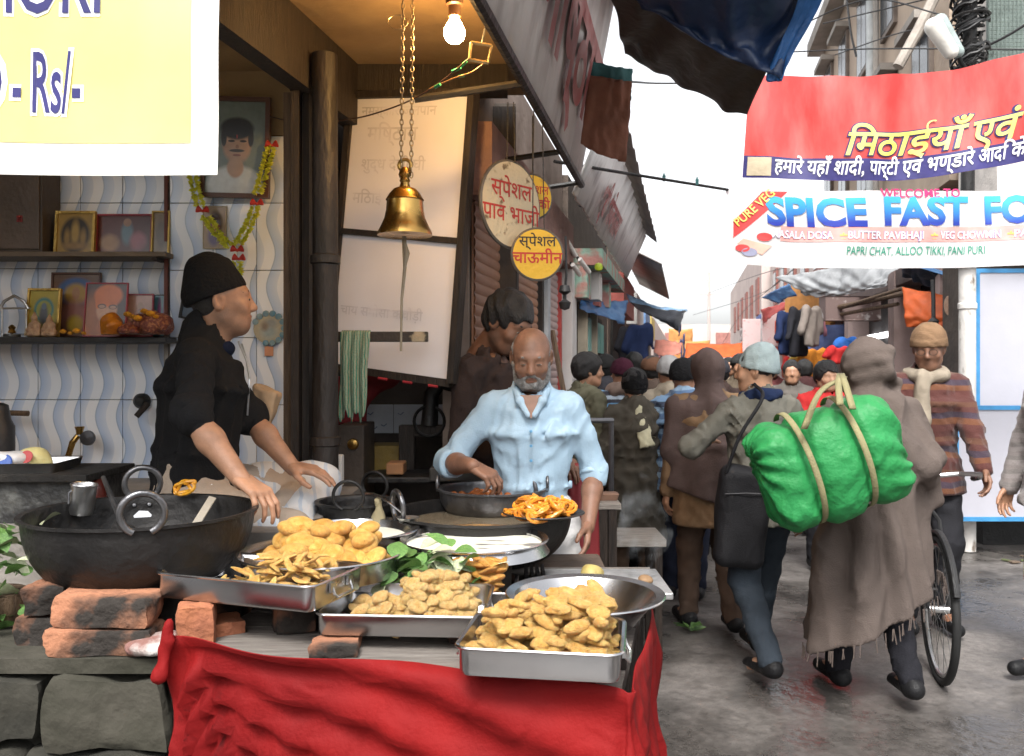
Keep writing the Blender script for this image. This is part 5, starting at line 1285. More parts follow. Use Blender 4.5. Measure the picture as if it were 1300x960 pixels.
# ------------------------------------------------------------------ food
def bits(kind, n=6):
    out = []
    for i in range(n):
        g = np.random.RandomState(i * 7 + len(kind)); bm = bmesh.new(); bmesh.ops.create_icosphere(bm, subdivisions=3, radius=1)
        if kind == 'fritter': sc = (1, g.uniform(.5, .9), g.uniform(.28, .55)); am = .26
        elif kind == 'pakora': sc = (1, g.uniform(.75, 1), g.uniform(.5, .75)); am = .24
        elif kind == 'strip': sc = (1, g.uniform(.26, .40), g.uniform(.12, .2)); am = .10
        elif kind == 'puri': sc = (1, g.uniform(.85, 1), g.uniform(.22, .32)); am = .09
        else: sc = (1, g.uniform(.85, 1), g.uniform(.52, .64)); am = .05
        w1 = wrinkle(am, 1.1, i * 3 + 1, st=(1, 1, 1)); w2 = (crease if kind != 'kachori' else wrinkle)(am * .62, 2.6, i + 40, st=(1, 1, 1)); bend = g.uniform(-.25, .25)
        for q in bm.verts:
            p = q.co.copy(); p *= 1 + float(w1(p.x, p.y, p.z)) + float(w2(p.x, p.y, p.z)); p = V((p.x * sc[0], p.y * sc[1], p.z * sc[2])); p.z += bend * p.x * p.x * (1 if kind in ('strip', 'puri') else .3); q.co = p
        me = bpy.data.meshes.new(kind); bm.to_mesh(me); bm.free(); me.polygons.foreach_set('use_smooth', [True] * len(me.polygons)); out.append(me)
    return out
def foodmat(name, a, b, **k):
    m = mat(name, a, .40, col2=b, vs=2.2, bump=1.0, bs=12, rv=.12, sss=.18, **k); t = m.node_tree; N = t.nodes.new; L = t.links.new; bs_ = t.nodes['Principled BSDF']; out = bs_.inputs['Base Color'].links[0].from_socket
    tc = N('ShaderNodeTexCoord'); oi = N('ShaderNodeObjectInfo'); ad = N('ShaderNodeVectorMath'); L(tc.outputs['Object'], ad.inputs[0]); sc_ = N('ShaderNodeVectorMath'); sc_.operation = 'SCALE'; sc_.inputs[0].default_value = (9, 7, 5); L(oi.outputs['Random'], sc_.inputs['Scale']); L(sc_.outputs[0], ad.inputs[1])
    nz = N('ShaderNodeTexNoise'); nz.inputs['Scale'].default_value = 3.2; nz.inputs['Detail'].default_value = 6; nz.inputs['Roughness'].default_value = .7; L(ad.outputs[0], nz.inputs[0])
    mr = N('ShaderNodeMapRange'); mr.inputs[1].default_value = .54; mr.inputs[2].default_value = .74; mr.inputs[4].default_value = .75; L(nz.outputs[0], mr.inputs[0])
    mx = N('ShaderNodeMix'); mx.data_type = 'RGBA'; L(mr.outputs[0], mx.inputs[0]); L(out, mx.inputs[6]); mx.inputs[7].default_value = (.42, .15, .025, 1); L(mx.outputs[2], bs_.inputs['Base Color']); return m
FM = {'fritter': foodmat('golden_fritter', (.78, .39, .09), (.95, .64, .24)), 'pakora': foodmat('pale_pakora', (.82, .47, .15), (.96, .70, .32)), 'strip': foodmat('crisp_strip', (.78, .39, .09), (.94, .62, .22)), 'puri': foodmat('fried_puri', (.64, .27, .045), (.84, .46, .13)), 'kachori': foodmat('golden_kachori', (.72, .34, .06), (.90, .56, .17))}
BITS = {}
for kd in FM:
    BITS[kd] = bits(kd)
    for me in BITS[kd]: me.materials.append(FM[kd])
def pile(kind, name, label, cat, group, M, lx, ly, n, r, z0, peak=(0, 0), sig=(.4, .4), flat=.5, seed=0, round_=False, tiltmax=.5, cap=.2):
    g = random.Random(seed); cell = .006; nx, ny = int(lx / cell) + 1, int(ly / cell) + 1; hm = np.zeros((nx, ny))
    gx = (np.arange(nx) * cell - lx / 2)[:, None]; gy = (np.arange(ny) * cell - ly / 2)[None, :]
    for i in range(n):
        s = r * g.uniform(.8, 1.22)
        for _ in range(60):
            if i < n * flat: x, y = g.uniform(-lx / 2 + s, lx / 2 - s), g.uniform(-ly / 2 + s, ly / 2 - s)
            else: x, y = g.gauss(peak[0], sig[0] * lx / 2), g.gauss(peak[1], sig[1] * ly / 2)
            if round_ and (x / (lx / 2 - s)) ** 2 + (y / (ly / 2 - s)) ** 2 > 1: continue
            if abs(x) < lx / 2 - s * 1.1 and abs(y) < ly / 2 - s * 1.3: break
        else: continue
        d = np.sqrt((gx - x) ** 2 + (gy - y) ** 2); msk = d < s * .75
        if not msk.any(): continue
        me = BITS[kind][g.randrange(6)]; hgt = s * {'fritter': .6, 'pakora': .7, 'strip': .22, 'puri': .28, 'kachori': .56}[kind]
        z = float(np.quantile(hm[msk], .55)); 
        if z > cap: continue
        hm[msk] = np.maximum(hm[msk], z + hgt * 1.35 * np.sqrt(np.maximum(1 - (d[msk] / s) ** 2, .1)))
        o = link_mesh(name, me); o.scale = (s, s, s); o.location = M @ V((x, y, z0 + z + hgt * .72))
        o.rotation_euler = (g.uniform(-tiltmax, tiltmax), g.uniform(-tiltmax, tiltmax), g.uniform(0, 6.28)); tag(o, label, cat, group)
pile('fritter', 'fritter', 'golden lumpy fritter heaped in the corner tray', 'fritter', 'fritters in the corner tray', MC, .33, .25, 300, .0235, .004, (.05, .02), (.55, .5), .5, 1, cap=.125)
pile('pakora', 'pakora', 'pale knobbly pakora heaped in the long tray', 'pakora', 'pakoras in the long tray', MBt, .38, .30, 300, .0185, .004, (.06, .0), (.44, .5), .05, 2, cap=.10)
pile('puri', 'puri', 'flat deep fried puri piled behind the pakoras', 'puri', 'puris behind the pakoras', MB2, .45, .19, 120, .034, .004, (.11, -.05), (.24, .40), .0, 3, tiltmax=.5, cap=.115)
pile('strip', 'crisp_strip', 'thin crisp fried strip in the brick propped tray', 'crisp', 'crisp strips in the tray', MA, .42, .23, 240, .030, .004, (.09, .03), (.34, .40), .1, 4, tiltmax=.6, cap=.085)
pile('kachori', 'kachori', 'plump golden kachori heaped on the round dish', 'kachori', 'kachoris on the round dish', Matrix.Translation((P(408, 700, 2.43).x, 2.43, ZT + .10)), .42, .40, 80, .038, .006, (.02, .0), (.42, .42), .35, 5, round_=True, cap=.105)
# imarti coils on a plate at the pan edge
pt = thing('iron_plate', 'flat iron plate of fried coils on the pan rim', 'plate', P(688, 653, 2.93)); c = V((P(690, 652, 2.90).x, 2.90, 1.012)); MB().lathe([(0, 0), (.10, .0), (.138, .012), (.136, .015), (.10, .005), (0, .004)], c=c, n=40).build('plate', IRON, pt, True)
coils = []
for i in range(3):
    g = random.Random(i); pts = []
    for a in range(46):
        t = a / 45 * 2 * PI * 3; rr_ = (.014 + .008 * (a / 45) * 2) * (1 + .2 * math.sin(t * 2.3 + i)); pts.append(V((rr_ * math.cos(t), rr_ * math.sin(t), .003 * math.sin(t * 1.6 + i))))
    m = MB().tube(pts, .0052, n=6); me = m.build('fried_coil', mat('imarti_orange', (.50, .15, .012), .3, col2=(.62, .26, .03), vs=40, bump=.3, rv=.2), None, True, loc=(0, 0, 0)); coils.append(me)
g = random.Random(9); n0 = 0
for i in range(44):
    a, rr_ = g.uniform(0, 6.28), math.sqrt(g.random()) * .105; lay = i // 18
    x, y = math.cos(a) * rr_ * (1 - .25 * lay), math.sin(a) * rr_ * (1 - .25 * lay); src = coils[i % 3]
    o = src if n0 < 3 and i == n0 else link_mesh('fried_coil', src.data)
    if o is src: n0 += 1
    o.location = c + V((x, y, .013 + .012 * lay + .004 * g.random() + (.012 if x < -.03 else 0) * (lay > 0))); o.rotation_euler = (g.uniform(-.6, .6), g.uniform(-.6, .6), g.uniform(0, 6)); o.scale = (1.15,) * 3
    tag(o, 'orange fried syrup coil on the iron plate', 'sweet', 'fried coils on the iron plate')
bm = bmesh.new(); bmesh.ops.create_icosphere(bm, subdivisions=2, radius=.019); gm = bpy.data.meshes.new('gulab_jamun'); bm.to_mesh(gm); bm.free(); gm.polygons.foreach_set('use_smooth', [True] * len(gm.polygons)); gm.materials.append(mat('brown_syrup_sweet', (.20, .06, .02), .2, col2=(.30, .10, .03), vs=30, bump=.1, rv=.2))
for i in range(34):
    a, rr_ = g.uniform(0, 6.28), math.sqrt(g.random()) * .165
    o = link_mesh('gulab_jamun', gm); o.location = (P(632, 624, 3.42).x - .02 + math.cos(a) * rr_, 3.36 + math.sin(a) * rr_, 1.008); tag(o, 'round brown syrup sweet floating in the syrup pan', 'sweet', 'sweets in the syrup pan')
# leaves between dishes
lv = MB(); pr = [(0, 0), (.10, .55), (.25, .9), (.45, 1.0), (.65, .8), (.85, .35), (1, 0)]
vs = []; fs = []
for i, (t, wd) in enumerate(pr):
    for s in (-1, 0, 1): vs.append((t * 1.0 - .0, s * wd * .36, (.10 * abs(s) * wd) - .25 * t * t))
for i in range(len(pr) - 1):
    for s in (0, 1): fs.append((i * 3 + s, i * 3 + s + 1, (i + 1) * 3 + s + 1, (i + 1) * 3 + s))
leafs = []
for mm_ in (GREENL, PALEL):
    me = bpy.data.meshes.new('leaf'); me.from_pydata(vs, [], fs); me.materials.append(mm_); me.polygons.foreach_set('use_smooth', [True] * len(me.polygons)); leafs.append(me)
def leafpile(label, c, sp, n, seed, group, zr=.06):
    g = random.Random(seed)
    for i in range(n):
        o = link_mesh('leaf', leafs[1 if g.random() < .28 else 0]); o.location = V(c) + V((g.gauss(0, sp[0]), g.gauss(0, sp[1]), g.uniform(0, zr))); s = g.uniform(.045, .085); o.scale = (s, s, s)
        o.rotation_euler = (g.uniform(-.9, .9), g.uniform(-.9, .5), g.uniform(0, 6.28)); tag(o, label, 'leaf', group)
leafpile('glossy green leaf in the bunch between the dishes', (P(548, 716, 2.44).x, 2.42, ZT + .09), (.055, .05), 70, 1, 'leaves between the dishes', .07)
leafpile('green leaf in the pile at the plinth end', (P(5, 690, 2.35).x - .02, 2.36, .81), (.045, .06), 60, 2, 'leaves by the plinth', .26)
o = MB().lathe([(0, 0), (.10, 0), (.11, .06), (.10, .08), (0, .08)], c=(P(2, 700, 2.4).x - .05, 2.42, .80), n=20).build('leaf_basket', WOOD_M, None, True); tag(o, 'low basket under the leaf pile', 'basket')
# griddle plate with dough and smoking embers
gp = thing('iron_griddle', 'flat grey iron griddle smoking beyond the steel basin', 'griddle', (.27, 2.68, ZT)); MB().box((.10, 2.52, ZT + .001), (.47, 2.83, ZT + .022), bev=.004).build('plate', mat('ash_iron', (.22, .22, .22), .4, .7, col2=(.5, .5, .5), vs=14, bump=.3), gp)
for i in range(4): MB().box((.04 + .018 * i, 2.50, ZT + .002), (.05 + .018 * i, 2.84, ZT + .035)).build('grate_bar', IRON, gp)
lump('dough_lump', V((.245, 2.66, ZT + .042)), (.042, .038, .026), mat('greenish_dough', (.36, .30, .10), .6, col2=(.24, .18, .06), vs=30), 'crumpled greenish dough lump on the griddle', 'dough', seed=3, amp=.006)
lump('dough_crumb', V((.40, 2.63, ZT + .034)), (.022, .02, .014), mat('brown_crumb', (.20, .12, .06), .7), 'small brown crumb on the griddle', 'crumb', seed=5, amp=.005)
SMK = bpy.data.materials.new('smoke_volume'); SMK.use_nodes = True; t = SMK.node_tree; t.nodes.remove(t.nodes['Principled BSDF']); pv = t.nodes.new('ShaderNodeVolumePrincipled'); pv.inputs['Color'].default_value = (.8, .85, .9, 1)
tc = t.nodes.new('ShaderNodeTexCoord'); nz = t.nodes.new('ShaderNodeTexNoise'); nz.inputs['Scale'].default_value = 9; nz.inputs['Detail'].default_value = 4; t.links.new(tc.outputs['Object'], nz.inputs[0]); mr = t.nodes.new('ShaderNodeMapRange'); mr.inputs[1].default_value = .5; mr.inputs[2].default_value = .75; mr.inputs[4].default_value = 7; t.links.new(nz.outputs[0], mr.inputs[0]); t.links.new(mr.outputs[0], pv.inputs['Density']); t.links.new(pv.outputs[0], t.nodes['Material Output'].inputs['Volume'])
S = SDF(.02); S.cone((.38, 2.70, ZT + .06), (.42, 2.74, ZT + .16), .05, .08, k=.04); S.cone((.42, 2.74, ZT + .16), (.40, 2.76, ZT + .30), .08, .05, k=.04); v_, f_ = S.mesh()
o = mesh_from('smoke', v_, f_, SMK, None, True); o['kind'] = 'stuff'; o['label'] = 'thin pale smoke drifting off the griddle'; o['category'] = 'smoke'
# dim clutter in the back room
def clutter(name, label, cat, x0, x1, y0, y1, Y, dp, m, bev=.006):
    a, b = P(x0, y1, Y), P(x1, y0, Y); return tag(MB().box((a.x, Y, a.z), (b.x, Y + dp, b.z), bev=bev).build(name, m), label, cat)
YT = mat('mustard_tin', (.22, .14, .02), .5, bump=.2)
wc = thing('wooden_cabinet', 'dark cabinet with brass boss beside the pillar', 'cabinet', P(445, 640, 3.8)); a, b = P(428, 640, 3.8), P(462, 540, 3.8); MB().box((a.x, 3.8, a.z - .6), (b.x, 4.1, b.z), bev=.006).build('carcass', mat('cabinet_wood', (.05, .038, .03), .6, bump=.2), wc); MB().lathe([(0, 0), (.026, 0), (.022, .01), (.01, .014), (0, .014)], n=20, M=Matrix.Translation(P(448, 564, 3.799)) @ Matrix.Rotation(PI / 2, 4, 'X')).build('boss', BRASS, wc, True)
clutter('mustard_tin', 'mustard coloured tin in the dark back room', 'tin', 466, 512, 566, 605, 4.1, .2, YT)
clutter('cardboard_box', 'small tan box before the mustard tin', 'box', 490, 512, 588, 603, 3.75, .12, mat('tan_card', (.26, .13, .06), .8))
clutter('iron_bench', 'black iron bench along the back room', 'bench', 466, 570, 606, 614, 3.72, .3, IRON)
clutter('work_bench', 'pale topped bench behind the cooking pans', 'bench', 545, 640, 594, 612, 3.70, .30, mat('bench_dark', (.05, .045, .04), .5))
clutter('white_box', 'white carton with blue lid at the foot of the pillar', 'carton', 423, 434, 578, 618, 3.5, .05, WHITEP)
sm = thing('sewing_machine', 'dark hand machine on a wooden box in the back room', 'machine', P(540, 600, 4.0)); MB().box(P(506, 606, 4.0), P(526, 540, 4.0) + V((0, .06, 0)), bev=.006).box(P(508, 555, 4.01), P(570, 540, 4.01) + V((0, .06, 0)), bev=.006).build('frame', WOOD_D, sm); MB().tube([P(545, 540, 4.02), P(548, 500, 4.02), P(560, 485, 4.02), P(590, 490, 4.02)], [.04, .035, .04, .05], n=12).build('arm', IRON, sm, True); MB().tube([P(545, 535, 4.0) + V((.07 * math.cos(q), 0, .07 * math.sin(q))) for q in [i / 24 * 2 * PI for i in range(24)]], .008, n=6, closed=True).build('wheel', IRON, sm, True)
S = SDF(.012); a = P(440, 505, 4.1); S.seg(a + V((0, 0, -.12)), a + V((.0, 0, .10)), (1, 0, 0), .09, .05, .10, .05, k=.03); S.cone(a + V((.05, 0, .09)), a + V((.20, 0, .11)), .05, .07, k=.05); S.disp = wrinkle(.01, 16, 5); v_, f_ = S.mesh(); tag(mesh_from('hanging_cloth', v_, f_, mat('deep_red_cloth', (.16, .012, .015), .9), None, True), 'deep red cloth hung below the white board', 'cloth')
# ------------------------------------------------------------------ the lane: left house fronts
def SL(Y, z, out=0.0): return V((XL(Y) + out, Y, z))
def SRt(Y, z, out=0.0): return V((XR(Y) - out, Y, z))
def slab(SD, Ya, Yb, z0, z1, o0, o1):
    """block along the street side: o0..o1 = how far it stands out into the lane"""
    return MB().hexa([SD(Ya, z0, o0), SD(Ya, z0, o1), SD(Yb, z0, o1), SD(Yb, z0, o0)], [SD(Ya, z1, o0), SD(Ya, z1, o1), SD(Yb, z1, o1), SD(Yb, z1, o0)])
lh = thing('shuttered_house', 'old low house with brown roller shutters beside the sweet shop', 'house', SL(4.8, 0, -.1))
GRIMY = mat('grimy_wall', (.20, .15, .12), .9, col2=(.34, .27, .23), vs=3, bump=.4, bs=18)
slab(SL, 4.0, 7.05, 0, 3.2, -.22, -.10).build('wall', GRIMY, lh)
SHB = mat('brown_shutter_paint', (.26, .125, .075), .55, col2=(.34, .19, .12), vs=6, bump=.15, rv=.12); SHR = mat('grey_pink_shutter', (.42, .33, .31), .55, col2=(.36, .25, .23), vs=6, bump=.15, rv=.1)
dv = V((.2, 1, 0)).normalized(); nv_ = V((1, -.2, 0)).normalized()
def shutter(root, Ya, Yb, z0, z1, m, out=-.08, h=.052):
    sh = slab(SL, Ya, Yb, z0, z1, out - .012, out - .002).build('shutter', m, root)
    L_ = (SL(Yb, 0) - SL(Ya, 0)).length; vs = []; n = 7
    for s in (0, 1):
        for k in range(n):
            t = k / (n - 1); vs.append(dv * (L_ * s) + V((0, 0, t * h * .94)) + nv_ * (.008 * math.sin(t * PI) ** .7))
    vs += [dv * 0 - nv_ * .003, dv * L_ - nv_ * .003]
    me = bpy.data.meshes.new('slat'); me.from_pydata([tuple(q) for q in vs], [], [(k, n + k, n + k + 1, k + 1) for k in range(n - 1)] + [tuple(range(n))[::-1], tuple(range(n, 2 * n))]); me.materials.append(m); me.polygons.foreach_set('use_smooth', [True] * len(me.polygons))
    z = z0
    while z < z1:
        o = link_mesh('slat', me, sh); o.location = SL(Ya, z, out) - V(root.location); z += h
shutter(lh, 4.02, 4.86, .25, 2.28, SHB); shutter(lh, 4.92, 5.72, .25, 2.28, SHB)
for (a, b) in ((4.86, 4.92), (5.72, 5.80)): slab(SL, a, b, .0, 2.35, -.09, -.045).build('shutter_rail', WOOD_D, lh)
slab(SL, 5.80, 5.92, 0, 2.4, -.09, -.02).build('post', mat('faded_blue_post', (.36, .38, .40), .7, bump=.3), lh)
shutter(lh, 6.0, 6.62, .25, 2.2, SHR); 
for (a, b) in ((5.94, 6.0), (6.62, 6.68)): slab(SL, a, b, .0, 2.25, -.09, -.05).build('shutter_rail', mat('red_rail_paint', (.45, .05, .04), .5), lh)
slab(SL, 3.9, 6.75, 2.29, 2.62, -.09, .03).build('shutter_box', mat('pinkish_box', (.30, .17, .14), .7, col2=(.20, .11, .09), vs=5, bump=.3), lh)
o = MB().tube([P(701, 420, 6.0), P(716, 500, 5.9)], .02, n=6).build('leaning_stick', WOOD_M); tag(o, 'brown pole leaning on the second shutter', 'pole')
slab(SL, 6.75, 7.02, 0, 2.35, -.10, .02).build('white_pier', WHITEP, lh)
# carved painted cornice
cc = thing('painted_cornice', 'peeling green and pink carved cornice over the shutters', 'cornice', SL(6.9, 2.0, 0)); CORN = mat('peeling_green_pink', (.26, .42, .34), .8, col2=(.42, .20, .17), vs=7, thr=(.45, .58), bump=.6, bs=22)
slab(SL, 6.9, 9.4, 2.34, 2.47, -.08, .24).build('soffit', CORN, cc)
for i in range(5):
    Y = 6.9 + i * .45; slab(SL, Y, Y + .26, 2.08 + .02 * (i % 2), 2.335, -.08, .12 + .05 * (i % 2)).build('carved_block', (CORN, WHITEP, mat('faded_red_carving', (.35, .12, .10), .8))[i % 3], cc)
for i, (x, y, x2, y2) in enumerate(((720, 306, 731, 326), (727, 336, 736, 349), (736, 329, 748, 346))):
    t_ = thing('tube_light', 'unlit white fluorescent tube, ' + ('uppermost on the cornice', 'lower inner one', 'outer one near the lane')[i], 'tube light', P(x2, y2, 6.6), 'tube lights under the cornice'); MB().tube([P(x, y, 6.5), P(x2, y2, 6.6)], .018, n=10).build('tube', WHITEP, t_, True); MB().tube([P(x - 3, y - 2, 6.52), P(x2 - 3, y2 - 2, 6.62)], .012, n=6).build('batten', IRON, t_)
o = MB().lathe([(0, -.035), (.025, -.025), (.033, 0), (.024, .024), (0, .033)], c=P(760, 339, 6.6), n=16).build('green_lamp', mat('lime_green', (.42, .55, .03), .4), None, True); tag(o, 'small lime green ball under the cornice', 'ball')
pw = thing('plug_cable', 'black cable with plugs dangling by the shutters', 'cable', P(717, 390, 5.6)); MB().tube([P(718, 300, 5.6), P(719, 350, 5.6), P(717, 372, 5.6)], .009, n=6).build('cable', BLACKP, pw, True); MB().lathe([(0, 0), (.03, .01), (.04, .05), (.012, .07), (.012, .10), (.04, .12), (.03, .16), (0, .165)], c=P(717, 394, 5.6), n=12).build('plug', BLACKP, pw, True)
# painted tin fascia signs
FAS = mat('streaked_tin_sign', (.62, .58, .56), .45, col2=(.26, .21, .20), vs=3.2, thr=(.5, .8), bump=.3, bs=10, stretch=(2.5, 2.5, .35)); FASB = mat('streaked_white_tin', (.74, .73, .72), .45, col2=(.34, .32, .32), vs=3.5, thr=(.5, .75), bump=.25, bs=10, stretch=(2.5, 2.5, .35)); REDF2 = mat('faded_red_letters', (.30, .05, .05), .6, col2=(.45, .25, .24), vs=6, bump=0)
def fascia(label, Ya, Yb, x0, z0, z1, lean, m, word, size, u, v):
    A, B = V((x0 + .2 * Ya, Ya, z0)), V((x0 + .2 * Yb, Yb, z0)); tp_ = V((lean, -lean * .2, z1 - z0)); n_ = (B - A).cross(tp_).normalized(); n_ = n_ if n_.x > 0 else -n_
    r = thing('tin_sign', label, 'sign', (A + B) / 2, 'painted tin signs over the shops')
    nn = 40; vs = []
    for j in (0, 1):
        for s in (0, 1):
            for i in range(nn + 1): vs.append(A.lerp(B, i / nn) + tp_ * j + n_ * (.010 * math.sin(i * 2.1) + .006 * math.sin(i * 5.3) - .02 * s))
    k = nn + 1; fs = []
    for i in range(nn): fs += [(i, i + 1, 2 * k + i + 1, 2 * k + i), (k + i + 1, k + i, 3 * k + i, 3 * k + i + 1), (k + i, k + i + 1, i + 1, i), (2 * k + i, 2 * k + i + 1, 3 * k + i + 1, 3 * k + i)]
    fs += [(0, 2 * k, 3 * k, k), (k - 1, 2 * k - 1, 4 * k - 1, 3 * k - 1)]
    mesh_from('sheet_metal', vs, fs, m, r, True)
    # lettering reads along the lane as seen from it
    ux_ = (B - A).normalized(); lettering(word, size, REDF2, lambda a, b, l: A + ux_ * a + tp_.normalized() * b + n_ * (l + .018), r, x=u, y=v, off=.004, cut=0, bold=.03)
    for i in range(3): MB().tube([A.lerp(B, .1 + .4 * i) - n_ * .03, A.lerp(B, .1 + .4 * i) - n_ * .03 + tp_], .012, n=6).build('stay_bar', IRON, r)
    return A, B, tp_
fascia('streaked white tin sign with red lettering above the sweet shop', 1.9, 4.95, -.60, 2.60, 3.75, .22, FAS, 'जी मिष्ठान', .62, .5, .22)
fascia('pale tin sign with faint red lettering over the shutters', 5.02, 9.6, -.64, 2.52, 2.98, .20, FASB, 'श्री भोजनालय', .26, .8, .08)
o = MB().tube([V((-.60 + .2 * 2, 2, 2.57)), V((-.60 + .2 * 5.0, 5.0, 2.57))], .022, n=8).build('edge_pipe', IRON); tag(o, 'dark pipe running under the near tin sign', 'pipe')
for i, (Y) in enumerate((3.2, 4.2, 4.9)):
    o = MB().tube([V((-.60 + .2 * Y, Y, 2.56)), SL(Y, 2.50, -.1)], .014, n=6).build('bracket_arm', IRON); tag(o, ('nearest the bulb', 'above the round signs', 'at the end of the near tin sign')[i].join(('iron bracket arm ', '')), 'bracket')
# corrugated eaves
def corrugated(label, pts, m, n=90, amp=.018):
    A, B, C, D = pts; vs = []
    for j in (0, 1):
        for i in range(n + 1):
            q = A.lerp(B, i / n) if j == 0 else D.lerp(C, i / n); vs.append(q + V((0, 0, amp * math.sin(i * .9))))
    o = mesh_from('corrugated_roof', vs, [(i, i + 1, n + 2 + i, n + 1 + i) for i in range(n)], m, None, True); md = o.modifiers.new('t', 'SOLIDIFY'); md.thickness = .008; return tag(o, label, 'roof', 'corrugated eaves along the lane')
TIN = mat('dark_tin', (.10, .09, .085), .6, .3, col2=(.20, .18, .17), vs=4, bump=.2)
corrugated('dark corrugated eave projecting over the near tin sign', (V((-.42 + .2 * 1.9, 1.9, 3.80)), V((-.42 + .2 * 5.2, 5.2, 3.74)), V((.10 + .2 * 5.2, 5.2, 3.52)), V((.10 + .2 * 1.9, 1.9, 3.55))), TIN)
corrugated('weathered corrugated eave over the pale tin sign', (SL(5.2, 3.35, .1), SL(10, 3.35, .1), V((-.33 + .2 * 10, 10, 2.98)), V((-.36 + .2 * 5.2, 5.2, 3.02))), mat('rusty_tin', (.24, .20, .18), .6, .2, col2=(.34, .31, .29), vs=3, bump=.2))
corrugated('far corrugated eave down the lane', (SL(10.2, 3.0, .1), SL(15, 3.0, .1), SL(15, 2.74, .62), SL(10.2, 2.74, .62)), mat('rusty_tin', (.24, .20, .18)))
sheet('hanging_flag', [[(747, 96, 4.5), (776, 100, 4.5), (800, 104, 4.55)], [(742, 145, 4.5), (770, 150, 4.52), (799, 150, 4.55)], [(737, 182, 4.5), (765, 198, 4.5), (794, 206, 4.55)]], mat('brown_teal_cloth', (.22, .085, .05), .8, bump=.2), 'brown cloth flag hanging from the dark eave', 'flag', wr=.012, nu=16, nv=16)
sheet('hanging_flag', [[(749, 78, 4.55), (776, 84, 4.55), (802, 88, 4.6)], [(746, 120, 4.54), (774, 126, 4.55), (801, 128, 4.6)]], mat('dark_teal_cloth', (.03, .10, .10), .8, bump=.2), 'dark teal cloth strip above the brown flag', 'flag', wr=.008, nu=16, nv=10)
# green window house and the shops beyond, left
gh = thing('green_window_house', 'narrow house with turquoise shuttered windows on the lane', 'house', SL(8.5, 0, -.1)); slab(SL, 7.1, 10.6, 0, 3.1, -.3, -.06).build('wall', mat('dark_shop_wall', (.11, .085, .07), .9, bump=.3), gh)
TEAL = mat('turquoise_paint', (.18, .48, .42), .5, col2=(.28, .56, .50), vs=6, bump=.1)
for (a, b) in ((7.75, 8.35), (8.75, 9.6)):
    wd_ = slab(SL, a, b, .55, 2.05, -.055, -.02).build('window', WOOD_D, gh)
    for k in range(4):
        z0 = .60 + k * .36
        for j in (0, 1):
            y0 = a + .03 + (b - a) / 2 * j; slab(SL, y0, y0 + (b - a) / 2 - .06, z0, z0 + .31, -.021, .0).build('pane', TEAL, wd_)
for Y in (7.65, 8.5): slab(SL, Y, Y + .10, 0, 2.2, -.05, .03).build('door_post', mat('cream_post', (.55, .48, .36), .7), gh)
ls = thing('left_shop_row', 'row of dark open shops further along the left side', 'shop', SL(14, 0, -.2)); slab(SL, 10.65, 24, 0, 3.0, -.5, -.05).build('wall', mat('far_brown_wall', (.20, .15, .12), .9, bump=.3), ls)
for i in range(4): slab(SL, 11 + i * 3, 13.2 + i * 3, 0, 2.2, -.06, -.02).build('shade_panel', SOOT_SHADE, ls); slab(SL, 11 + i * 3, 13.2 + i * 3, 2.25, 2.75, -.05, .12).build('sign_board', (mat('dull_red_sign', (.40, .10, .08), .6), WHITEP, mat('dull_blue_sign', (.12, .22, .40), .6), mat('dull_yellow_sign', (.55, .42, .12), .6))[i], ls)  # flat black panels on the wall stand for the shade inside the shops
TARPB = mat('blue_tarp', (.05, .17, .42), .45, col2=(.12, .30, .58), vs=6, bump=.3, bs=25, trans=.25); TARPK = mat('black_tarp', (.02, .022, .028), .5, bump=.3); TARPN = mat('navy_tarp', (.006, .018, .055), .42, col2=(.012, .03, .085), vs=4, bump=.35, bs=16); TARPD = mat('dark_brown_tarp', (.03, .023, .018), .55, col2=(.055, .045, .036), vs=4, bump=.5, bs=14); ORT = mat('orange_tarp', (.65, .13, .03), .55, bump=.25, bs=20, trans=.3); GRT = mat('silver_tarp', (.50, .51, .52), .45, col2=(.34, .35, .36), vs=5, bump=.5, bs=14, trans=.15)
sheet('awning_tarp', [[(737, 381, 7.3), (765, 383, 8.3), (796, 382, 9.2)], [(737, 392, 7.0), (765, 402, 7.9), (792, 412, 8.6)]], TARPB, 'faded blue tarpaulin awning over the turquoise windows', 'tarpaulin', wr=.012, nu=20, nv=10)
sheet('awning_tarp', [[(800, 384, 11), (838, 393, 10.5), (873, 395, 10)], [(812, 394, 10.6), (838, 404, 10.2), (868, 400, 10)], [(832, 402, 10.3), (852, 414, 10.1), (861, 422, 10)]], TARPK, 'black tarpaulin corner sagging into the lane', 'tarpaulin', wr=.010, nu=16, nv=12)
sheet('awning_tarp', [[(795, 373, 11.4), (830, 388, 11), (872, 394, 10.3)], [(800, 384, 11), (838, 393, 10.5), (873, 395.5, 10)]], mat('light_blue_tarp', (.25, .42, .62), .5, trans=.3), 'light blue strip along the black tarpaulin', 'tarpaulin', wr=.01, nu=16, nv=6)
sheet('lane_awning', [[(871, 436, 15), (905, 437, 15), (942, 436, 15)], [(870, 454, 14.6), (905, 455, 14.5), (943, 453, 14.6)]], ORT, 'bright orange awning strip across the far lane', 'awning', wr=.010, nu=20, nv=8)
sheet('lane_awning', [[(832, 432, 13), (850, 433, 13), (866, 436, 13)], [(830, 447, 12.7), (848, 454, 12.6), (864, 448, 12.7)]], mat('salmon_tarp', (.60, .24, .18), .6, trans=.3), 'salmon cloth awning by the black tarpaulin', 'awning', wr=.012, nu=14, nv=8)
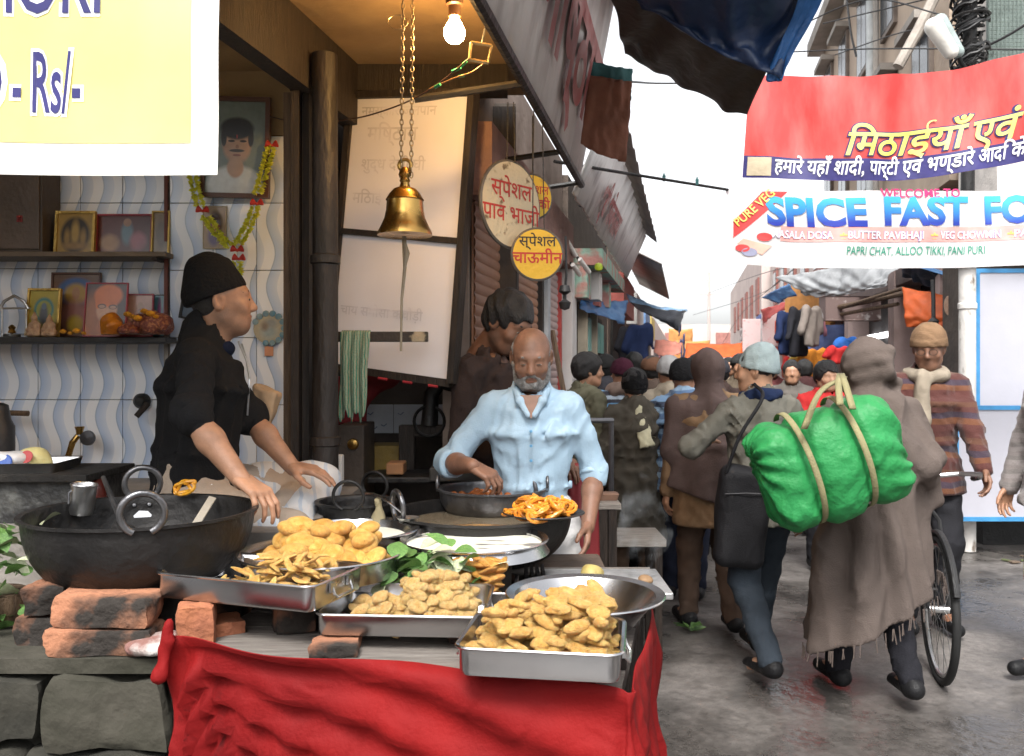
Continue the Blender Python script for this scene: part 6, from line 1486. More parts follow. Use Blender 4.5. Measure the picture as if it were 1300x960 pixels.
# overhead blue and brown tarpaulins
sheet('overhead_tarp', [[(700, -160, 2.9), (830, -150, 2.9), (960, -190, 2.9), (1090, -170, 3.0)], [(780, 10, 3.9), (840, 15, 3.8), (930, 25, 3.6), (1010, 10, 3.5)], [(792, 70, 4.5), (845, 98, 4.4), (905, 128, 4.3), (948, 146, 4.2)]], TARPD, 'dark brown tarpaulin sagging over the lane', 'tarpaulin', wr=.012, freq=4, nu=50, nv=40, seed=4)
sheet('overhead_tarp', [[(790, -170, 2.8), (900, -150, 2.8), (1000, -160, 2.8), (1100, -150, 2.9)], [(800, -25, 3.5), (880, 20, 3.45), (945, 35, 3.4), (1025, 5, 3.4)], [(815, 10, 3.6), (895, 58, 3.5), (950, 84, 3.45), (992, 100, 3.42)]], TARPN, 'navy blue tarpaulin stretched over the brown one', 'tarpaulin', wr=.018, freq=4, nu=50, nv=40, seed=6)
sheet('overhead_tarp', [[(1034, -60, 3.2), (1066, -58, 3.25)], [(1006, 20, 3.36), (1040, 8, 3.36)], [(974, 96, 3.43), (1004, 72, 3.42)], [(985, 104, 3.44), (992, 103, 3.43)]], mat('bright_blue_tarp_edge', (.03, .13, .36), .45, bump=.3, trans=.3), 'bright blue folded edge flap of the tarpaulin', 'tarpaulin', wr=.008, nu=10, nv=24, seed=8)
# ------------------------------------------------------------------ banners over the lane
rb = thing('red_banner', 'red sweet shop banner with yellow lettering and navy strip', 'banner', P(1130, 235, 5.0))
RA, RB_ = P(951, 92, 5.0), P(1395, 42, 4.7); hR = .60
def rbf(u, v, l):
    t = u / (RB_ - RA).length; q = RA.lerp(RB_, t); sag = -.10 * math.sin(t * PI) * (1 + .1 * (1 + v / hR)); lo = -v / hR
    return q + V((-.03 * lo * (1 - t * 1.0), -l + .020 * math.sin(u * 7.3 + lo * 1.5) + .010 * math.sin(u * 23 + 2 * lo) * (1 - lo * .5) + .012 * math.sin(u * 13 - lo * 4), sag + v + lo * .03 * t * 4 * 0))
WR_ = (RB_ - RA).length
REDB = mat('red_flex', (.62, .055, .05), .42, col2=(.70, .16, .14), vs=3.5, thr=(.4, .75), bump=.2, bs=12, trans=.3, stretch=(2, 2, .6)); NVY = mat('navy_flex', (.035, .03, .16), .45, trans=.15, bump=.1)
pgrid('cloth', 0, WR_, -hR, 0, 0, REDB, rb, 110, 26, rbf); pgrid('navy_strip', .0, WR_, -hR, -hR + .125, .003, NVY, rb, 110, 6, rbf); pgrid('cream_patch', .02, .145, -hR + .012, -hR + .118, .006, mat('cream_patch', (.62, .52, .36), .6, trans=.2), rb, 8, 4, rbf)
YEL = mat('yellow_print', (.75, .60, .06), .5, bump=0, col2=(.70, .62, .25))
for (bd, m_, l_) in ((.05, NAVY, .006), (.015, YEL, .010)):
    lettering('िमठाईयाँ', .20, m_, rbf, rb, bold=bd, shear=.25, x=.535 + (.0 if bd < .02 else -.008), y=-.455, off=l_, cut=.05, fit=.68 if bd < .02 else .696)
    lettering('एवं', .20, m_, rbf, rb, bold=bd, shear=.2, x=1.21, y=-.455, off=l_, cut=.05, fit=.24); lettering('नमकीन', .20, m_, rbf, rb, bold=bd, shear=.2, x=1.47, y=-.455, off=l_, cut=.05, fit=.5)
lettering('हमारे यहाँ शादी, पार्टी एवं भण्डारे आदि के लिए', .115, WHP, rbf, rb, bold=.015, shear=.15, x=.165, y=-.565, off=.009, cut=.05, fit=1.46)
lettering('.....', .2, WHP, rbf, rb, bold=.02, x=1.52, y=-.30, off=.008, cut=.1)
wb = thing('fast_food_banner', 'white fast food banner with big blue lettering', 'banner', P(1110, 337, 6.0))
WA, WB_ = P(921, 239, 6.0), P(1420, 236, 6.0); hW = .545
def wbf(u, v, l):
    t = u / (WB_ - WA).length; q = WA.lerp(WB_, t); lo = -v / hW
    return q + V((.03 * math.sin(lo * 3) * (1 - t), -l + .018 * math.sin(u * 4.1 + lo) + .010 * math.sin(u * 11 + lo * 3), v * (1 - .05 * t) + .05 * t * 0 - .03 * math.sin(t * PI) + .03 * lo * max(0, 1 - t * 6)))
WW_ = (WB_ - WA).length
pgrid('cloth', 0, WW_, -hW, 0, 0, mat('white_banner_flex', (.80, .80, .80), .45, var=.04, bump=.12, bs=8, trans=.3), wb, 100, 22, wbf)
PNK = mat('pale_red_print', (.80, .36, .33), .5, bump=0); pgrid('pink_strip', .36, WW_ - .02, -.36, -.255, .003, PNK, wb, 60, 3, wbf)
rbn = mat('red_ribbon_print', (.62, .05, .05), .5, bump=0)
vs = [wbf(*(V((.03, -.235)).lerp(V((.03, -.36)), j / 4).lerp(V((.26, -.012)).lerp(V((.43, -.012)), j / 4), i / 16)), .003) for j in range(5) for i in range(17)]; mesh_from('corner_ribbon', vs, [(j * 17 + i, j * 17 + i + 1, j * 17 + i + 18, j * 17 + i + 17) for j in range(4) for i in range(16)], rbn, wb)
an = math.atan2(.28, .32)
lettering('PURE VEG', .085, YEL, lambda a, b, l: wbf(.065 + a * math.cos(an) - b * math.sin(an), -.275 + a * math.sin(an) + b * math.cos(an), l), wb, bold=.012, off=.009, cut=.05, fit=.37)
def gradmat(name, z0, z1):
    m = mat(name, (.05, .2, .6), .4, bump=0); t = m.node_tree; N = t.nodes.new; L = t.links.new; tc = N('ShaderNodeTexCoord'); sp = N('ShaderNodeSeparateXYZ'); L(tc.outputs['Object'], sp.inputs[0]); mr = N('ShaderNodeMapRange'); L(sp.outputs['Z'], mr.inputs[0]); mr.inputs[1].default_value = z0; mr.inputs[2].default_value = z1; cr = N('ShaderNodeValToRGB'); L(mr.outputs[0], cr.inputs[0]); cr.color_ramp.elements[0].color = (.02, .045, .35, 1); cr.color_ramp.elements[1].color = (.05, .42, .78, 1); L(cr.outputs[0], t.nodes['Principled BSDF'].inputs['Base Color']); return m
zb = wb.location.z; GB = gradmat('blue_gradient_print', P(0, 283, 6).z - zb, P(0, 253, 6).z - zb)
lettering('SPICE', .27, GB, wbf, wb, bold=.04, x=.265, y=-.245, off=.006, cut=.06, fit=.69); lettering('FAST', .27, GB, wbf, wb, bold=.04, x=1.08, y=-.235, off=.006, cut=.06, fit=.60); lettering('FOOD', .27, GB, wbf, wb, bold=.04, x=1.80, y=-.232, off=.006, cut=.06, fit=.72)
lettering('WELCOME TO', .085, mat('magenta_print', (.60, .03, .16), .5, bump=0), wbf, wb, bold=.012, x=1.06, y=-.045, off=.006, cut=.06, fit=.56)
PUR = mat('violet_outline_print', (.30, .22, .50), .5, bump=0)
for (tx, x_, f_) in (('MASALA DOSA', .30, .42), ('BUTTER PAVBHAJI', .82, .53), ('VEG CHOWMIN', 1.47, .43), ('PANEER', 1.99, .3)):
    for (bd, m_, l_) in ((.05, PUR, .005), (.012, WHP, .008)): lettering(tx, .075, m_, wbf, wb, bold=bd, x=x_, y=-.338, off=l_, cut=.08, fit=f_)
for x_ in (.765, 1.405, 1.945): lettering('*', .11, YEL, wbf, wb, bold=.03, x=x_, y=-.38, off=.006, cut=0)
lettering('PAPRI CHAT, ALLOO TIKKI, PANI PURI', .085, mat('green_print', (.02, .28, .18), .5, bump=0), wbf, wb, bold=.006, x=.815, y=-.452, off=.006, cut=.08, fit=.98)
for (cu, cv, r1, cm) in ((.245, -.34, .055, rbn), (.10, -.43, .05, rbn), (.15, -.455, .055, mat('print_grey_blue', (.28, .30, .42), .5))):
    vs = [wbf(cu + r1 * math.cos(a), cv + r1 * .55 * math.sin(a), .006) for a in [i / 16 * 2 * PI for i in range(16)]]; mesh_from('food_print', vs, [tuple(range(16))], cm, wb)
vs = [wbf(u, v, .005) for (u, v) in ((.10, -.36), (.30, -.40), (.24, -.47), (.06, -.40))]; mesh_from('food_print', vs, [(0, 1, 2, 3)], mat('pale_orange_print', (.72, .42, .33), .5), wb)
o = MB().tube([P(704, 205, 5.0), P(800, 221, 5.5), P(924, 241, 6.0)], .010, n=8).build('banner_rod', IRON); tag(o, 'thin rod from the tin sign to the white banner', 'rod')
for i, x in enumerate((843, 885)): o = MB().lathe([(0, -.025), (.01, -.02), (.012, .015), (.006, .02), (.006, .03), (0, .031)], c=P(x, 226 + i * 5, 5.7), n=8).build('rod_clip', mat('teal_clip', (.04, .14, .14), .5)); tag(o, 'small dark clip on the banner rod', 'clip', 'clips on the banner rod')
# ------------------------------------------------------------------ right side of the lane
hA = thing('beige_house', 'tall sunlit beige house above the red banner', 'house', SRt(12, 0, -.5))
BEI = mat('beige_plaster', (.48, .38, .29), .9, col2=(.36, .28, .22), vs=2, bump=.4, bs=14); PINK = mat('pinkish_plaster', (.40, .30, .28), .9, col2=(.30, .22, .2), vs=3, bump=.3, bs=15)
slab(SRt, 8.2, 15.6, 3.3, 7.2, -.9, .0).build('upper_wall', BEI, hA); slab(SRt, 8.2, 15.6, 0, 3.29, -.9, -.5).build('ground_wall', PINK, hA); slab(SRt, 8.0, 15.8, 7.21, 7.42, -.9, .28).build('cornice', CONC, hA)
for i, Y in enumerate((8.7, 10.2, 11.7, 13.2, 14.6)):
    for z0 in (3.9, 5.6):
        wn = slab(SRt, Y, Y + .7, z0, z0 + 1.1, -.02, .05).build('window', mat('window_wood', (.16, .13, .11), .6), hA); slab(SRt, Y + .06, Y + .33, z0 + .06, z0 + 1.04, .051, .055).build('pane', mat('dull_glass', (.05, .06, .07), .12), wn); slab(SRt, Y + .37, Y + .64, z0 + .06, z0 + 1.04, .051, .055).build('pane', mat('dull_glass', (.05, .06, .07)), wn); slab(SRt, Y - .06, Y + .76, z0 + 1.12, z0 + 1.2, .0, .22).build('sunshade', CONC, wn)
MB().tube([SRt(11.3, 3.3, .08), SRt(11.3, 7.2, .08)], .06, n=10).build('drain_pipe', mat('pale_pipe', (.42, .44, .44), .6), hA, True); MB().tube([SRt(10.9, 3.3, .10), SRt(10.9, 7.2, .10)], .04, n=8).build('drain_pipe', CONC, hA, True)
slab(SRt, 12.2, 15.0, 5.15, 5.28, 0, .7).build('balcony', CONC, hA)
# shop bays at street level
CLD = mat('shop_inside_shade', (.035, .03, .03), .8)  # shade of the deep shops is put into this flat dark back
for i, (a, b) in enumerate(((8.6, 10.3), (10.6, 13.2), (13.5, 15.4))):
    sb = thing('shop_bay', ('closed bay with maroon shutter under the orange tarpaulin', 'dark garment shop hung with coats and children clothes', 'dim shop bay under pale painted boards')[i], 'shop', SRt((a + b) / 2, 0, -.3), 'shops on the right side'); slab(SRt, a, b, 0, 2.5, -.49, -.30).build('interior_shade', CLD, sb)
    slab(SRt, a - .15, a, 0, 3.2, -.5, .02).build('pier', PINK, sb); slab(SRt, b, b + .14, 0, 3.2, -.5, .02).build('pier', PINK, sb); slab(SRt, a, b, 2.5, 3.2, -.5, .0).build('lintel', mat('brown_lintel', (.14, .10, .09), .8, bump=.3), sb)
    if i == 0: slab(SRt, a + .1, b - .1, .1, 2.4, -.29, -.26).build('shutter', mat('maroon_shutter', (.16, .05, .06), .5), sb)
    if i == 1:
        for k in range(3): slab(SRt, a + .2 + k * .8, a + .75 + k * .8, 1.95, 2.02, -.28, -.22).build('strip_light', mat('shop_tube', (.8, .8, .8), .4, emit=(1, 1, 1, 2.0)), sb)
hB = thing('far_house', 'house further along the right side, painted pale in place of haze', 'house', SRt(21, 0, -.5)); FAR_HAZE = mat('haze_paled_plaster', (.56, .48, .44), .9, col2=(.46, .38, .36), vs=1.5, bump=.2)  # paler paint stands in for haze and glare over the far houses
slab(SRt, 15.9, 27, 0, 4.9, -1.2, -.15).build('wall', FAR_HAZE, hB)
for i in range(5):
    Y = 16.6 + i * 2; wn = slab(SRt, Y, Y + .9, 3.4, 4.4, -.16, -.08).build('window', mat('far_window_red', (.30, .13, .11), .7), hB); slab(SRt, Y + .1, Y + .8, 3.5, 4.3, -.079, -.07).build('pane', mat('dull_glass', (.05, .06, .07)), wn)
    slab(SRt, Y - .2, Y + 1.5, 2.3, 2.95, -.14, .25 + .1 * (i % 2)).build('sign_board', (mat('pinkish_sign', (.55, .33, .32), .6), WHITEP, mat('faint_red_sign', (.55, .20, .18), .6))[i % 3], hB)
hC = thing('far_house', 'far house closing the right side of the lane', 'house', SRt(34, 0, -.5)); slab(SRt, 27.3, 46, 0, 5.6, -1.2, .1).build('wall', FAR_HAZE, hC)
for i in range(6): slab(SRt, 28 + i * 2.6, 29 + i * 2.6, 3.3, 4.5, .1, .16).build('window', mat('far_window_red', (.30, .13, .11)), hC)
hD = thing('end_house', 'house across the end of the lane, painted pale in place of haze', 'house', (9, 52, 0)); MB().box((-6, 51, 0), (26, 54, 4.2)).build('wall', FAR_HAZE, hD)
for i in range(8): MB().box((-3 + i * 3, 50.9, 2.6), (-1.8 + i * 3, 50.99, 3.7)).build('window', mat('far_window_red', (.30, .13, .11)), hD)
hE = thing('far_house', 'far low house on the left side of the lane', 'house', SL(34, 0, -.5)); slab(SL, 24.3, 46, 0, 3.0, -1.2, .0).build('wall', FAR_HAZE, hE)
for i in range(5): slab(SL, 25 + i * 3.5, 27 + i * 3.5, 0, 2.1, .0, .05).build('shade_panel', mat('far_doorway_shade', (.10, .08, .08), .9), hE)  # dark slabs on the wall, coloured as the shade in doorways
# painted boards hanging in front of far right shops
for i, (x0, y0, x1, y1, Y) in enumerate(((943, 405, 966, 447, 19), (968, 398, 998, 440, 17))):
    o = MB().box(P(x0, y1, Y), P(x1, y0, Y) + V((0, .05, 0)), bev=.01).build('shop_board', mat('pink_print_board', (.60, .46, .45), .6, col2=(.62, .25, .25), vs=9, thr=(.6, .7))); tag(o, ('faded pink board furthest along the right shops', 'faded pink board beside the hanging coats')[i], 'sign')
o = sheet('bunting_cloth', [[(966, 393, 17), (985, 388, 16), (1005, 380, 15)], [(968, 412, 17), (980, 402, 16), (998, 391, 15)]], mat('red_bunting', (.45, .06, .05), .7), 'red cloth strip above the pink boards', 'cloth', wr=.02, nu=10, nv=6)
# tarps
sheet('lane_tarp', [[(985, 352, 12.5), (1040, 343, 11.5), (1090, 332, 10.6), (1150, 330, 9.6)], [(1010, 366, 12), (1050, 368, 11.2), (1090, 362, 10.4), (1128, 352, 9.6)], [(1018, 375, 12), (1055, 377, 11.2), (1090, 371, 10.4), (1124, 363, 9.6)]], GRT, 'silvery grey tarpaulin sagging over the garment shop', 'tarpaulin', wr=.025, freq=6, nu=40, nv=20, seed=12)
sheet('lane_tarp', [[(967, 378, 14), (985, 368, 13), (1003, 360, 12.3)], [(988, 386, 13), (1000, 378, 12.5), (1012, 376, 12)]], TARPB, 'small blue tarpaulin scrap beyond the silver one', 'tarpaulin', wr=.02, nu=10, nv=6)
sheet('lane_tarp', [[(1143, 331, 8.8), (1170, 338, 8.6), (1212, 352, 8.4)], [(1145, 352, 9.2), (1175, 362, 9.0), (1222, 368, 8.7)]], mat('navy_awning', (.015, .03, .06), .6, bump=.2), 'dark navy awning behind the orange tarpaulin', 'awning', wr=.02, nu=16, nv=8)
sheet('lane_tarp', [[(1142, 329, 8.75), (1170, 336, 8.55), (1214, 350, 8.35)], [(1145, 334, 8.74), (1170, 341, 8.54), (1214, 355, 8.34)]], TARPB, 'bright blue edge strip of the dark awning', 'tarpaulin', wr=.004, nu=16, nv=4)
sheet('lane_tarp', [[(1146, 365, 8.6), (1180, 371, 8.4), (1224, 377, 8.2)], [(1148, 396, 8.5), (1182, 399, 8.3), (1224, 398, 8.1)], [(1150, 415, 8.5), (1184, 416, 8.3), (1224, 416, 8.1)]], ORT, 'orange tarpaulin curtain beside the pole', 'tarpaulin', wr=.012, nu=24, nv=14, seed=3)
st_ = thing('strap', 'black strap dangling before the orange tarpaulin', 'strap', P(1185, 416, 8.0)); MB().tube([P(1184, 355, 8.0), P(1185, 380, 8.0), P(1185, 410, 8.0)], .018, n=6).build('band', BLACKP, st_, True); MB().lathe([(0, 0), (.04, .02), (.05, .06), (.02, .09), (0, .1)], c=P(1185, 416, 8.0), n=10).build('buckle', BLACKP, st_, True)
o = MB().lathe([(0, 0), (.05, 0), (.05, .008), (0, .01)], n=20, M=Matrix.Translation(P(1205, 388, 8.05)) @ Matrix.Rotation(PI / 2, 4, 'X') @ Matrix.Diagonal((1, 1.9, 1, 1))).build('oval_badge', mat('faded_badge', (.50, .36, .26), .7, col2=(.35, .2, .14), vs=40)); tag(o, 'faded oval badge printed on the orange tarpaulin', 'badge')
for i, (a, b, r_) in enumerate((((1010, 402, 11.6), (1150, 372, 9.0), .03), ((1020, 408, 11.4), (1140, 386, 9.2), .022), ((1045, 398, 11), (1146, 366, 8.7), .02))):
    o = MB().tube([P(*a), P(*b)], r_, n=8).build('bamboo_pole', WOOD_M); tag(o, ('thick bamboo pole under the silver tarpaulin', 'lower bamboo pole with hangers', 'thin bamboo pole to the orange tarpaulin')[i], 'pole')
o = MB().box(P(1040, 408, 10.6), P(1118, 376, 10.4), bev=.01).build('awning_board', mat('brown_white_board', (.16, .11, .10), .7, col2=(.5, .46, .44), vs=8, thr=(.6, .68))); tag(o, 'brown board with white marks below the silver tarpaulin', 'board')
# garments
GC = [('navy', (.015, .025, .07)), ('grey brown', (.20, .17, .15)), ('black', (.02, .02, .025)), ('orange', (.60, .22, .03)), ('red', (.50, .03, .03)), ('blue', (.03, .12, .40)), ('yellow', (.60, .42, .10)), ('white', (.6, .58, .55)), ('pink', (.5, .16, .2))]
def garment(ci, x, y0, y1, Y, w_, ry, what):
    nm, c_ = GC[ci]; m = cloth(nm.replace(' ', '_') + '_garment', c_); t_, b_ = P(x, y0, Y), P(x, y1, Y); S = SDF(.022); h = t_.z - b_.z
    S.seg(b_, t_ - V((0, 0, .06)), (1, 0, 0), w_ * .5, .05, w_ * .42, .045, k=.03)
    for s in (-1, 1): S.cone(t_ + V((s * w_ * .3, 0, -.07)), t_ + V((s * w_ * .62, .0, -h * .65)), .05, .04, k=.03)
    S.disp = wrinkle(.012, 14, int(x), st=(1, 1, .2)); v, f = S.mesh(); o = mesh_from('hanging_garment', v, f, m, None, True); o.rotation_euler = (0, 0, ry); return tag(o, what, 'garment', 'garments hung outside the shop')
for a in ((0, 1000, 392, 450, 10.6, .36, .7, 'navy coat hung at the end of the pole'), (2, 1013, 388, 452, 10.4, .36, .7, 'black navy coat between navy and grey coats'), (1, 1030, 386, 440, 10.2, .34, .7, 'grey brown coat hung under the bamboo pole'), (3, 1024, 440, 482, 10.8, .26, .4, 'orange child jacket hung low'), (6, 1013, 448, 478, 10.9, .22, .4, 'yellow child shirt hung low'), (4, 1005, 450, 476, 11, .22, .4, 'red child shirt behind the yellow one'), (3, 1038, 440, 462, 11.4, .25, .2, 'orange vest deeper in the shop'), (4, 1065, 436, 462, 10.2, .26, .1, 'red child dress with dark dots'), (5, 1076, 425, 446, 10.3, .24, .1, 'blue child top above the red dress'), (5, 1012, 466, 492, 10.7, .22, .4, 'blue child shirt below the yellow one'), (7, 955, 452, 470, 17, .4, .3, 'white garment outside the far shop'), (8, 968, 452, 472, 16.5, .4, .3, 'pink garment outside the far shop'), (1, 960, 456, 480, 15.5, .4, .3, 'beige grey garment outside the far shop'), (0, 812, 408, 462, 10.3, .28, .2, 'long dark blue garment hung beside the turquoise windows'), (2, 800, 412, 456, 10.8, .28, .2, 'black garment hung beside the long blue one')): garment(*a)
# corner building at right with framed boards and pole
cr_ = thing('corner_house', 'dark corner house behind the blue framed boards', 'house', (5.6, 8, 0)); MB().box((4.05, 7.45, 0), (8.5, 8.15, .30)).build('base_course', mat('black_base', (.03, .03, .03), .8, bump=.4), cr_); MB().box((4.05, 7.46, .302), (8.5, 8.15, 2.55)).build('wall', DARKW, cr_); MB().box((3.95, 7.1, 2.56), (8.5, 8.15, 2.72)).build('sunshade', mat('dark_slab', (.10, .085, .08), .9), cr_); MB().box((4.2, 7.5, 2.722), (8.5, 8.15, 7.5)).build('upper_wall', mat('bright_plaster', (.60, .56, .52), .9, bump=.3), cr_)
def framed(label, x0, y0, x1, y1, Y, fw=.035):
    a, b = P(x0, y1, Y), P(x1, y0, Y); r = thing('framed_sign', label, 'sign', ((a.x + b.x) / 2, Y, a.z), 'blue framed boards'); MB().box((a.x + fw, Y + .01, a.z + fw), (b.x - fw, Y + .03, b.z - fw)).build('panel', mat('white_board_face', (.44, .44, .49), .35, var=.03, bump=.04), r)
    MB().box((a.x, Y, a.z), (a.x + fw, Y + .04, b.z)).box((b.x - fw, Y, a.z), (b.x, Y + .04, b.z)).box((a.x + fw, Y, a.z), (b.x - fw, Y + .04, a.z + fw)).box((a.x + fw, Y, b.z - fw), (b.x - fw, Y + .04, b.z)).build('frame', BLUEP, r)
framed('tall blank white board in blue frame behind the pole', 1239, 341, 1420, 560, 7.3); framed('low blank white board in blue frame at knee height', 1212, 515, 1420, 662, 7.0)
o = MB().box(P(1213, 700, 7.05), P(1219, 655, 7.02)).build('board_leg', IRON); tag(o, 'iron leg under the low white board', 'leg support')
pp = thing('street_pole', 'white rust flecked steel pole with bundled cables', 'pole', (P(1228, 690, 7.2).x, 7.2, 0)); c = V(pp.location)
MB().tube([c, c + V((0, 0, 2.35))], .066, n=20).build('shaft', RUST, pp, True); MB().lathe([(.066, 0), (.075, .01), (.075, .05), (.066, .06)], c=c + V((0, 0, 2.0)), n=20).build('collar', RUST, pp, True); MB().lathe([(0, 0), (.12, 0), (.12, .02), (0, .02)], c=c + V((0, 0, 2.36)), n=20).build('cap_plate', RUST, pp); MB().tube([c + V((.02, .05, 2.38)), c + V((.09, .1, 5.4))], .055, n=14).build('upper_shaft', IRON, pp, True)
g = random.Random(8)
for k in range(26):
    z0 = 3.6 + g.random() * 1.1; r0 = .08 + g.random() * .07; n_ = 40; tt = g.uniform(1.5, 3); a0 = g.random() * 6; ti = g.uniform(-.25, .25)
    MB().tube([c + V((.05 + r0 * math.cos(a0 + q / n_ * tt * 6.28), .05 + r0 * math.sin(a0 + q / n_ * tt * 6.28), z0 + .5 * q / n_ * g.uniform(.9, 1.1) + ti * r0 * math.cos(a0 + q / n_ * tt * 6.28))) for q in range(n_)], g.uniform(.006, .013), n=5).build('cable_coil', (BLACKP, IRON)[k % 2], pp, True)
sl_ = thing('street_lamp', 'grey street lamp head on an arm above the red banner', 'street lamp', P(1205, 72, 7.0)); S = SDF(.014); S.cone(P(1186, 34, 7.0), P(1207, 66, 7.0), .075, .06, k=.03); v_, f_ = S.mesh(); mesh_from('lens', v_, f_, mat('lamp_lens', (.62, .60, .55), .3), sl_, True)
S = SDF(.014); S.cone(P(1194, 26, 7.05), P(1216, 66, 7.05), .055, .05, k=.03); v_, f_ = S.mesh(); mesh_from('housing', v_, f_, mat('lamp_housing', (.30, .36, .35), .5), sl_, True); MB().tube([P(1213, 62, 7.05), P(1220, 80, 7.08), P(1232, 96, 7.15)], .02, n=8).build('arm', IRON, sl_, True)
o = MB().tube([P(1140, 85, 8.0), P(1165, 40, 8.0), P(1200, -30, 8.0)], .05, n=10).build('slanted_pole', mat('grey_bamboo', (.34, .30, .26), .7)); tag(o, 'slanting grey pole above the red banner', 'pole')
gr = thing('window_grille', 'green wire mesh panel on the upper corner house', 'grille', P(1290, 70, 7.4)); m = MB(); a, b = P(1256, 90, 7.4), P(1330, -60, 7.4); x = a.x
while x < b.x: m.tube([V((x, 7.4, a.z)), V((x, 7.4, b.z))], .0045, n=4); x += .035
z = a.z
while z < b.z: m.tube([V((a.x, 7.405, z)), V((b.x, 7.405, z))], .0045, n=4); z += .035
o = m.build('wire_mesh', mat('mesh_wire', (.16, .20, .18), .6), gr); o['kind'] = 'stuff'; MB().box((a.x, 7.42, a.z), (b.x, 7.45, b.z)).build('backing', mat('grey_green_backing', (.22, .27, .25), .8), gr)
wires = [((1000, 40, 9), (1100, 0, 8), (1200, 20, 7.3)), ((1005, 66, 9), (1120, 62, 8), (1310, 63, 7.2)), ((1074, -10, 9), (1080, 40, 9), (1087, 72, 9)), ((880, 400, 30), (960, 375, 20), (1010, 340, 12)), ((900, 372, 30), (960, 350, 18), (1030, 333, 11)), ((1045, 30, 9), (1130, 10, 8), (1300, -30, 7)), ((1060, 70, 10), (1150, 40, 8.5), (1240, 30, 7.3)), ((800, 104, 5), (850, 106, 7), (960, 104, 9)), ((915, 440, 35), (940, 400, 26), (990, 356, 14)), ((1250, 60, 7.2), (1280, 45, 7.1), (1320, 20, 7))]
for i, wv in enumerate(wires):
    o = MB().tube([cat1([P(*q) for q in wv], k / 16) for k in range(17)], .012 if i in (2, 9) else .007, n=5).build('overhead_wire', BLACKP, None, True); tag(o, ('thin overhead wire near the slanting pole', 'straight wire behind the red banner top', 'dangling loose cable end before the beige house', 'sagging wire from far lane to silver tarpaulin', 'upper wire from far lane to white banner', 'high wire crossing before the beige house', 'slack wire towards the cable bundle', 'thin wire from the flag across the lane', 'lowest wire along the far right houses', 'thick cable from pole to mesh panel')[i], 'wire', 'overhead wires')
ep = thing('utility_pole', 'thin far utility pole with cross arms down the lane', 'pole', (P(900, 470, 30).x, 30, 0)); MB().tube([V((P(900, 470, 30).x, 30, 0)), V((P(900, 470, 30).x, 30, 4.9))], .05, n=8).build('shaft', FAR_HAZE, ep, True)  # pale paint stands in for the glare that washes the pole out
for z in (4.1, 4.6): MB().box((P(900, 470, 30).x - .3, 29.97, z), (P(900, 470, 30).x + .3, 30.03, z + .04)).build('cross_arm', FAR_HAZE, ep)
# metal rails, bench, red chair in the queue zone
o = MB().tube([P(735, 534, 5.2), P(778, 534, 5.3)], .016, n=8).tube([P(776, 534, 5.3), V((P(776, 534, 5.3).x, 5.3, 0))], .016, n=8).build('queue_rail', mat('grey_rail', (.16, .16, .17), .4, .6), None, True); tag(o, 'grey metal rail beside the queue', 'rail')
rc_ = thing('red_chair', 'red plastic chair back standing behind the old man', 'chair', (.30, 3.85, 0)); sheet('backrest', [[(722, 590, 3.75), (740, 586, 3.75), (756, 576, 3.78)], [(722, 655, 3.72), (740, 655, 3.70), (758, 650, 3.74)], [(722, 722, 3.72), (740, 722, 3.70), (760, 718, 3.74)]], mat('red_plastic', (.26, .03, .035), .45, bump=.05), parent=rc_, wr=.002, nu=12, nv=16, th=.02); MB().box((.24, 3.78, .43), (.46, 4.12, .46), bev=.008).build('seat', mat('red_plastic', (.26, .03, .035)), rc_)
for (x, y) in ((.26, 3.80), (.44, 3.80), (.26, 4.10), (.44, 4.10)): MB().box((x - .014, y - .014, 0), (x + .014, y + .014, .43)).build('leg', mat('red_plastic', (.26, .03, .035)), rc_)
def bench(label, x0, x1, y0, y1, h, th):
    r = thing('wooden_bench', label, 'bench', ((x0 + x1) / 2, (y0 + y1) / 2, 0)); n = 3
    for i in range(n): MB().box((x0, y0 + (y1 - y0) / n * i + .004, h - th), (x1, y0 + (y1 - y0) / n * (i + 1) - .004, h), bev=.004).build('plank', WOOD_G, r)
    for (x, y) in ((x0 + .04, y0 + .03), (x1 - .04, y0 + .03), (x0 + .04, y1 - .03), (x1 - .04, y1 - .03)): MB().box((x - .02, y - .02, 0), (x + .02, y + .02, h - th)).build('leg', WOOD_D, r)
bench('low grey wooden bench beyond the smoking griddle', P(752, 0, 4.6).x, P(842, 0, 4.6).x, 4.5, 4.85, .62, .04); bench('small grey plank table beside the red chair', P(752, 0, 4.3).x, P(784, 0, 4.3).x, 4.15, 4.45, .86, .03)
o = MB().rrect(.16, .10, .02, [(.01, 0), (0, .03), (.01, .035)], Matrix.Translation((P(764, 625, 4.3).x, 4.28, .861))).build('paper_parcel', mat('brown_parcel', (.22, .13, .09), .8)); tag(o, 'small brown parcel on the plank table', 'parcel')
lp = MB()
for k in range(7): a = k * .9; lp.add([P(875, 803, 5.0) * 0 + V((P(875, 803, 4.95).x, 4.95, .008)) + V((math.cos(a + s) * r_, math.sin(a + s) * r_ * .8, .012 * j + .01 * k * .5)) for j, (s, r_) in enumerate(((0, .0), (-.35, .06), (0, .10), (.35, .06)))], [(0, 1, 2, 3)])
o = lp.build('leaf_plate', GREENL); tag(o, 'trodden green leaf plate lying on the road', 'leaf plate')
g = random.Random(21)
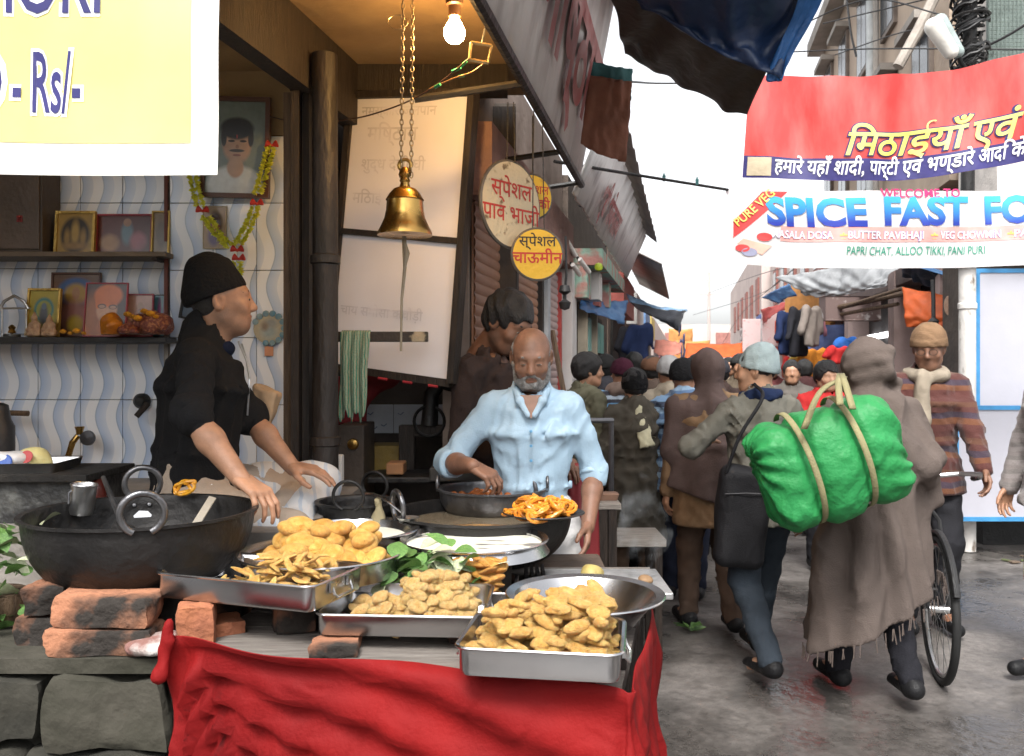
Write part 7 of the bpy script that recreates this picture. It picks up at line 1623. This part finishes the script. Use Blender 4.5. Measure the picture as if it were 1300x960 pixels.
for i in range(22):
    o = MB().box((-.03, -.02, 0), (.03, .02, .008)).build('litter_scrap', (mat('paper_litter', (.5, .48, .44), .8), mat('brown_litter', (.14, .10, .07), .9), mat('leaf_litter', (.10, .12, .05), .8))[i % 3]); o.location = (4.0 + g.gauss(.5, .5), 6.75 + g.gauss(0, .22), .0); o.rotation_euler = (0, 0, g.random() * 6); s = g.uniform(.4, 1.5); o.scale = (s, s, s); tag(o, 'scrap of litter swept below the low white board', 'litter', 'litter below the low board')
# ------------------------------------------------------------------ people
def inv(root):
    return Matrix.LocRotScale(root.location, root.rotation_euler, None).inverted()
def local(loc, face, p):
    return Matrix.LocRotScale(V(loc), Euler((0, 0, R(face))), None).inverted() @ V(p)
BLKJ = cloth('black_fleece', (.010, .010, .011), var=.1); BLKK = cloth('black_knit', (.009, .009, .010), bump=.5, bs=90, var=.1)
# --- seated sweet seller
sl0 = (-1.135, 3.06, .125); fc = -76
hr = local(sl0, fc, (-.815, 2.60, 1.175)); hl = local(sl0, fc, (-.765, 3.10, 1.125))
p = Person('seated man in black jacket and black knit cap beside the cauldron', 0, 0, 1.74, fc, lean=7, hands=(hl, hr), poles=((-.5, -.6, -.4), (.75, -.75, -.05)), head=(3, -2), loc=sl0, seed=3, build=1.12,
           knees=(((-.22, .44, .935), (.02, .30, .86)), ((.25, .34, .82), (.0, .24, .84))))
p.toe = [p.ank[0] + V((.12, .02, -.01)), p.ank[1] + V((-.12, .02, -.01))]
Mi = Matrix.Rotation(R(-fc), 3, 'Z')
p.body(curls=((.18, .22, .2), (.42, .45, .3)), hres=.0052, eyes=True, brow=HAIR, palms=((Mi @ V((1, -.15, -.22)), Mi @ V((0, .1, -1))), (Mi @ V((.75, -.35, -.45)), Mi @ V((-.3, .2, -1)))), spread=.07)
S = SDF(.006); S.ell((0, -.014, .035), (.0785, .0985, .0885), k=.01); S.ell((0, -.035, -.02), (.064, .050, .055), k=.03); S.clip((0, .005, 0), (0, 1, 0)); S.clip((0, 0, -.048), (0, .3, -1)); p.part('hair', S, HAIR, p.HM)
p.skin_stubble()
p.cap(BLKK, tall=.065, low=.026, tilt=.38, grow=.012, res=.006, fold=False, wr=.002)
p.top(BLKJ, t=.024, hem=.90, sleeve=0.03, loose=.026, wr=.0065, res=.009, freq=9, neckz=1.515)
S = SDF(.008); a = p.up((0, .045, 1.445)); S.ell(a, (.060, .040, .036), k=.02); S.disp = wrinkle(.003, 30, 1); p.part('inner_shirt', S, cloth('dark_navy_shirt', (.006, .010, .028)))
ZIP = mat('steel_zip', (.45, .45, .46), .3, .9, bump=0)
m = MB().tube([p.up((-.045, .105, 1.47)), p.up((-.022, .132, 1.41)), p.up((0, .150, 1.35)), p.up((.0, .158, 1.22))], .0035, n=6).tube([p.up((.06, .10, 1.475)), p.up((.03, .132, 1.415)), p.up((0, .150, 1.35))], .0035, n=6); m.build('zip', ZIP, p.root, True, loc=(0, 0, 0))
p.trousers(cloth('beige_trousers', (.42, .34, .27)), loose=.02, res=.011, wr=.003)
CHK = stripes('white_check_cotton', [(.66, .67, .68), (.66, .67, .68), (.66, .67, .68), (.48, .55, .64)], 22, 'Y'); CHK.node_tree.nodes['Principled BSDF'].inputs['Roughness'].default_value = .9
S = SDF(.009); h0, k0 = p.hip[0], p.knee[0]; S.cone(h0.lerp(k0, .25), k0 + V((0, .01, 0)), .092, .082, k=.03); S.cone(p.hip[1].lerp(p.knee[1], .2), p.knee[1], .095, .07, k=.05); S.cone(p.knee[0], p.knee[1], .06, .055, k=.06); S.seg(h0.lerp(k0, .2) + V((.06, .02, -.05)), k0 + V((.09, .0, -.055)), (1, 0, 0), .085, .06, .095, .05, k=.05); S.disp = wrinkle(.008, 15, 8); p.part('lap_cloth', S, CHK)
for i in (0, 1):
    S = SDF(.009); e = p.elb[i]; u = (p.wri[i] - e).normalized(); S.cone(e - u * .02, e + u * .022, .060, .052, k=.01); S.disp = wrinkle(.005, 30, 4 + i); p.part('rolled_cuff', S, BLKJ)
S = SDF(.009); c = P(331, 520, 3.34); S.rbox(c, (.05, .04, .085), .012, Euler((0, .3, 0)).to_matrix()); S.disp = wrinkle(.006, 26, 2); v_, f_ = S.mesh(); tag(mesh_from('paper_sack', v_, f_, mat('kraft_paper', (.42, .30, .19), .85, bump=.2), None, True), 'folded brown paper sack behind the seated man', 'sack')

# --- old man in pale blue kurta
BLUK = cloth('pale_blue_cotton', (.34, .47, .58), var=.07, bump=.15)
ol = (.078, 3.46, 0); fo = 178
hR_ = local(ol, fo, (-.150, 3.22, 1.145)); hL_ = local(ol, fo, (.295, 3.36, .90))
p = Person('old bearded man in pale blue kurta stirring sweets', 0, 0, 1.66, fo, lean=4, hands=(hL_, hR_), poles=((-.35, -.6, 0), (.7, -1, -.3)), head=(0, 20), loc=ol, seed=6, skinm=SKD, build=.93)
Mi = Matrix.Rotation(R(-fo), 3, 'Z')
p.body(curls=((.25, .3, .25), (.55, .6, .4)), hres=.0052, eyes=True, lid=.2, brow=GREYH, palms=(None, (Mi @ V((.85, -.3, -.45)), Mi @ V((0, .3, -1)))), spread=.06)
p.beard(full=1.05)
S = SDF(.007); S.ell((0, -.018, .030), (.081, .100, .083), k=.01); S.ell((0, .05, .075), (.075, .11, .085), k=.02, op='s'); S.disp = wrinkle(.002, 60, 4); S.clip((0, 0, -.02), (0, .4, -1)); p.part('hair', S, GREYH, p.HM)
p.top(BLUK, t=.020, hem=.70, sleeve=(.10, .22), loose=.020, wr=.006, res=.009, name='kurta', freq=13, neckz=1.475, flare=1.18, cuff=BLUK)
m = MB(); 
for i in range(3): m.lathe([(0, 0), (.006, 0), (.005, .003), (0, .004)], n=10, M=Matrix.Translation(p.up((0, .150 - .008 * i, 1.325 - .06 * i)) + V((0, .0, 0))) @ Matrix.Rotation(-PI / 2, 4, 'X'))
m.build('button', mat('blue_button', (.10, .30, .52), .3), p.root, True, loc=(0, 0, 0))
for s in (-1, 1):
    S = SDF(.006); S.cone(p.up((s * .062, .015, 1.475)), p.up((s * .045, .095, 1.44)), .018, .016, k=.01); S.ell(p.up((s * .045, .095, 1.44)), (.016, .016, .016), k=.01); S.cone(p.up((s * .045, .095, 1.44)), p.up((s * .012, .125, 1.385)), .015, .012, k=.01); p.part('collar', S, BLUK)
p.trousers(cloth('white_pyjama', (.60, .60, .60)), loose=.045, taper=1.1); p.shoes(cloth('brown_sandal', (.10, .06, .04)))
spn = tag(MB().tube([P(612, 590, 3.24), P(622, 606, 3.26), P(634, 622, 3.30)], [.006, .006, .014], n=8).build('stirring_spoon', IRON2, None, True), 'long spoon in the old man hand', 'spoon')
vn = [p.up((-.044, .096, 1.462)), p.up((.044, .096, 1.462)), p.up((0, .140, 1.372))]; MB().hexa([q - V((0, .03, 0)) for q in vn], [q for q in vn]).build('open_neck', SKD, p.root, loc=(0, 0, 0))
rg_ = MB().tube([P(606, 590, 3.235) + V((.0105 * math.cos(a), .002 * math.sin(a), .0105 * math.sin(a))) for a in [i / 14 * 2 * PI for i in range(14)]], .002, n=6, closed=True)
# --- dark man behind
p = Person('tall man in dark jacket looking down in the shop shade', 622, 3.92, 1.84, 232, lean=8, head=(0, 32), hands=((-.12, .30, 1.12), (.16, .30, 1.10)), seed=9, skinm=SKD, loc=(-.115, 3.90, 0)); p.body(hres=.007, eyes=True, brow=HAIR); p.hair(grow=.014)
p.top(cloth('dark_brown_jacket', (.035, .024, .022)), t=.026, hem=.80, res=.012, loose=.02, wr=.008); p.skin_stubble(); p.trousers(cloth('dark_trousers', (.02, .02, .022))); p.shoes(BLKJ)
S = SDF(.009); S.cone(p.up((-.07, .10, 1.44)), p.up((-.075, .165, 1.22)), .028, .03, k=.02); S.cone(p.up((-.075, .165, 1.22)), p.up((-.08, .16, .98)), .03, .03, k=.02); S.disp = wrinkle(.004, 26, 3); p.part('scarf', S, cloth('dull_mauve_scarf', (.18, .10, .12)))

# --- the queue and the passers-by
DTR = cloth('charcoal_trousers', (.022, .022, .026)); BSH = cloth('black_shoe', (.012, .012, .013), rough=.45)
G = 'people in the lane'
def walker(label, px, Y, h, face, topm, trm, **k):
    t = k.pop('top', {}); det = k.pop('detail', False); p = Person(label, px, Y, h, face, group=G, **k); p.body(hres=.009, detail=det); p.trousers(trm, res=.018); p.shoes(BSH)
    if topm: p.top(topm, res=.014, **t)
    return p
p = walker('man in olive hooded jacket standing at the rail', 744, 6.0, 1.60, -62, cloth('olive_jacket', (.11, .105, .07)), DTR, seed=11, detail=True, head=(-18, 2), top=dict(t=.035, loose=.03, wr=.010, hem=.80)); p.hair(grow=.02)
S = SDF(.012); S.cone(p.up((-.08, -.09, 1.42)), p.up((.08, -.09, 1.42)), .05, k=.03); S.cone(p.up((-.10, -.03, 1.45)), p.up((.10, -.03, 1.45)), .045, k=.03); S.disp = wrinkle(.006, 20, 2); p.part('hood', S, cloth('olive_jacket', (.2, .2, .14)))
p = walker('person in maroon knit cap and blue striped shawl', 790, 6.7, 1.57, 5, stripes('blue_black_stripes', [(.02, .02, .03), (.10, .24, .42), (.02, .02, .03), (.30, .36, .42)], 9), DTR, seed=12, top=dict(t=.04, loose=.03, hem=.7)); p.hair(grow=.003, nape=False); p.cap(cloth('maroon_knit', (.055, .012, .025), bump=.5), tall=.02); p.scarf(cloth('taupe_scarf', (.22, .16, .13)), tails=False, r=.055)
p = walker('short person in black cap and long grey brown coat', 806, 5.75, 1.49, 8, cloth('grey_brown_coat', (.075, .066, .052)), cloth('dull_brown_trousers', (.10, .065, .045)), seed=13, head=(0, 8), top=dict(t=.04, loose=.025, hem=.42, flare=1.3, wr=.010)); p.hair(grow=.02); p.cap(BLKK, low=-.02)
S = SDF(.009); S.seg(p.up((-.01, -.105, 1.44)), p.up((.05, -.185, 1.16)), (1, 0, 0), .035, .022, .07, .022, k=.03); S.seg(p.up((.09, -.01, 1.46)), p.up((-.02, -.10, 1.45)), (0, 0, 1), .035, .03, .035, .03, k=.03); S.disp = crease(.008, 20, 2); p.part('scarf', S, cloth('cream_shawl', (.55, .52, .36)))
p = walker('man in grey knit cap and cream jacket in the queue', 849, 6.35, 1.58, -8, cloth('cream_jacket', (.30, .26, .20)), DTR, seed=14, top=dict(t=.035, loose=.03, hem=.72)); p.hair(grow=.003, nape=False); p.cap(cloth('light_grey_knit', (.36, .36, .36), bump=.5), tall=.03)
p = walker('person in black cap wrapped in blue striped shawl', 868, 5.72, 1.55, -14, stripes('blue_grey_stripes', [(.03, .045, .08), (.16, .27, .42), (.07, .13, .24), (.20, .30, .42)], 7), cloth('navy_trousers', (.012, .015, .028)), seed=15, head=(-22, 4), top=dict(t=.045, loose=.035, hem=.78, wr=.010)); p.hair(grow=.003, nape=False); p.cap(BLKK, tall=.03, low=-.005)
p = walker('person hooded in brown shawl over a tan tunic', 902, 5.0, 1.60, 6, cloth('tan_tunic', (.20, .125, .07)), cloth('brown_trousers', (.085, .055, .04)), seed=16, build=1.15, stride=.13, gait=.3, lean=3, head=(-10, 8), top=dict(t=.03, loose=.02, hem=.66, flare=1.2), detail=True); p.hood_shawl(cloth('mauve_brown_shawl', (.10, .07, .064)), hem=.80, w=.34, d=.26, slant=(-.35, 0), wr=.010, folds=6, fold=.012, open_=True)
# man with grey cap and dark shoulder bag
p = walker('man in blue grey knit cap and olive grey jacket walking away', 968, 4.32, 1.60, 12, cloth('olive_grey_jacket', (.13, .125, .105)), cloth('dark_blue_grey_trousers', (.035, .045, .058)), seed=17, stride=-.26, gait=.7, lean=4, head=(52, 2), detail=True, skinm=SKL, hands=((-.20, .26, 1.14), None), poles=((-.8, -.5, -.4), None), top=dict(t=.032, loose=.024, hem=.80, wr=.009)); p.hair(grow=.004, nape=False); p.cap(cloth('blue_grey_knit', (.30, .37, .38), bump=.4), tall=.05, low=.012, tilt=.25, fold=False, wr=.004, grow=.010)
p.scarf(cloth('navy_shirt', (.012, .022, .06)), tails=False, r=.028)
bg_ = thing('shoulder_bag', 'black quilted shoulder bag carried by the man in blue grey cap', 'bag', (P(938, 720, 4.25).x, 4.25, .55)); c = V((P(940, 660, 4.22).x, 4.20, P(940, 655, 4.22).z)); S = SDF(.011); S.rbox(c, (.125, .075, .25), .06, Euler((0, .08, 0)).to_matrix()); S.disp = wrinkle(.006, 16, 3); v_, f_ = S.mesh(); mesh_from('bag_body', v_, f_, cloth('black_nylon', (.013, .013, .015), rough=.6), bg_, True)
MB().tube([cat1([c + V((-.09, -.06, .22)), c + V((-.03, -.09, .40)), P(968, 505, 4.12), P(958, 488, 4.25)], i / 20) for i in range(21)], .009, n=8).build('strap', cloth('black_nylon', (.013, .013, .015)), bg_, True)
MB().tube([c + V((-.10, -.079, .12)), c + V((0, -.084, .125)), c + V((.10, -.076, .12))], .003, n=5).build('zip', cloth('grey_thread', (.08, .08, .085)), bg_, True)
# woman with green bundle
SHW = cloth('taupe_wool_shawl', (.105, .083, .073), var=.10)
p = walker('person wrapped in taupe shawl carrying the green bundle', 1108, 4.0, 1.62, 4, None, cloth('black_trousers', (.014, .014, .018)), seed=21, stride=.16, gait=.5, lean=5, head=(6, 4), hands=((-.16, .08, 1.22), (.15, .10, 1.02)))
def wraps(S):
    for (a_, b_, c_, r_) in (((-.11, -.04, .055), (.02, -.16, .075), (.115, -.02, .02), .016), ((-.115, -.03, .0), (.0, -.165, .03), (.12, -.03, -.05), .015), ((-.10, -.06, -.06), (.03, -.16, -.03), (.12, -.06, -.12), .018)):
        q = [p.HM @ V(x) for x in (a_, b_, c_)]; pts = [cat1(q, i / 8) for i in range(9)]
        for i in range(8): S.cone(pts[i], pts[i + 1], r_, k=.035)
    for (a_, b_) in (((-.19, -.07, 1.40), (.10, -.17, 1.20)), ((-.12, -.13, 1.40), (.20, -.17, 1.10)), ((.06, -.12, 1.44), (.26, -.10, 1.05)), ((.16, -.08, 1.42), (.30, .0, .95))): S.cone(p.up(a_), p.up(b_), .03, .036, k=.07)
SW = p.hood_shawl(SHW, hem=.40, w=.33, d=.26, slant=(.55, 0), wr=.011, res=.0105, folds=8, fold=.02, open_=False, hood=1.12, extra=wraps)
m = MB(); g = random.Random(4)
for q in range(70):
    a = g.uniform(PI * .9, PI * 2.1); x, y = .315 * math.cos(a), .25 * math.sin(a); z = (.40 * p.k + .55 * x); m.tube([V((x, y, z + .02)), V((x * 1.02 + g.gauss(0, .006), y * 1.02, z - g.uniform(.02, .05)))], .0028, n=4)
fr = m.build('fringe', SHW, p.root, loc=(0, 0, 0)); fr['kind'] = 'stuff'
gb = thing('green_bundle', 'big bright green stuffed bundle with beige straps', 'bundle', P(1050, 690, 3.58)); c = P(1050, 586, 3.58); MR = Euler((0, R(-19), 0)).to_matrix()
S = SDF(.010); S.rbox(c, (.292, .16, .225), .10, MR, k=.05); S.ell(c + MR @ V((.02, 0, .0)), (.23, .19, .19), MR, k=.10)
wf1 = wrinkle(.007, 9, 31, st=(1, 1, 1)); w3_ = crease(.007, 8, 33, st=(1, .4, .35)); w4_ = crease(.003, 20, 35, st=(1, .4, .4)); wf2 = lambda X, Y, Z: w3_(X, Y, Z) + w4_(X, Y, Z); MRi = np.array(MR.inverted()); cc_ = np.array(c)
def gdisp(X, Y, Z):
    x, y, z = X - cc_[0], Y - cc_[1], Z - cc_[2]; u = MRi[0][0] * x + MRi[0][2] * z
    squeeze = .030 * (np.exp(-((u + .115) / .03) ** 2) + np.exp(-((u - .095) / .03) ** 2)); end = np.clip(np.abs(u) / .28, 0, 1) ** 3
    return wf1(X, Y, Z) + wf2(X, Y, Z) + squeeze + .010 * end * np.sin(np.arctan2(y, z) * 13)
S.disp = gdisp; v_, f_ = S.mesh(); GRN = mat('bright_green_nylon', (.018, .19, .05), .5, col2=(.03, .26, .08), vs=5, bump=.25, bs=60, spec=.3, folds=.4, trans=.08); mesh_from('sack', v_, f_, GRN, gb, True)
BST = mat('beige_webbing', (.22, .20, .10), .8, bump=.3, bs=120)
for u0, top_ in ((-.115, P(1020, 520, 3.45)), (.095, P(1071, 482, 3.5))):
    pts = []; 
    for i in range(27):
        a = -PI * .5 - .2 + i / 26 * (PI * 1.25); pts.append(c + MR @ V((u0, -.195 * math.cos(a) ** 1 * (1 if math.cos(a) > 0 else 1), .232 * math.sin(a) + .012)))
    m = MB(); vs = []; wd = MR @ V((.012, 0, 0))
    n_ = len(pts); nr = [(q - c - MR @ V((u0, 0, 0))).normalized() for q in pts]
    vs = [q + n_2 * .006 - wd for q, n_2 in zip(pts, nr)] + [q + n_2 * .006 + wd for q, n_2 in zip(pts, nr)]
    o = mesh_from('strap', vs, [(i, i + 1, n_ + i + 1, n_ + i) for i in range(n_ - 1)], BST, gb, True); md = o.modifiers.new('t', 'SOLIDIFY'); md.thickness = .004; md.offset = 0
for (a_, b_, c_) in (((1020, 545, 3.37), (1040, 500, 3.40), (1072, 480, 3.62)), ((1082, 520, 3.37), (1073, 490, 3.45), (1068, 476, 3.66)), ((1066, 515, 3.37), (1064, 490, 3.45), (1066, 476, 3.66))):
    pts = [cat1([P(*a_), P(*b_), P(*c_)], i / 12) for i in range(13)]; vs = [q - V((.013, 0, 0)) for q in pts] + [q + V((.013, 0, 0)) for q in pts]; o = mesh_from('carry_handle', vs, [(i, i + 1, 14 + i, 13 + i) for i in range(12)], BST, gb, True); md = o.modifiers.new('t', 'SOLIDIFY'); md.thickness = .008
# cyclist pushing his bicycle
p = walker('man in brown cap, cream scarf and striped maroon sweater pushing a bicycle', 1174, 5.05, 1.74, 172, stripes('maroon_stripes', [(.060, .012, .008), (.065, .013, .009), (.11, .035, .011), (.03, .016, .03), (.06, .013, .009), (.08, .028, .013)], 5.2), DTR, seed=24, skinm=SKD, lean=4, head=(-22, 14), detail=True, hands=((-.21, .34, .90), (.22, .38, .90)), top=dict(t=.03, loose=.02, hem=.78)); p.cap(cloth('brown_knit', (.19, .115, .065), bump=.5), tall=.03, low=.012, tilt=.2); p.scarf(cloth('cream_scarf', (.26, .22, .17)), tails=True, r=.034)
S = SDF(.005); p.hair(grow=.003)
for s in (-1, 1): MB().tube([p.HM @ V((s * .031 + .021 * math.cos(a), .107, .006 + .017 * math.sin(a))) for a in [i / 18 * 2 * PI for i in range(18)]], .0018, n=5, closed=True).build('spectacle_rim', IRON, p.root, True, loc=(0, 0, 0))
def bicycle():
    r = thing('bicycle', 'black roadster bicycle pushed beside the shawl wearer', 'bicycle', (2.03, 4.20, 0)); M = Matrix.Translation(r.location); r.location = (2.08, 4.22, 0)
    base = V(r.location); Q = lambda x, y, z: base + V((x, y, z)); RW = .335
    for yy in (0, 1.08):
        wl_ = MB().tube([Q(0, yy + RW * math.cos(a), RW + RW * math.sin(a)) for a in [i / 48 * 2 * PI for i in range(48)]], .019, n=10, closed=True).build('tyre', mat('rubber', (.012, .012, .012), .8), r, True)
        MB().tube([Q(0, yy + (RW - .026) * math.cos(a), RW + (RW - .026) * math.sin(a)) for a in [i / 48 * 2 * PI for i in range(48)]], .010, n=8, closed=True).build('rim', STEEL2, wl_, True)
        m = MB()
        for i in range(20): a = i / 20 * 2 * PI; m.tube([Q(.02 * (-1) ** i, yy, RW), Q(0, yy + (RW - .03) * math.cos(a), RW + (RW - .03) * math.sin(a))], .0014, n=4)
        m.build('spokes', STEEL2, wl_); MB().tube([Q(-.045, yy, RW), Q(.045, yy, RW)], .018, n=10).build('hub', STEEL2, wl_, True)
        MB().tube([Q(0, yy + (RW + .035) * math.cos(a), RW + (RW + .035) * math.sin(a)) for a in [.15 + i / 20 * 2.6 for i in range(21)]], .016, n=8).build('mudguard', BLACKP, r, True)
    m = MB()
    for (a, b) in (((0, .20, .86), (0, .28, .60)), ((0, .24, .78), (0, .72, .82)), ((0, .28, .60), (0, .66, .30)), ((0, .72, .86), (0, .66, .30))): m.tube([Q(*a), Q(*b)], .015, n=8)
    for s in (-.05, .05): m.tube([Q(s, 1.08, RW), Q(s * .4, .66, .30)], .009, n=6); m.tube([Q(s, 1.08, RW), Q(s * .4, .72, .80)], .008, n=6); m.tube([Q(s, 0, RW), Q(s * .8, .18, .74), Q(0, .20, .80)], .010, n=6)
    m.build('frame', BLACKP, r, True)
    MB().tube([Q(-.27, .42, .93), Q(-.25, .26, .97), Q(-.12, .16, .98), Q(0, .19, .96), Q(.12, .16, .98), Q(.25, .26, .97), Q(.27, .42, .93)], .012, n=8).tube([Q(0, .19, .96), Q(0, .21, .84)], .013, n=8).build('handlebar', STEEL, r, True)
    for s in (-.27, .27): MB().tube([Q(s, .36, .945), Q(s, .47, .925)], .017, n=8).build('grip', BLACKP, r, True)
    S = SDF(.01); S.cone(Q(0, .62, .93), Q(0, .80, .94), .035, .075, k=.03); v_, f_ = S.mesh(); mesh_from('saddle', v_, f_, mat('saddle_leather', (.04, .025, .018), .5), r, True)
    MB().tube([Q(0, .72, .86), Q(0, .73, .92)], .013, n=8).build('seat_post', STEEL2, r, True); MB().tube([Q(.06, .66 + .09 * math.cos(a), .30 + .09 * math.sin(a)) for a in [i / 20 * 2 * PI for i in range(20)]], .006, n=6, closed=True).build('chain_ring', IRON2, r, True)
    for s in (-1, 1): MB().tube([Q(.07 * s, .66, .30), Q(.09 * s, .66 + .12 * s, .25)], .008, n=6).tube([Q(.06 * s, .66 + .12 * s, .25), Q(.16 * s, .66 + .12 * s, .25)], .013, n=8).build('pedal', IRON, r, True)
    r.rotation_euler = (0, 0, R(-14))
bicycle()
# man cut by the frame edge, with a carrier bag
p = walker('passer-by in checked grey jacket with a carrier bag', 1350, 4.4, 1.72, 100, stripes('grey_check', [(.24, .21, .20), (.28, .25, .24), (.20, .18, .17)], 14), cloth('dull_blue_trousers', (.05, .055, .075)), seed=26, stride=.2, gait=.5, top=dict(t=.035, loose=.022, hem=.80), hands=((-.22, .03, .80), (.27, .10, .82)), detail=True); p.hair()
cb_ = bag('striped yellow and green carrier bag held by the passer-by', V((P(1322, 725, 4.15).x, 4.15, .52)), (.075, .06, .14), stripes('carrier_stripes', [(.50, .50, .05), (.12, .30, .06), (.55, .12, .04), (.6, .55, .2)], 6), 8, (0, 0, .2))
# smaller passers further down the lane
p = walker('dark haired woman in red shawl seen between the caps', 1048, 6.6, 1.55, 178, cloth('red_wool', (.45, .03, .03)), DTR, seed=27, head=(8, 6), detail=True, skinm=SKL, top=dict(t=.04, loose=.03, hem=.6)); p.hair(grow=.02)
for i, (px_, Y, h, fa, c_, cc, lb) in enumerate(((768, 7.3, 1.62, -20, (.05, .05, .06), (.02, .02, .02), 'person in charcoal coat and black cap behind the olive jacket'), (828, 7.1, 1.6, 5, (.07, .05, .04), (.10, .05, .03), 'person in brown coat and rust cap in the packed queue'), (886, 7.6, 1.63, -10, (.04, .045, .06), None, 'bare headed person in dark slate coat in the packed queue'), (912, 6.9, 1.58, 15, (.06, .04, .035), (.05, .05, .06), 'person in dark brown coat ahead of the brown shawl'), (940, 8.2, 1.64, 170, (.09, .07, .05), (.03, .03, .03), 'man in khaki coat and dark cap walking up the lane'), (1022, 9.4, 1.6, 10, (.05, .02, .02), None, 'person in dark maroon coat beside the child clothes'), (805, 8.4, 1.66, 0, (.05, .06, .05), None, 'bare headed tall person in dark green coat'), (858, 8.6, 1.6, 0, (.10, .08, .07), (.20, .18, .16), 'person in taupe coat and pale cap further up the queue'), (878, 9.5, 1.62, 0, (.10, .10, .12), (.30, .05, .04), 'walker in red cap far down the lane'), (925, 12, 1.66, 180, (.30, .22, .16), None, 'bare headed walker in tan coat coming up the lane'), (860, 13.5, 1.6, 10, (.45, .43, .40), (.5, .48, .44), 'walker with white headcloth far down the lane'), (980, 11, 1.62, 170, (.16, .05, .05), None, 'walker in dark red coat by the pink boards'), (1005, 8.2, 1.58, 165, (.10, .09, .08), None, 'dark dressed shopper by the hung coats'), (897, 17, 1.65, 0, (.06, .07, .10), None, 'small far walker in navy under the orange awning'), (942, 18, 1.6, 180, (.35, .12, .10), (.5, .2, .1), 'small far walker in rust coloured shawl'), (822, 9.0, 1.6, 0, (.40, .06, .05), None, 'walker in red jacket beyond the queue'), (835, 10.5, 1.58, 10, (.50, .48, .45), (.45, .44, .42), 'walker in pale coat and cap beyond the queue'))):
    p = walker(lb, px_, Y, h, fa, cloth('far_coat_%d' % i, c_), DTR, seed=30 + i, stride=.12, top=dict(t=.04, loose=.03, hem=.75))
    p.hair(res=.012)
    if cc: p.cap(cloth('far_cap_%d' % i, cc), res=.012)


# goods and cloths crowding the far lane
g = random.Random(77)
FC = [mat('far_cloth_%d' % i, c_, .8, trans=.2) for i, c_ in enumerate(((.55, .10, .06), (.62, .30, .10), (.55, .50, .48), (.12, .16, .34), (.50, .20, .24), (.10, .10, .11)))]
for i in range(34):
    Y = g.uniform(14, 30); left = i % 3 == 0; out = g.uniform(.2, .9); a = SL(Y, g.uniform(1.9, 2.7), out) if left else SRt(Y, g.uniform(1.9, 3.0), out); wd_, hh_ = g.uniform(.4, 1.1), g.uniform(.35, .8)
    d_ = V((1, .15, 0)) * wd_ if g.random() < .6 else V((.2, 1, 0)) * wd_
    sheet('hung_cloth', [[a, a + d_ * .5 + V((0, 0, -.04)), a + d_], [a + V((0, 0, -hh_ * .5)), a + d_ * .5 + V((.02, 0, -hh_ * .55)), a + d_ + V((0, 0, -hh_ * .5))], [a + V((.02, 0, -hh_)), a + d_ * .5 + V((0, .03, -hh_)), a + d_ + V((0, 0, -hh_ * .95))]], FC[g.randrange(5)], 'coloured cloth hung outside the far shops', 'cloth', 'cloths hung along the far lane', wr=.02, nu=8, nv=8, seed=i)
